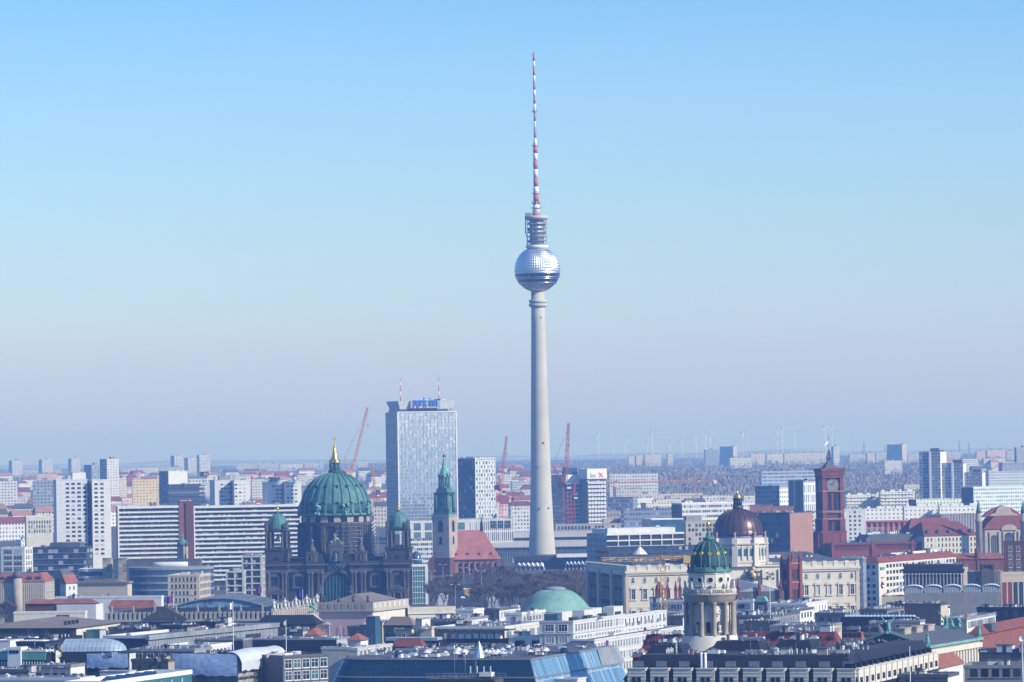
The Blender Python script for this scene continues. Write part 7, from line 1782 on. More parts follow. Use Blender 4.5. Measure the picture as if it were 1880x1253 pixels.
def white_hotel():
    B = Bld('white_hotel', 'large white hotel with long sunlit window front and set back roof storey', 'hotel', 990, 1052, 1147, 1140, YW, h=26)
    B.body('hotel_white', 'roof_light', parapet=.6, rim='hotel_white')
    fill(B, 'F', 4.6, 3.9, 3.0, 2.2, top=1.3, rows=3, frame='offwhite', bars=2); fill(B, 'R', 3.1, 3.9, 1.5, 2.4, top=1.3, rows=3, frame='offwhite')
    for z in (B.h - 4.4, B.h - 8.3): B.band('F', z, z + .35, 0, B.w, 'offwhite', .35, 'string_course'); B.band('R', z, z + .35, 0, B.d, 'hotel_white', .35, 'string_course')
    B.done()
    for k in range(4): B.box('roof_pavilion', 'hotel_white', 2 + 3 * k % 5, 6 + 3 * k % 5, 6 + 14 * k, 16 + 14 * k, B.h - .6, B.h + 2.6); B.box('roof_planter', 'shrub', B.w - 3, B.w - 1.6, 4 + 15 * k, 10 + 15 * k, B.h - .6, B.h + .9)
    B.box('glazed_pavilion', 'glass_blue', B.w * .1, B.w * .5, 1.5, 5, B.h - .6, B.h + 2.2); B.clutter(8)
    C = Bld('hotel_wing', 'white hotel wing with small balcony windows set further back', 'hotel', 1130, 1143, 1224, 1131, YW, h=24.5)
    C.body('hotel_white', 'roof_grey', parapet=.5, rim='hotel_white'); fill(C, 'R', 4.2, 3.9, 1.2, 2.2, top=1.2, rows=3, frame=None)
    for k in range(7): 
        p_, r_ = C.at('R', C.d * (k + .5) / 7, C.h - 3.6); o = MB(); o.box(-.9, .9, -.6, 0, 0, 1); o.build('balcony', 'steel_dull', C.t, p_, r_)
    C.done()
    E = Bld('hotel_podium', 'lower white hotel block with banners on its sunlit front', 'hotel', 1050, 1091, 1256, 1174, YW, h=20)
    E.body('roof_light', 'roof_grey', parapet=.6, rim='hotel_white', side='hotel_white'); fill(E, 'R', 2.9, 3.8, 1.3, 2.3, top=1.5, rows=4, frame='offwhite', u0=3)
    for k in range(2): E.band('R', E.h - 6.5, E.h - 1, E.d * (.12 + .44 * k), E.d * (.12 + .44 * k) + 1.6, 'flag_purple', .5, 'banner')
    E.done(); E.clutter(3)
    S('garage_block', 'pale plastered base block with three dark garage openings left of the hotel', 'building', 1000, 1086, 1090, 1176, YW, 'pale', 'roof_light', h=19.5, win=[W('F', 4, 5, 2.2, 3.4, top=2.2, rows=1, frame=None, panes=['black'], bars=0)])
white_hotel()
def glass_store():
    B = Bld('glass_store', 'big dark blue glass store with slanted walls and a cluttered white roof', 'store', 612, 974, 1124, 1211, YW, h=24)
    gm = facade('store_glass', (.02, .045, .075), (.008, .035, .065), 1.5, 1.7, .92, .9, 0, .05, 0, grough=.16, tilt=.006, var=.15, spec=.35)
    gr = facade('store_glass_r', (.30, .42, .50), (.12, .28, .42), 1.3, 9, .82, .98, 0, .01, .25, grough=.14, var=.4, gmetal=.4)
    w, d, h = B.w, B.d, B.h
    o1, o2 = 1.8, 4.2
    b = MB()
    rings = [(0, h), (o1, h - 4.8), (o1 + .1, h - 5.2), (o2, h - 11), (o2, 0)]
    def ring(o, z):   # front-left corner rounded
        c = 9.0
        pts = [(-o + c - c * math.cos(a), -o + c - c * math.sin(a)) for a in [math.pi / 2 * k / 6 for k in range(7)]]
        return [(x, y, z) for x, y in pts] + [(w + o, -o, z), (w + o, d + o, z), (-o, d + o, z)]
    for (oa, za), (ob, zb) in zip(rings[:-1], rings[1:]):
        ra, rb = ring(oa, za), ring(ob, zb); n = len(ra)
        for i in range(n):
            j = (i + 1) % n
            m_ = 1 if i == 7 else 0
            if abs(za - zb) < .6: m_ = 2
            b.face([rb[i], rb[j], ra[j], ra[i]], m_)
    b.face(ring(0, h), 3); b.build('glass_shell', [gm, gr, 'roof_brown', 'roof_grey'], B.t)
    b = MB()
    for i in range(8): 
        ra = ring(.1, h); p0, p1 = ra[i], ra[i + 1]; b.tube(p0, p1, .3, n=4)
    for z, o in ((h - 5, o1 + .15),):
        ra = ring(o, z)
        for i in range(8): b.tube(ra[i], ra[i + 1], .28, n=4)
    b.tube((w, 0, h), (w + o1, -o1, h - 5), .25, n=4); b.tube((w + o1, -o1, h - 5), (w + o2, -o2, h - 11), .25, n=4); b.build('edge_profiles', 'grey_metal', B.t)
    b = MB(); b.face([(w + .25, d * .8, h + .1), (w + o1 + .25, d * .8 - 1, h - 5), (w + o1 + .25, d + 6, h - 5), (w + .25, d + 4, h + .1)]); b.face([(w + .25, d * .8, h + .1), (w + .25, d + 4, h + .1), (w - 4, d + 4, h + .1), (w - 4, d * .8, h + .1)]); b.build('zinc_panel', 'roof_light', B.t)
    for k in range(90):
        kk = rnd.choice(['box', 'box', 'skylight', 'duct', 'hut', 'vent', 'box'])
        roof_unit(kk, B.t, (rnd.uniform(.03, .97) * w, rnd.uniform(.06, .95) * d, h), rnd.choice((0, R(90))), rnd.choice((.35, .45, .55)) if kk != 'hut' else .35)
    for k in range(26):
        x, y = rnd.uniform(.3, .97) * w, rnd.uniform(.03, .4) * d
        o = MB(); o.tube((0, 0, 0), (0, 0, 1.4), .06, n=4); o.lathe([(1.3, 1.3), (.05, 2.1)], 8, smooth=False); o.build('parasol', rnd.choice(['mast_white', 'mast_white', 'tarp_white', 'pinkwash']), B.t, (x, y, h))
    o = MB(); o.lathe([(2.1, 0), (.05, 4.8)], 12, smooth=False); o.build('glass_cone', 'glass_pale', B.t, (w * .69, d * .12, h))
    for x in (.02, .22): roof_unit('mast', B.t, (w * x, 1, h), 0, .8)
glass_store()
B = S('antenna_house', 'brown roofed house with white antenna frames in front of the glass store', 'house', 785, 908, 924, 1247, YW, 'stone_dark', 'roof_brown', h=26.5, par=.2, d=16)
for k in range(3): roof_unit('rail', B.t, (B.w * (.2 + .3 * k), 3 + k, B.h), 0, .9)
for k in range(4): roof_unit(('mast', 'mast', 'mast', 'box')[k], B.t, (B.w * (.3 + .16 * k), 5, B.h), 0, .8); B.box('antenna_panel', 'mast_white', B.w * (.55 + .1 * k), B.w * (.55 + .1 * k) + .22, 4, 4.2, B.h + 1.2, B.h + 2.9)
S('bottom_cabin', 'small beige rooftop cabin at the bottom edge before the sloping glass', 'rooftop cabin', 1016, 1060, 1076, 1246, YW, 'pale', 'roof_light', h=27, par=.3, side='cream')

# -- around and right of the domed round tower
for k_, lab, xa, xb, xc, y, wall, side, h_, c_ in (
    (4, 'grey white flat house with a ribbon of windows left of the domed tower', 275, 560, 580, 490, 'pale', 'offwhite', 23, 4),
    (4, 'slate roofed house with pale ridge left of the domed tower', 405, 540, 560, 612, 'slate_grey', 'offwhite', 21, 2),
    (4, 'pale house with small windows right of the domed tower', 960, 1105, 1112, 490, 'pale', 'offwhite', 22.5, 3),
    (4, 'long pale office with small windows and white roof structures', 1222, 1530, 1700, 512, 'pale', 'mast_white', 22.5, 7),
    (4, 'bright white wall with vent slots among blue grey roofs', 1300, 1405, 1585, 572, 'slate_grey', 'mast_white', 21, 3),
    (4, 'flat light roof with gravel and pipes right of the domed tower', 960, 1260, 1480, 610, 'roof_grey', 'roof_light', 20.5, 12),
    (4, 'dark glazed flat house with ladder frames', 1030, 1290, 1310, 655, 'glass', 'roof_grey', 21, 6),
    (4, 'long pale blue roof wall with curved struts', 1240, 1680, 1815, 690, 'roof_light', 'beige', 20.5, 4),
    (4, 'grey blue flat roofs with hatches before the palace corner', 1600, 1840, 1960, 590, 'slate_grey', 'roof_light', 20.5, 12),
    (5, 'broad flat house with glass sheds before the corner hotel', 560, 780, 1000, 560, 'slate_grey', 'roof_light', 20, 10),
    (5, 'dark terrace block with white cabins in front of the hall skylights', 720, 1250, 1285, 540, 'slate', 'offwhite', 19.5, 10),
    (5, 'pale sloping roof wall behind the temple roof', 790, 1045, 1085, 650, 'roof_light', 'offwhite', 20.5, 3),
    (5, 'dark long house at far right under the planted terrace', 1500, 1960, 1990, 545, 'slate', 'offwhite', 20.5, 8)):
    B = G(k_, 'flat_house', lab, 'house', xa, xb, xc, y, wall, h=h_, side=side, roof=rnd.choice(['roof_grey', 'roof_light', 'bitumen']), cl=c_ + 4)
    if wall == 'pale': fill(B, 'F', 3.2, 3.4, 2.0, 1.6, top=1.5, rows=2, frame=None); B.done()
B = G(4, 'gabled_house', 'blue grey house with a round headed gable window right of the domed tower', 'house', 1112, 1218, 1226, 500, 'slate_grey', h=22.5, par=.3)
o = MB(); o.slab_xz([(0, B.h - .3), (B.w, B.h - .3), (B.w * .78, B.h + 1.8), (B.w * .22, B.h + 1.8)], -.3, 3); o.build('gable', 'copper_pale', B.t); fill(B, 'F', 3, 3.6, 1.6, 2.4, top=2, rows=2, frame='pale'); B.done()
B = G(5, 'glass_shed', 'roof of tilted glass sheds in a long row', 'building', 410, 1045, 1060, 625, 'slate', h=20, roof='roof_grey', par=.4)
for k in range(20):
    o = MB(); o.slab_xz([(0, 0), (1.1, 0), (1.1, .2), (.2, 1.3)], 0, 4); o.build('glass_shed_bay', 'skylight', B.t, (B.w * (.03 + .045 * k), 1, B.h - .7))
B = G(5, 'white_pavilion', 'white rooftop pavilion with a row of thin windows', 'pavilion', 1262, 1420, 1652, 632, 'roof_light', h=21.5, side='offwhite', roof='roof_light', cl=3)
fill(B, 'R', 2.2, 4, 1.0, 2.0, top=1.4, rows=1, frame=None); B.done()
def mansard_house(k, label, xa, xb, xc, y, h, rise, mat, inset=1.6, wall='stone', side=None, dorm=0, cl=0, cat='house', name='mansard_house', group=None):
    B = G(k, name, label, cat, xa, xb, xc, y, wall, h=h, par=0, side=side, roof='bitumen', group=group)
    B.mansard(mat, rise, inset, topmat='bitumen')
    for i in range(dorm):
        o = MB(); o.box(-.8, .8, 0, 2.2, 0, 1.9); o.box(-.6, .6, -.06, 0, .25, 1.6, 1); o.build('dormer', [mat, 'glass'], B.t, (B.w * (i + .5) / dorm, .1, B.h + .9))
    if cl: B.clutter(cl, z=B.h + rise)
    return B
mansard_house(4, 'dark red mansard house left of the domed tower', 215, 560, 575, 880, 18.5, 4.4, 'mansard_red', dorm=6, cl=5)
mansard_house(4, 'long dark red mansard house right of the domed tower', 950, 1780, 1820, 845, 19, 3.9, 'mansard_red', dorm=9, cl=9)
mansard_house(5, 'coral mansard house with dark dormers left of the temple front', 430, 575, 600, 815, 18.5, 3.2, 'tile_red', dorm=4, cl=2)
mansard_house(5, 'dark slate house beside the coral mansard', 580, 735, 760, 770, 20, 3.4, 'slate_grey', dorm=2, cl=3)
B = G(3, 'red_hip_house', 'tiny red hipped roof squeezed beside the sloping glass store', 'house', 1580, 1665, 1720, 948, 'brick_dark', h=18.5, par=0); B.hip('tile_red', 2.4)
B = G(5, 'red_hip_house', 'low brown red roof with a pale pyramid dormer before the temple front', 'house', 280, 730, 760, 885, 'brick_dark', h=18, par=0); B.hip('tile_dark', 2.6, ridge_inset=2)
def temple():
    B = Bld('concert_hall', 'temple shaped hall with a shadowed pediment, grey gabled roof and scaffolded sunlit side', 'concert hall', 1562, 1704, 1800, 1187, -24, h=24.5)
    w, d, h = B.w, B.d, B.h; rise = 3.9
    B.body('stone_dark', 'bitumen', parapet=0, side='cream')  # front shade and sunlit side put into dark and cream walls
    b = MB(); b.face([(-.6, -.8, h), (w / 2, -.8, h + rise), (w / 2, d, h + rise), (-.6, d, h)][::-1]); b.face([(w + .6, -.8, h), (w + .6, d, h), (w / 2, d, h + rise), (w / 2, -.8, h + rise)]); b.build('roof', 'slate_grey', B.t)
    b = MB(); b.slab_xz([(-.2, h - .1), (w + .2, h - .1), (w / 2, h + rise - .2)], -.3, .6); pd = b.build('pediment', 'stone_dark', B.t)
    b = MB()
    for k in range(16): x = rnd.uniform(.2, .8); b.ball((w * x, -.5, h + .9 + rnd.uniform(0, 1) * (1 - abs(x - .5) * 2) * rise * .5), rnd.uniform(.3, .6), n=4)
    b.build('relief', 'stone', pd)
    b = MB(); b.tube((-.6, -.9, h + .1), (w / 2, -.9, h + rise + .15), .3, n=4); b.tube((w + .6, -.9, h + .1), (w / 2, -.9, h + rise + .15), .3, n=4); b.box(w + .2, w + 1.0, -1, d, h - .5, h + .2); b.build('gutter', 'copper_pale', B.t)
    for k in range(3): o = MB(); o.box(-1.3, 1.3, 0, 6, 0, 1.6); o.box(-1.5, 1.5, -.2, 6.2, 1.6, 1.9); o.build('roof_vent', 'stone', B.t, (w * .56, 6 + d * .22 * k, h + rise - .9))
    for k in range(18):
        p_, r_ = B.at('R', d * (k + .5) / 18, 0); o = MB(); o.box(-.35, .35, -.5, 0, 2, h - 2.6); o.build('pilaster', 'cream_pale', B.t, p_, r_)
    B.band('R', h - 2.6, h - 1.2, 0, d, 'cream_pale', .7, 'frieze'); fill(B, 'R', d / 18, 6, .9, 3.4, top=4, rows=2, frame=None, m=d / 36, bars=0); B.done()
    def winged(name, label, u, y, z, wings):
        q = thing(name, label, 'statue', (0, 0, 0)); 
        p_ = B.t.matrix_basis @ Vector((u, y, 0)) if False else Vector((B.t.location.x + u * math.cos(B.yaw) - y * math.sin(B.yaw), B.t.location.y + u * math.sin(B.yaw) + y * math.cos(B.yaw), z)); q.location = p_
        o = MB(); o.box(-.8, .8, -.8, .8, -.6, .2); o.lathe([(.7, .2), (.6, 1), (.5, 1.8), (.35, 2.4), (.2, 2.7)], 8); o.ball((0, -.2, 3.0), .38, n=6)
        for s_ in (-1, 1): o.tube((s_ * .5, -.4, .2), (s_ * .35, -.1, 1.5), .18, n=5)
        o.build('figure', 'copper_bright', q)
        if wings:
            o = MB()
            for s_ in (-1, 1): o.slab_xz([(s_ * .2, 1.6), (s_ * 2.2, 4.4), (s_ * 2.3, 5.0), (s_ * 1.7, 4.2), (s_ * .9, 3.2), (s_ * .2, 2.4)][::s_], -.1, .1)
            o.build('wings', 'copper_bright', q)
        return q
    winged('winged_statue', 'green winged bronze figure on the tip of the temple pediment', w / 2, -.4, h + rise + .3, True)
    winged('bronze_bird', 'green bronze bird ornament on the lower corner of the temple roof', w, -.4, h + .4, False)
    winged('bronze_bird', 'green bronze ornament at the far corner of the temple roof', w, d - 1, h + .4, False)
    q = winged('chariot_group', 'green bronze chariot group behind the temple roof ridge', w * .6, d * .92, h + rise - .4, True)
    o = MB()
    for k in range(24): o.ball((rnd.uniform(-1, 4.5), rnd.uniform(-1, 1), rnd.uniform(0, 2.4)), rnd.uniform(.3, .7), n=5)
    o.build('horses', 'copper_bright', q)
temple()
B = S('red_slope_house', 'big brick house with red sloping roof and a blue dormer at right', 'house', 1780, 1802, 1915, 1166, YW, 'brick_dark', 'bitumen', h=21, side='brick', par=0); B.hip('tile_dark', 2.8, ridge_inset=2)
B.box('blue_dormer', 'slate_grey', B.w * .5, B.w * .5 + 3, 10, 18, B.h + .8, B.h + 3)
for lab, xa, xb, xc, y in (('coral tiled hipped roof between the black mansard and the temple hall', 1695, 1724, 1768, 1228),):
    B = S('coral_roof_house', lab, 'house', xa, xb, xc, y, YW, 'offwhite', 'bitumen', h=19, par=0); B.hip('tile_red', 3.4, ridge_inset=2.5)
B = S('modern_office', 'dark modern office with slate upper storeys and a dish at the bottom right', 'office', 1797, 1900, 1910, 1192, YW, 'slate_grey', 'roof_grey', h=25, d=20, cl=8)
for k in range(3): B.band('F', B.h - 7, B.h - 3, B.w * (.3 + .2 * k), B.w * (.3 + .2 * k) + 1.2, 'glass_pale', .1, 'tall_window')
B = S('loggia_office', 'grey office with a loggia of dark square openings at the lower right corner', 'office', 1770, 1905, 1915, 1221, -12, 'concrete_dark', 'bitumen', h=22, d=16, cl=4, win=[W('F', 2.75, 4, 2.0, 2.2, top=1.0, rows=2, frame=None, panes=['black', 'glass'], bars=1)])
S('flat_house', 'flat grey roof with pale hatches at the bottom beside the black mansard', 'building', 1650, 1740, 1760, 1238, YW, 'slate_grey', 'roof_grey', h=22.5, side='offwhite', cl=6, win=[W('F', 3.4, 4, 2.2, 1.8, top=1.6, rows=1, frame=None)])
def black_mansard():
    B = Bld('black_mansard', 'long black mansard building with pale stone dormers along its edge', 'building', 1146, 1574, 1722, 1250, YW, h=23)
    w, d, h, dw = B.w, B.d, B.h, 15.0
    def wing(x0, x1, y0, y1, front, flank):
        o = MB(); o.box(x0, x1, y0, y1, 0, h); o.build('wall', ['slate'], B.t)
        i0, i1 = 3.6, 6.2; o = MB(); lo = [(x0 - .3, y0 - .3), (x1 + .3, y0 - .3), (x1 + .3, y1 + .3), (x0 - .3, y1 + .3)]; hi = [(x0 + i0, y0 + i0), (x1 - i0, y0 + i0), (x1 - i0, y1 - i0 * .5), (x0 + i0, y1 - i0 * .5)]
        for k in range(4): o.face([(*lo[k], h), (*lo[(k + 1) % 4], h), (*hi[(k + 1) % 4], h + i1), (*hi[k], h + i1)])
        o.face([(*q, h + i1) for q in hi], 1); o.face([(*q, h) for q in lo[::-1]]); o.build('mansard_roof', ['slate', 'bitumen'], B.t)
    wing(0, w, 0, dw, 1, 0); wing(w - dw, w, dw - 6, d, 0, 1)
    B.box('court_roof', 'bitumen', 2, w - dw, dw, min(d, 60), 0, h - 3)
    n = 10; pitch = B.w / n
    st = MB(); st.box(-2.4, 2.4, -.3, 2.4, -1.5, 2.8); 
    for z in (0, .9, 1.8): st.box(-2.5, 2.5, -.38, 2.4, z, z + .12)
    st.box(-2.6, 2.6, -.5, 2.4, 2.8, 3.05); st.box(-1.2, -.2, -.42, -.3, -.8, .7, 1); st.box(.2, 1.2, -.42, -.3, -.8, .7, 1)
    dm = st.mesh('stone_dormer', ['cream_pale', 'black'])
    gw = win_mesh(.5, 1.3, 'grey_metal', 'glass_pale', 0, False)
    for k in range(n):
        put('stone_dormer', dm, B.t, (pitch * (k + .55), 0, B.h))
        for j in range(4): put('roof_window', gw, B.t, (pitch * (k + .55) - 1.0 + .7 * j, 1.55, B.h + 3.4))
    m_ = max(6, int(B.d / 5.4))
    for k in range(m_):
        p_, r_ = B.at('R', B.d * (k + .5) / m_, B.h); put('stone_dormer', dm, B.t, p_, r_)
        o = MB(); o.box(-.7, .7, .6, 3.4, 1.4, 4.2); o.build('dormer', 'black', B.t, *B.at('R', B.d * k / m_ + 1, B.h))
    for j in (-.5, .5): o = MB(); o.tube((0, 0, 0), (0, 0, 6), .38, n=8); o.build('flue', 'mast_white', B.t, (B.w * .34 + j, 1.2, B.h + 1))
    B.clutter(16, z=B.h + 6.2, y0=.05, y1=9.0 / B.d, x0=.03, x1=.95)
    roof_unit('rail', B.t, (B.w * .86, 4.5, B.h + 6.2), 0, 1)
    for lab, xa, xb, xc, y, h, dr in (('first black roof pavilion from the left behind the long mansard', 1188, 1252, 1272, 1202, 25.5, 0), ('second black roof pavilion, long, behind the mansard ridge', 1308, 1395, 1413, 1195, 25.8, 0),
                                  ('third black roof pavilion with pale stone drum walls', 1424, 1490, 1509, 1193, 25.8, 0), ('fourth black roof pavilion beside the sunlit mansard flank', 1531, 1578, 1606, 1206, 25.6, 0),
                                  ('small black roof box above the left end of the mansard', 1190, 1240, 1254, 1212, 26.2, 0), ('small black roof box left of the middle on the mansard', 1294, 1330, 1340, 1211, 26.4, 0), ('small black roof box right of the middle on the mansard', 1414, 1450, 1466, 1213, 26.2, 0), ('wide low black roof box at the mansard corner', 1512, 1568, 1580, 1216, 26, 0)):
        Q = S('roof_pavilion', lab, 'roof pavilion', xa, xb, xc, y, YW, 'stone', 'bitumen', h=h, par=0, side='cream', group='black pavilions on the mansard block')
        Q.mansard('slate', 2.6 if 'small' not in lab and 'wide' not in lab else 1.6, 1.3)
        b = MB()
        for z in (1.4, 2.8): b.box(-.12, Q.w + .12, -.12, Q.d, Q.h - z, Q.h - z + .12)
        b.build('joint_lines', 'stone_dark', Q.t)
        if 'small' not in lab: Q.clutter(5, z=Q.h + 2.6)
    S('stone_strip', 'pale stone roof storey running between the black pavilions', 'roof storey', 1326, 1450, 1480, 1207, YW, facade('strip', (.36, .32, .28), (.26, .23, .2), 2, 1.1, .96, .92, 0, .04, 0, grough=.8), 'roof_grey', h=25.6, cl=9)
black_mansard()
# ================================================================ FAR CITY, WOODS AND HORIZON
for q in ((545, 687, 868, 2250), (477, 757, 985, 2250), (973, 1021, 100, 2900), (794, 840, 840, 2750), (840, 915, 985, 2750), (1151, 1575, 1041, 1862), (1318, 1406, 935, 1895), (1498, 1552, 862, 2600), (840, 1100, 980, 3010), (1255, 1350, 960, 1150)): SKY.append(q)
def seen(x0, x1, y, D, need=.25):
    n = ok = 0
    x = max(0, x0)
    while x <= min(1880, x1):
        n += 1
        ok += all(not (a <= x <= c and yy < y + 1.5 and dd < D) for a, c, yy, dd in SKY); x += 3
    return n and ok / n >= need
AUTO = []      # far things: labelled together at the end, by kind, colour and the landmark they stand behind
MARKS = [(-999, 100, 'at the far left edge'), (100, 212, 'behind the white panel tower'), (212, 330, 'behind the left balcony slab'), (330, 480, 'behind the right balcony slab'), (480, 560, 'left of the great green dome'),
         (560, 705, 'around the great green dome'), (705, 845, 'around the glass hotel tower'), (845, 972, 'between hotel tower and television tower'), (972, 1115, 'beside the television tower shaft'), (1115, 1255, 'right of the white balcony tower'),
         (1255, 1400, 'beyond the brown dome'), (1400, 1500, 'left of the brick clock tower'), (1500, 1600, 'around the brick clock tower'), (1600, 1690, 'right of the brick clock tower'), (1690, 1815, 'around the three grey towers'), (1815, 9999, 'at the far right edge')]
ORD = ['first', 'second', 'third', 'fourth', 'fifth', 'sixth', 'seventh', 'eighth', 'ninth', 'tenth', 'eleventh', 'twelfth', 'thirteenth', 'fourteenth', 'fifteenth', 'sixteenth', 'seventeenth', 'eighteenth', 'nineteenth', 'twentieth']
def auto(t, desc, px, D=0): AUTO.append((t, desc, px, D))
def auto_labels():
    cells = {}
    for t, desc, px, D in AUTO:
        mk = next(m for a, c, m in MARKS if a <= px < c); cells.setdefault((desc, mk), []).append((px, t))
    for (desc, mk), L in cells.items():
        L.sort(key=lambda e: e[0])
        for i, (px, t) in enumerate(L):
            t['label'] = f'{desc} {mk}' + ('' if len(L) == 1 else f', {ORD[i] if i < 20 else ORD[i - 20] + " past twenty"} from left')
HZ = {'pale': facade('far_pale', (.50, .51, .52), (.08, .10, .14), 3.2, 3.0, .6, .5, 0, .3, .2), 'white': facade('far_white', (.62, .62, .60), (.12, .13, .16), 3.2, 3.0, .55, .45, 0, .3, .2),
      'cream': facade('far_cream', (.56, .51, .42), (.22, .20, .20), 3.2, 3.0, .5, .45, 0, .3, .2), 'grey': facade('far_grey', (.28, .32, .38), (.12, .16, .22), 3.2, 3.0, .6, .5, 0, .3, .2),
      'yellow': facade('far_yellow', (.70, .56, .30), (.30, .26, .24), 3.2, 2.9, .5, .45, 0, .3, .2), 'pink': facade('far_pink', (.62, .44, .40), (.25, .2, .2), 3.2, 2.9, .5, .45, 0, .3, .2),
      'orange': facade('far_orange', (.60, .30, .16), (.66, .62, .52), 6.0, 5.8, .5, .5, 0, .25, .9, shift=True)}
def far_block(xa, xb, xc, y, D, c, side=None, noun='apartment slab', name='apartment_slab', yaw=None, stripes=0):
    yaw = (24 if xb > xa else 8) if yaw is None else yaw
    B = Bld(name, None, 'apartment block', None if xb == xa else xa, xb, xc, y, yaw, D=D, d=14)
    B.body(HZ[c], 'roof_light', parapet=0, side=HZ[side] if side else None)  # side: greyer copy of the wall, shade put into the colour
    b = MB(); n = max(1, int(B.w / 18))
    for k in range(n): b.box(B.w * (k + .4) / n, B.w * (k + .4) / n + min(5, B.w * .4), 3, 8, B.h, B.h + 2.6)
    b.build('lift_housing', 'roof_light', B.t)
    if stripes:
        for k in range(stripes): B.band('F', 0, B.h, B.w * (k + .5) / stripes - .5, B.w * (k + .5) / stripes + .5, 'mast_white', .8, 'stair_strip')
    B.t['group'] = 'distant apartment blocks'
    auto(B.t, f'hazy {c} {noun}', (xa + xc) / 2, D); return B
TW = dict(noun='apartment tower', name='apartment_tower')
for a, b_, c, y, D, col, sd, kw in (
    (16, 22, 41, 846, 9000, 'pale', 'grey', TW), (71, 77, 97, 844, 9000, 'pale', 'grey', TW), (125, 131, 148, 842, 9000, 'pale', 'grey', TW), (41, 41, 70, 863, 9200, 'pale', None, {}), (97, 97, 113, 862, 9300, 'pale', None, {}),
    (154, 168, 183, 854, 4700, 'grey', 'grey', TW), (183, 196, 218, 843, 4500, 'white', 'grey', TW), (-10, -10, 32, 884, 4200, 'white', None, {}), (60, 60, 102, 883, 3700, 'grey', None, {}), (67, 67, 105, 871, 5200, 'pink', None, {}),
    (216, 219, 232, 878, 4600, 'cream', 'white', {}), (243, 243, 291, 881, 4000, 'yellow', None, {}), (252, 252, 258, 868, 5200, 'pink', None, TW), (313, 320, 338, 837, 8500, 'pale', 'grey', TW), (338, 345, 361, 841, 8600, 'pale', 'grey', TW),
    (361, 366, 386, 836, 8500, 'pale', 'grey', TW), (221, 221, 250, 860, 8000, 'pale', None, {}), (252, 252, 292, 859, 8100, 'white', None, {}), (293, 293, 336, 858, 8000, 'pale', None, {}), (346, 346, 398, 880, 4100, 'white', None, {}),
    (430, 430, 460, 873, 5000, 'white', None, {}), (462, 462, 484, 881, 4400, 'white', None, {}), (434, 434, 472, 852, 9800, 'pale', None, {}), (474, 474, 512, 851, 10000, 'pale', None, {}), (514, 514, 556, 853, 9800, 'white', None, {}), (558, 558, 594, 851, 10200, 'pale', None, {}),
    (468, 468, 500, 881, 4600, 'white', None, {}), (570, 570, 586, 880, 4500, 'white', None, {}), (546, 546, 604, 873, 6400, 'white', None, {}), (646, 646, 676, 847, 10000, 'pale', None, {}), (650, 650, 668, 873, 6800, 'white', None, {}),
    (918, 918, 940, 872, 5000, 'white', None, {}), (940, 940, 976, 884, 4800, 'pale', None, {}), (906, 906, 950, 858, 9500, 'pale', None, {}), (1012, 1012, 1030, 858, 9000, 'pale', None, {}),
    (1154, 1154, 1166, 837, 9000, 'cream', None, TW), (1168, 1168, 1179, 836, 9000, 'cream', None, TW), (1184, 1184, 1214, 835, 9100, 'cream', None, {}), (1226, 1226, 1236, 833, 9000, 'cream', None, TW),
    (1295, 1295, 1319, 826, 8500, 'grey', None, TW), (1321, 1346, 1353, 820, 8600, 'cream', 'grey', TW), (1340, 1340, 1380, 841, 8000, 'white', None, {}), (1378, 1378, 1404, 834, 9000, 'cream', None, {}), (1408, 1408, 1438, 834, 9200, 'white', None, {}),
    (1440, 1440, 1516, 833, 9000, 'cream', None, {}), (1526, 1530, 1541, 820, 8200, 'pale', 'grey', TW), (1560, 1560, 1590, 834, 9400, 'pale', None, {}), (1592, 1592, 1606, 832, 8800, 'cream', None, TW), (1608, 1608, 1626, 831, 9100, 'pale', None, {}),
    (1628, 1656, 1664, 816, 8500, 'cream', 'grey', TW), (1666, 1666, 1690, 834, 9100, 'pale', None, {}), (1624, 1624, 1656, 846, 6500, 'white', None, {}), (1738, 1738, 1764, 830, 9000, 'pale', None, {}), (1766, 1766, 1796, 843, 6200, 'white', None, {}),
    (1793, 1793, 1810, 829, 9000, 'pink', None, {}), (1812, 1812, 1846, 827, 8800, 'pink', None, {}), (1806, 1806, 1846, 842, 6800, 'white', None, {}), (1848, 1848, 1862, 828, 8900, 'pale', None, {}), (1862, 1866, 1900, 822, 6000, 'grey', 'grey', TW),(1232, 1232, 1290, 868, 6300, 'grey', None, {}),
    (1166, 1166, 1290, 908, 4200, 'cream', None, {}), (1205, 1205, 1250, 917, 3700, 'white', None, {}), (1290, 1290, 1345, 910, 3900, 'white', None, {}), (1366, 1366, 1386, 911, 3900, 'white', None, {}), (1120, 1120, 1170, 905, 4400, 'grey', None, {}),
    (1660, 1660, 1690, 890, 4700, 'cream', None, {})):
    far_block(a, b_, c, y, D, col, sd, **kw)
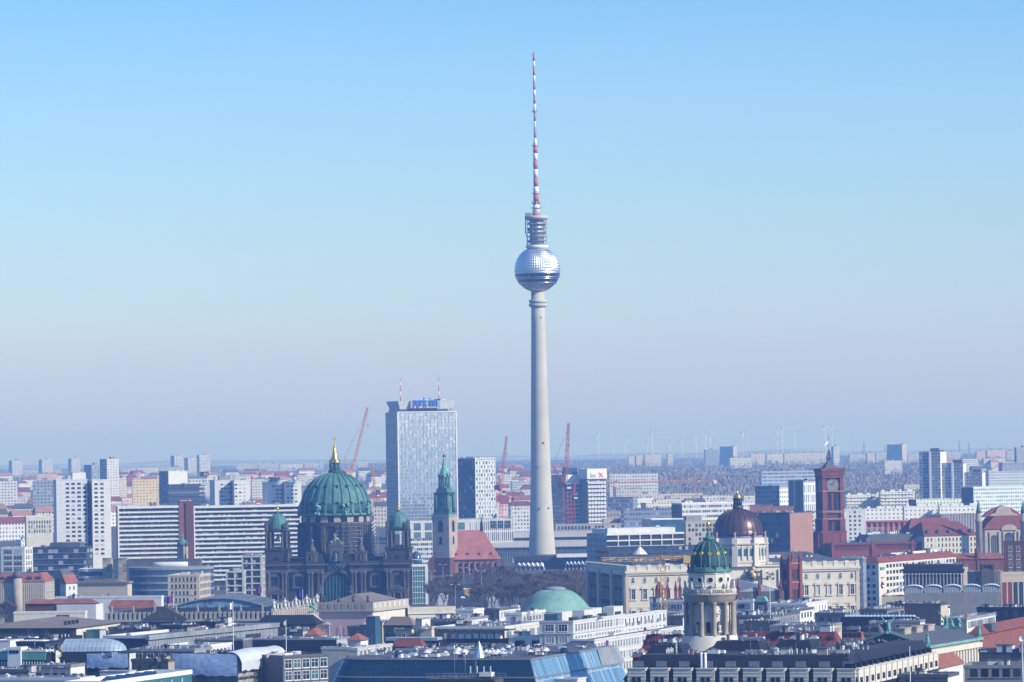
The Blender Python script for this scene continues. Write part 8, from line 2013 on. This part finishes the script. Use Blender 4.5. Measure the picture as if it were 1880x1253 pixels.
# ordinary houses: rows of roofs between the tall blocks, only where some of each can be seen
RF = {'red': ['tile_red', 'tile_dark', 'tile_dark', 'brick_pink'], 'grey': ['slate_grey', 'roof_grey'], 'flat': ['roof_light', 'roof_grey']}
WC = ['cream_pale', 'offwhite', 'pale', 'beige', 'white', 'pinkwash', 'cream', 'stone']
WF = {k: facade('house_' + k, PLAIN[k][0], (.10, .11, .14), 2.8, 3.4, .45, .5, 0, .3, .2) for k in WC}
def house(px, wpx, D, kind, h, yaw):
    x0, x1 = px, px + wpx
    y = 832 - (940 - px) * -.0166 + (EYE - h) / D * F_PX - .0
    y = 626.5 + 205 + (EYE - h) * F_PX / D - (px - 940) * .0166
    if not seen(x0, x1, y - 2, D): return
    w = wpx * D / F_PX
    wc = rnd.choice(WC)
    B = Bld('town_house', None, 'house', None, x0, x1, y, max(2, yaw), D=D, d=rnd.uniform(11, 15))
    B.body(WF[wc], rnd.choice(RF['flat']), parapet=.5 if kind == 'flat' else 0, rim=wc)
    if kind != 'flat':
        B.hip(rnd.choice(RF[kind]), rnd.uniform(3.5, 5.5), ridge_inset=rnd.choice((.2, 2, 4)))
        if rnd.random() < .6: B.box('chimney', 'brick_pink', B.w * .4, B.w * .4 + 1.2, B.d * .4, B.d * .4 + 1, B.h + 2, B.h + 6)
    else: 
        for k in range(rnd.randrange(1, 4)): roof_unit(rnd.choice(('box', 'hut', 'hut', 'vent')), B.t, (rnd.uniform(.15, .85) * B.w, B.d * .5, B.h - .5), 0, .8)
    B.t['group'] = 'rows of town houses'
    tone = {'cream_pale': 'cream', 'offwhite': 'white', 'white': 'white', 'pale': 'pale grey', 'beige': 'beige', 'pinkwash': 'pinkish', 'cream': 'cream', 'stone': 'brownish'}[wc]
    auto(B.t, f"{tone} house with {dict(red='red tiled', grey='dark', flat='flat')[kind]} roof", px + wpx / 2, D)
D = 2880.0
while D < 6800:
    px = -20 + rnd.uniform(-30, 0)
    while px < 1900:
        wpx = rnd.uniform(13, 27) * F_PX / D
        r_ = rnd.random(); redz = (px < 330 or 430 < px < 560 or 660 < px < 980 or px > 1600)
        kind = ('red' if r_ < .68 else 'flat' if r_ < .88 else 'grey') if redz and D > 3200 else ('flat' if r_ < .62 else 'red' if r_ < .78 else 'grey')
        wood = 1100 < px < 1690 and D > 3950
        if px > 1540 and D < 4300: wood = True
        if 838 < px + wpx and px < 1112 and D < 3200: wood = True
        if not wood and rnd.random() < .86: house(px, wpx, D + rnd.uniform(-40, 40), kind, rnd.uniform(13, 19) + max(0, gz(D)), rnd.uniform(2, 30))
        px += wpx + rnd.uniform(1, 14)
    D *= 1.055
tagged = None

# wooded hill, far ridge and woods
def hill(name, mat, cx, cy, hx, hy, hz, n=40, rough=.0):
    b = MB(); g = {}; k1, k2 = rnd.uniform(0, 6), rnd.uniform(0, 6)
    for i in range(n + 1):
        for j in range(n // 2 + 1):
            u, v = -1 + 2 * i / n, -1 + 2 * j / (n // 2)
            e = max(0, 1 - abs(u) ** 3.2) * max(0, 1 - v * v)
            e *= .90 + .07 * math.sin(u * 7 + k1) + .04 * math.sin(u * 17 + k2)
            g[i, j] = (cx + u * hx, cy + v * hy, -.5 + hz * e)
    for i in range(n):
        for j in range(n // 2): b.face([g[i, j], g[i + 1, j], g[i + 1, j + 1], g[i, j + 1]], 0, True)
    o = b.build(name, mat, None); tag(o, kind='structure'); return g, n
PLAIN['winter_wood'] = ((.27, .255, .235), .95, 0, .5, .01); PLAIN['hazed_wood'] = ((.33, .35, .36), .95, 0, .4, .002)  # woods lightened for distance: haze is partly put into these colours
def treetops(name, label, spots, mat, hmin, hmax, blades=12, spread=4.5):
    b = MB()
    for (x, y, z) in spots:
        h = rnd.uniform(hmin, hmax)
        for k in range(blades):
            a = rnd.uniform(0, 6.283); r = spread * math.sqrt(rnd.random()); zz_ = z + h * (rnd.uniform(.1, .95) - .25 * r / spread); s_ = rnd.uniform(.5, 1.3); ta = rnd.uniform(0, 6.283)
            px_, py_ = x + r * math.cos(a), y + r * math.sin(a); dx, dy = math.cos(ta) * s_, math.sin(ta) * s_
            b.face([(px_ - dx, py_ - dy, zz_ - rnd.uniform(.4, 1.6)), (px_ + dx, py_ + dy, zz_ - rnd.uniform(.4, 1.6)), (px_ + rnd.uniform(-1, 1), py_, zz_ + rnd.uniform(1.5, 3.6))])
    o = b.build(name, mat, None); tag(o, label, 'woods', kind='stuff'); return o
def on(px, D): k = ray(px, 845).x; return k * D
for nm, pxc, D_, wpx, dep, hz in (('wooded_hill', 1365, 5700, 300, 500, 53), ('wooded_hill', 1180, 6300, 190, 500, 50)):
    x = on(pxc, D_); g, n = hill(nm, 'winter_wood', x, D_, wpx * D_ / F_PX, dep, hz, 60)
    pts = []
    for k in range(3000):
        i, j = rnd.randrange(n), rnd.randrange(n // 3); p_ = g[i, j]
        if p_[2] > 1: pts.append((p_[0] + rnd.uniform(-6, 6), p_[1] + rnd.uniform(-15, 15), p_[2] - 2))
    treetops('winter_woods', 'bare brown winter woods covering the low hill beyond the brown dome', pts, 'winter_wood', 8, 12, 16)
for k in range(14):
    D_ = rnd.uniform(15000, 21000); hill('far_ridge', 'hazed_wood', on(-100 + 160 * k + rnd.uniform(-40, 40), D_), D_, rnd.uniform(900, 1600), 900, 62 + rnd.uniform(-6, 16) + (8 if k > 6 else 0), 24)
sp = []
for k in range(7500):
    D_ = 4300 * (3.0 ** rnd.random()); px = rnd.uniform(-30, 1910)
    sp.append((on(px, D_), D_, gz(D_)))
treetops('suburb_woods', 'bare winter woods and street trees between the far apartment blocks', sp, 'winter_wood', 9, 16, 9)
sp = [(on(rnd.uniform(1010, 1710), 1) * D_, D_, gz(D_)) for D_ in [rnd.uniform(4000, 5900) for k in range(4200)]]
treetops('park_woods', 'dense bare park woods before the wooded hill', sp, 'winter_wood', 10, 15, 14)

# wind turbines and pylons on the horizon
tur = None
for i, (px, yh, D_) in enumerate(((1098, 795, 13500), (1126, 812, 17000), (1197, 790, 13000), (1188, 815, 17500), (1148, 812, 17000), (1229, 797, 13500), (1252, 804, 15000), (1277, 793, 13200), (1295, 793, 13800), (1304, 797, 14000), (1363, 797, 13600), (1426, 789, 13000), (1436, 786, 13200), (1459, 790, 13400), (1514, 784, 13000), (1527, 783, 13200), (1215, 815, 18000))):
    p = P(px, yh, D_)
    t = thing('wind_turbine', None, 'wind turbine', (p.x, D_, 0), rnd.uniform(-.5, .5), 'wind turbines on the hazy horizon')
    b = MB(); b.tube((0, 0, 0), (0, 0, p.z), 1.7, 1.0, 8); b.build('mast', 'turbine_white', t)
    b = MB(); b.box(-2, 2, -4, 7, p.z - 2, p.z + 2.2); b.build('nacelle', 'turbine_white', t)
    a0 = rnd.uniform(0, 2)
    for k in range(3):
        a = a0 + 2.094 * k; d = Vector((math.sin(a), 0, math.cos(a))); o = MB(); o.tube(Vector((0, -5, p.z)), Vector((0, -5, p.z)) + d * 50, 1.0, .3, 4); o.build('blade', 'turbine_white', t)
    auto(t, 'white wind turbine on the hazy horizon', px, D_)
for px, y, D_ in ((1586, 812, 11000), (1625, 816, 13000), (1761, 808, 11000), (1779, 811, 11500), (1815, 817, 13000)):
    p = P(px, y, D_); t = thing('power_pylon', None, 'pylon', (p.x, D_, 0), .3, 'power pylons on the horizon')
    b = MB(); b.truss((0, 0, 0), (0, 0, p.z), 9, 8, .45, taper=.12)
    b.build('lattice_mast', 'grey_metal', t)
    b = MB()
    for q in (.72, .84, .95): b.tube((-12 * (1.3 - q), 0, p.z * q), (12 * (1.3 - q) * 1, 0, p.z * q), .5, n=4)
    b.build('cross_arms', 'grey_metal', t); auto(t, 'grey lattice power pylon on the horizon', px, D_)

# ================================================================ CRANES
def crane(name, label, D, px, ytop, jib0, jib1, back, mat, w=2.0, cab='mast_white', aframe=None, counter='dark_metal', tip_w=.6, group=None):
    """tower crane seen side on: mast at px up to ytop, jib from jib0 to jib1, counter jib to back"""
    L = Local(px, ytop, D); t = thing(name, label, 'crane', L.root, 0, group)
    X = lambda q: L.x(*q); Z = lambda q: L.z(*q)
    zt = L.z(px, ytop)
    b = MB(); b.truss((0, 0, 0), (0, 0, zt), w, max(8, int(zt / (w * 1.3))), w * .085); b.build('mast', mat, t)
    b = MB(); p0, p1 = Vector((X(jib0), 0, Z(jib0))), Vector((X(jib1), 0, Z(jib1))); n = max(8, int((p1 - p0).length / (w * 1.4)))
    b.truss(p0, p1, w * .85, n, w * .07, tri=True, taper=tip_w); b.build('jib', mat, t)
    b = MB(); c = Vector((X(back), 0, Z(back))); b.truss(p0, c, w * .7, 5, w * .08, tri=True); b.build('counter_jib', mat, t)
    o = MB(); o.box(c.x - w * .7, c.x + w * .7, -w * .5, w * .5, c.z - w * 1.1, c.z + w * .3); o.build('counterweight', counter, t)
    o = MB(); o.box(w * .4, w * 1.3, -w * .8, w * .3, zt - w * .6, zt + w * .6); o.box(w * .5, w * 1.35, -w * .85, -w * .8, zt - w * .1, zt + w * .5, 1); o.build('cab', [cab, 'glass'], t)
    if aframe:
        a = Vector((X(aframe), 0, Z(aframe))); o = MB(); o.tube(p0 + Vector((0, -w * .4, 0)), a, w * .1, n=5); o.tube(p0 + Vector((0, w * .4, 0)), a, w * .1, n=5); o.tube(a, c, w * .06, n=4); o.build('a_frame', mat, t)
        o = MB(); o.tube(a, p0.lerp(p1, .93), w * .03, n=3); o.build('pendant', 'dark_metal', t)
    o = MB(); o.tube(p1, p1 - Vector((0, 0, w * 5)), w * .02, n=3); o.box(p1.x - .4, p1.x + .4, -.4, .4, p1.z - w * 5 - 1, p1.z - w * 5); o.build('hoist_rope', 'dark_metal', t)
    return t
crane('luffing_crane', 'orange luffing crane with steep jib rising beside the golden cathedral lantern', 3350, 642, 882, (643, 878), (675, 748), (631, 868), 'crane_orange', 2.9, aframe=(634, 838))
crane('luffing_crane', 'small orange crane with upright jib between the great dome and the hotel', 3700, 690, 908, (690, 905), (682, 852), (694, 902), 'crane_orange', 2.8, aframe=(686, 880))
crane('luffing_crane', 'red luffing crane standing between the staggered glass tower and the television tower', 3260, 919, 905, (919, 903), (930, 801), (912, 893), 'crane_red', 2.8, aframe=(914, 872))
crane('luffing_crane', 'tallest red luffing crane right beside the television tower shaft', 3150, 1038, 893, (1038, 890), (1044, 777), (1030, 888), 'crane_red', 3.4, aframe=(1015, 855))
crane('luffing_crane', 'short red crane with dark winches in front of the white balcony tower', 3120, 1051, 912, (1051, 910), (1056, 887), (1060, 912), 'crane_red', 3.0, aframe=(1054, 893))
crane('tower_crane', 'slim orange crane with level jib right of the white balcony tower', 3500, 1127, 886, (1127, 886), (1232, 884), (1110, 886), 'crane_orange', 2.0, aframe=(1127, 866))
crane('tower_crane', 'slim orange crane with level jib before the wooded hill', 4000, 1279, 882, (1279, 883), (1208, 885), (1313, 883), 'crane_orange', 2.4, aframe=(1279, 866), counter='mast_white')
crane('tower_crane', 'near yellow tower crane reaching left in front of the cream palace', 1500, 1217, 1033, (1217, 1027), (1103, 1028), (1261, 1024), 'crane_yellow', 1.9, aframe=(1214, 1021), counter='crane_yellow', tip_w=.9)

# ================================================================ TREES, STREET AND FLAGS
def bare_tree(seed, H):
    r = random.Random(seed); b = MB(); tw = MB()
    def grow(p, d, L, rad, lev):
        q = p + d * L; b.tube(p, q, rad, rad * .68, 5 if lev < 2 else 4)
        if lev == 4:
            for k in range(7):
                a = r.uniform(0, 6.283); e = (d + Vector((math.cos(a), math.sin(a), r.uniform(-.1, .9))) * .75).normalized(); l_ = r.uniform(.9, 2.2); s_ = p.lerp(q, r.uniform(.2, 1)); f = s_ + e * l_
                n_ = e.cross(Vector((r.uniform(-1, 1), r.uniform(-1, 1), r.uniform(-1, 1)))).normalized() * .085
                tw.face([s_ - n_, s_ + n_, f]); 
                for m_ in range(2):
                    g = (e + Vector((r.uniform(-1, 1), r.uniform(-1, 1), r.uniform(-.3, 1))) * .7).normalized(); s2 = s_.lerp(f, r.uniform(.3, .9)); tw.face([s2 - n_ * .8, s2 + n_ * .8, s2 + g * r.uniform(.7, 1.4)])
            return
        for k in range(r.choice((2, 3, 3)) if lev else 5):
            a = r.uniform(0, 6.283); sp_ = (.45, .6, .6, .65)[lev]
            e = (d + Vector((math.cos(a), math.sin(a), .15)) * sp_ * r.uniform(.7, 1.3)).normalized()
            grow(p.lerp(q, r.uniform(.75, 1) if k else 1), e, L * r.uniform(.62, .85), rad * .6, lev + 1)
    grow(Vector((0, 0, 0)), Vector((r.uniform(-.05, .05), r.uniform(-.05, .05), 1)), H * .27, H * .02, 0)
    return b, tw
TREES = []
for s_ in range(6):
    b, tw = bare_tree(40 + s_, 16); TREES.append((b.mesh('trunk', ['trunk' if s_ != 4 else 'birch']), tw.mesh('crown', ['twigs'])))
def tree(px, D, H, k=None, z=0, where='in the park before the television tower'):
    x = on(px, D); k = rnd.randrange(6) if k is None else k
    t = thing('bare_tree', None, 'tree', (x, D, z), rnd.uniform(0, 6.28), 'bare winter trees'); sc = H / 16
    for nm, me in (('trunk', TREES[k][0]), ('crown', TREES[k][1])):
        o = put(nm, me, t); o.scale = (sc * 1.1, sc * 1.1, sc)
    TR.append((where, px, D, k, t)); t['row'] = ROW[0]; return t
TR = []; ROW = [0]
for row in range(7):
    ROW[0] = row
    for k in range(15):
        px = 846 + 236 * (k + rnd.uniform(.1, .9)) / 15
        D_ = 2110 + row * (40 if px > 935 else 68)
        if px < 872 and D_ < 2650: continue
        if abs(px - 1080) < 16 and D_ < 2150: px -= 20
        tree(px, D_ + rnd.uniform(-18, 18), rnd.uniform(12, 17), 4 if rnd.random() < .06 else rnd.choice((0, 1, 2, 3, 5)))
for px, D_, H in ((788, 2150, 15), (799, 2170, 17), (811, 2140, 14), (822, 2180, 17), (832, 2200, 15), (795, 2260, 16), (815, 2290, 16), (828, 2330, 15), (838, 2420, 14)): tree(px, D_, H, where='beside the cathedral flank')
for px, D_, H in ((6, 1980, 17), (18, 2010, 19), (31, 1990, 18), (42, 2030, 15)): tree(px, D_, H, where='at the left edge beside the red mansard')
for px, D_, H in ((336, 2060, 11), (348, 2055, 12), (360, 2060, 10), (398, 2100, 11), (408, 2080, 12)): tree(px, D_, H, where='by the beige bank office')
byw = {}
for w_, px, D_, k, t in TR: byw.setdefault(w_, []).append((D_, px, k, t))
for w_, L in byw.items():
    if len(L) < 20:
        L.sort(key=lambda e: e[1])
        for i, (_, px, k, t) in enumerate(L): t['label'] = f'bare winter tree {w_}, {ORD[i]} from left'
    else:
        for row in range(7):
            Q = sorted([e for e in L if e[3]['row'] == row], key=lambda e: e[1])
            for i, (_, px, k, t) in enumerate(Q): t['label'] = f"{'pale barked' if k == 4 else 'brown bare'} park tree, {ORD[row]} row from the front, {ORD[i]} from left"
# the avenue with traffic
def pt(px, D): return Vector((on(px, D), D, 0))
b = MB(); ctr = [(852, 2000), (853, 2150), (854, 2300), (856, 2450), (858, 2600), (862, 2760)]
for (a, d0), (c, d1) in zip(ctr[:-1], ctr[1:]):
    p, q = pt(a, d0), pt(c, d1); b.face([p + Vector((-11, 0, .06)), p + Vector((11, 0, .06)), q + Vector((11, 0, .06)), q + Vector((-11, 0, .06))])
tag(b.build('road', 'asphalt'), kind='structure')
b = MB()
for sx_ in (-1, 1):
    for (a, d0), (c, d1) in zip(ctr[:-1], ctr[1:]):
        p, q = pt(a, d0), pt(c, d1); o0, o1 = sx_ * 11, sx_ * 17; l_, r_ = min(o0, o1), max(o0, o1)
        b.face([p + Vector((l_, 0, .18)), p + Vector((r_, 0, .18)), q + Vector((r_, 0, .18)), q + Vector((l_, 0, .18))])
        for o_ in (l_, r_): b.face([p + Vector((o_, 0, 0)), q + Vector((o_, 0, 0)), q + Vector((o_, 0, .18)), p + Vector((o_, 0, .18))])
tag(b.build('pavement', 'concrete'), kind='structure')
def car_mesh(bodymat):
    body = MB(); pr = [(-2.1, .35), (2.1, .35), (2.15, .75), (1.3, .95), (.7, 1.42), (-1.1, 1.45), (-1.75, .98), (-2.15, .85)]; body.slab_xz(pr, -.85, .85)
    gl = MB(); gl.slab_xz([(1.18, .97), (.66, 1.37), (-1.05, 1.4), (-1.6, 1.0)], -.87, .87)
    wh = MB(); wh.tube((0, -.9, 0), (0, .9, 0), .34, n=12)
    return body.mesh('body', [bodymat]), gl.mesh('glazing', ['glass']), wh.mesh('axle', ['tyre'])
CARM = {c: car_mesh(c) for c in ('car_white', 'car_dark', 'mast_red', 'steel_dull')}
for i, (px, D_, c, lab) in enumerate(((846, 2290, 'car_white', 'white car first in the avenue traffic beside the trees'), (850, 2300, 'car_dark', 'dark car behind the first white car on the avenue'), (856, 2310, 'car_white', 'white car on the right lane of the avenue'), (861, 2330, 'steel_dull', 'silver car near the yellow bus'),
                                (848, 2350, 'car_white', 'white car further back on the left lane of the avenue'), (853, 2370, 'mast_red', 'red car in the middle of the avenue'), (859, 2390, 'car_dark', 'dark car behind the yellow bus'), (850, 2430, 'car_white', 'white car far back under the street lamps'), (864, 2270, 'car_dark', 'dark car parked by the trees at the kerb'))):
    t = thing('car', lab, 'car', pt(px, D_) + Vector((0, 0, .06)), R(78 + 8 * (i % 3)), 'traffic on the avenue')
    for me, nm in zip(CARM[c][:2], ('body', 'glazing')): put(nm, me, t)
    for x in (-1.3, 1.3): put('wheels', CARM[c][2], t, (x, 0, .34))
t = thing('bus', 'yellow bus among cars on the avenue beside the bare trees', 'bus', pt(857, 2345) + Vector((0, 0, .06)), R(80), 'traffic on the avenue')
b = MB(); b.box(-6, 6, -1.25, 1.25, .4, 4.0); b.build('body', 'bus_yellow', t); b = MB(); b.box(-5.9, 6.05, -1.28, 1.28, 1.4, 2.2); b.box(-5.9, 6.05, -1.28, 1.28, 2.8, 3.6); b.build('glazing', 'glass', t)
for x in (-4, 4): b = MB(); b.tube((x, -1.3, .5), (x, 1.3, .5), .5, n=12); b.build('wheels', 'tyre', t)
lamp = MB(); lamp.tube((0, 0, 0), (0, 0, 17), .16, .09, 6); lamp.tube((0, 0, 17), (1.6, 0, 17.4), .07, n=4); lamp.tube((0, 0, 17), (-1.6, 0, 17.4), .07, n=4); lm = lamp.mesh('post', ['grey_metal'])
hd = MB(); hd.box(1.3, 2.3, -.25, .25, 17.3, 17.55); hm = hd.mesh('lamp_head', ['mast_white'])
for i, (px, y) in enumerate(((789, 1050), (810, 1038), (848, 1044), (865, 1047), (880, 1050), (832, 1075))):
    D_ = depth_for(px, y, 17); t = thing('street_lamp', f'tall grey twin arm street lamp along the avenue, {ORD[sorted([789, 810, 848, 865, 880, 832]).index(px)]} from left', 'street lamp', pt(px, D_), 0, 'street lamps along the avenue')
    put('post', lm, t); put('lamp_head', hm, t); put('lamp_head', hm, t, None, math.pi)
def flag(px, ytop, ybot, D, col, lab, fl=10, fh=9, kind='flag', second=None):
    L = Local(px, ybot, D); t = thing('flagpole', lab, 'flag', L.root, 0, 'flags over the roofs')
    zt, zb = L.z(px, ytop), L.z(px, ybot)
    b = MB(); b.tube((0, 0, 0), (0, 0, zt), .16, .07, 6); b.build('pole', 'mast_white', t)
    if fl:
        b = MB(); n = 8; w, h = L.m(fl), L.m(fh)
        P_ = lambda i, j: (-w * i / n, .3 * math.sin(i * 1.1), zt - .4 - h * j - .35 * w * (i / n) ** 1.3)
        for i in range(n):
            for j in range(4):
                b.face([P_(i, j / 4), P_(i + 1, j / 4), P_(i + 1, (j + 1) / 4), P_(i, (j + 1) / 4)], 1 if second and (j in (1, 2) and second != 'x' or second == 'x' and (abs(i / n - j / 4) < .2 or abs(1 - i / n - j / 4) < .2 or j == 2)) else 0)
        b.build('cloth', [col, 'flag_white' if second != 'x' else 'flag_white'], t)
flag(318, 1091, 1118, 1600, 'flag_purple', 'purple flag before the blue glass vault', 13, 13)
flag(428, 1104, 1146, 1330, 'flag_white', 'white and pink flag on a tall pole over the ribbed roof', 9, 12)
flag(481, 1075, 1106, 1650, 'flag_purple', 'dark red flag before the left side of the cathedral front', 11, 12)
flag(556, 1082, 1108, 1600, 'flag_blue', 'deep blue flag beside the cathedral portal', 12, 11)
flag(525, 1138, 1154, 1240, 'flag_white', 'small white and pink flag before the dark slate roof', 5, 7)
flag(231, 1038, 1060, 2150, 'flag_red', 'red flag with a pale cross next to the beige stone pylon', 13, 11, second='x')
flag(1671, 1187, 1240, 1030, 'flag_white', 'bare white flagpole on the roof beside the black mansard', 0)
flag(1414, 1060, 1110, 1480, 'flag_red', 'thin roof pole before the cream palace windows', 0)
def dish(px, y, D, s):
    L = Local(px, y, D); t = thing('satellite_dish', f'big white satellite dish {s}', 'satellite dish', (L.ox, D, 0)); b = MB(); z = L.z(px, y); b.tube((0, 0, 0), (0, 0, z), .3); b.build('mount', 'grey_metal', t)
    o = MB(); r = L.m(5.5); o.lathe([(.05, -.28 * r), (.6 * r, -.16 * r), (r, .16 * r), (.95 * r, .12 * r), (.55 * r, -.1 * r), (.05, -.2 * r)], 20); o.v = [(x, -q, y_) for x, y_, q in o.v]; o.f = [f[::-1] for f in o.f]; k = o.build('bowl', 'mast_white', t, (0, -.4, z)); k.rotation_euler = (R(-15), 0, R(-15))
    o = MB(); o.tube((0, 0, z), (r * .1, -r * .9, z + r * .3), .05); o.build('feed_arm', 'grey_metal', t)
dish(1241, 1175, 1085, 'on a roof left of the domed round tower base'); dish(1876, 1173, 1080, 'at the right edge above the modern office')
auto_labels()
# ================================================================ AIR
def haze():
    m = bpy.data.materials.new('haze_air'); m.use_nodes = True
    n, l = m.node_tree.nodes, m.node_tree.links
    n.remove(n["Principled BSDF"])
    v = n.new("ShaderNodeVolumePrincipled")
    v.inputs["Color"].default_value = (.20, .42, .96, 1)
    v.inputs["Absorption Color"].default_value = (.84, .885, .5, 1)
    v.inputs["Density"].default_value = 1.3e-4
    v.inputs["Anisotropy"].default_value = 0.0
    l.new(v.outputs[0], n["Material Output"].inputs["Volume"])
    MATS['haze_air'] = m
    b = MB(); b.box(-61000, 61000, -61000, 61000, -1.0, 385)
    o = b.build('haze', 'haze_air'); tag(o, kind='stuff')
    o.display_type = 'BOUNDS'
haze()
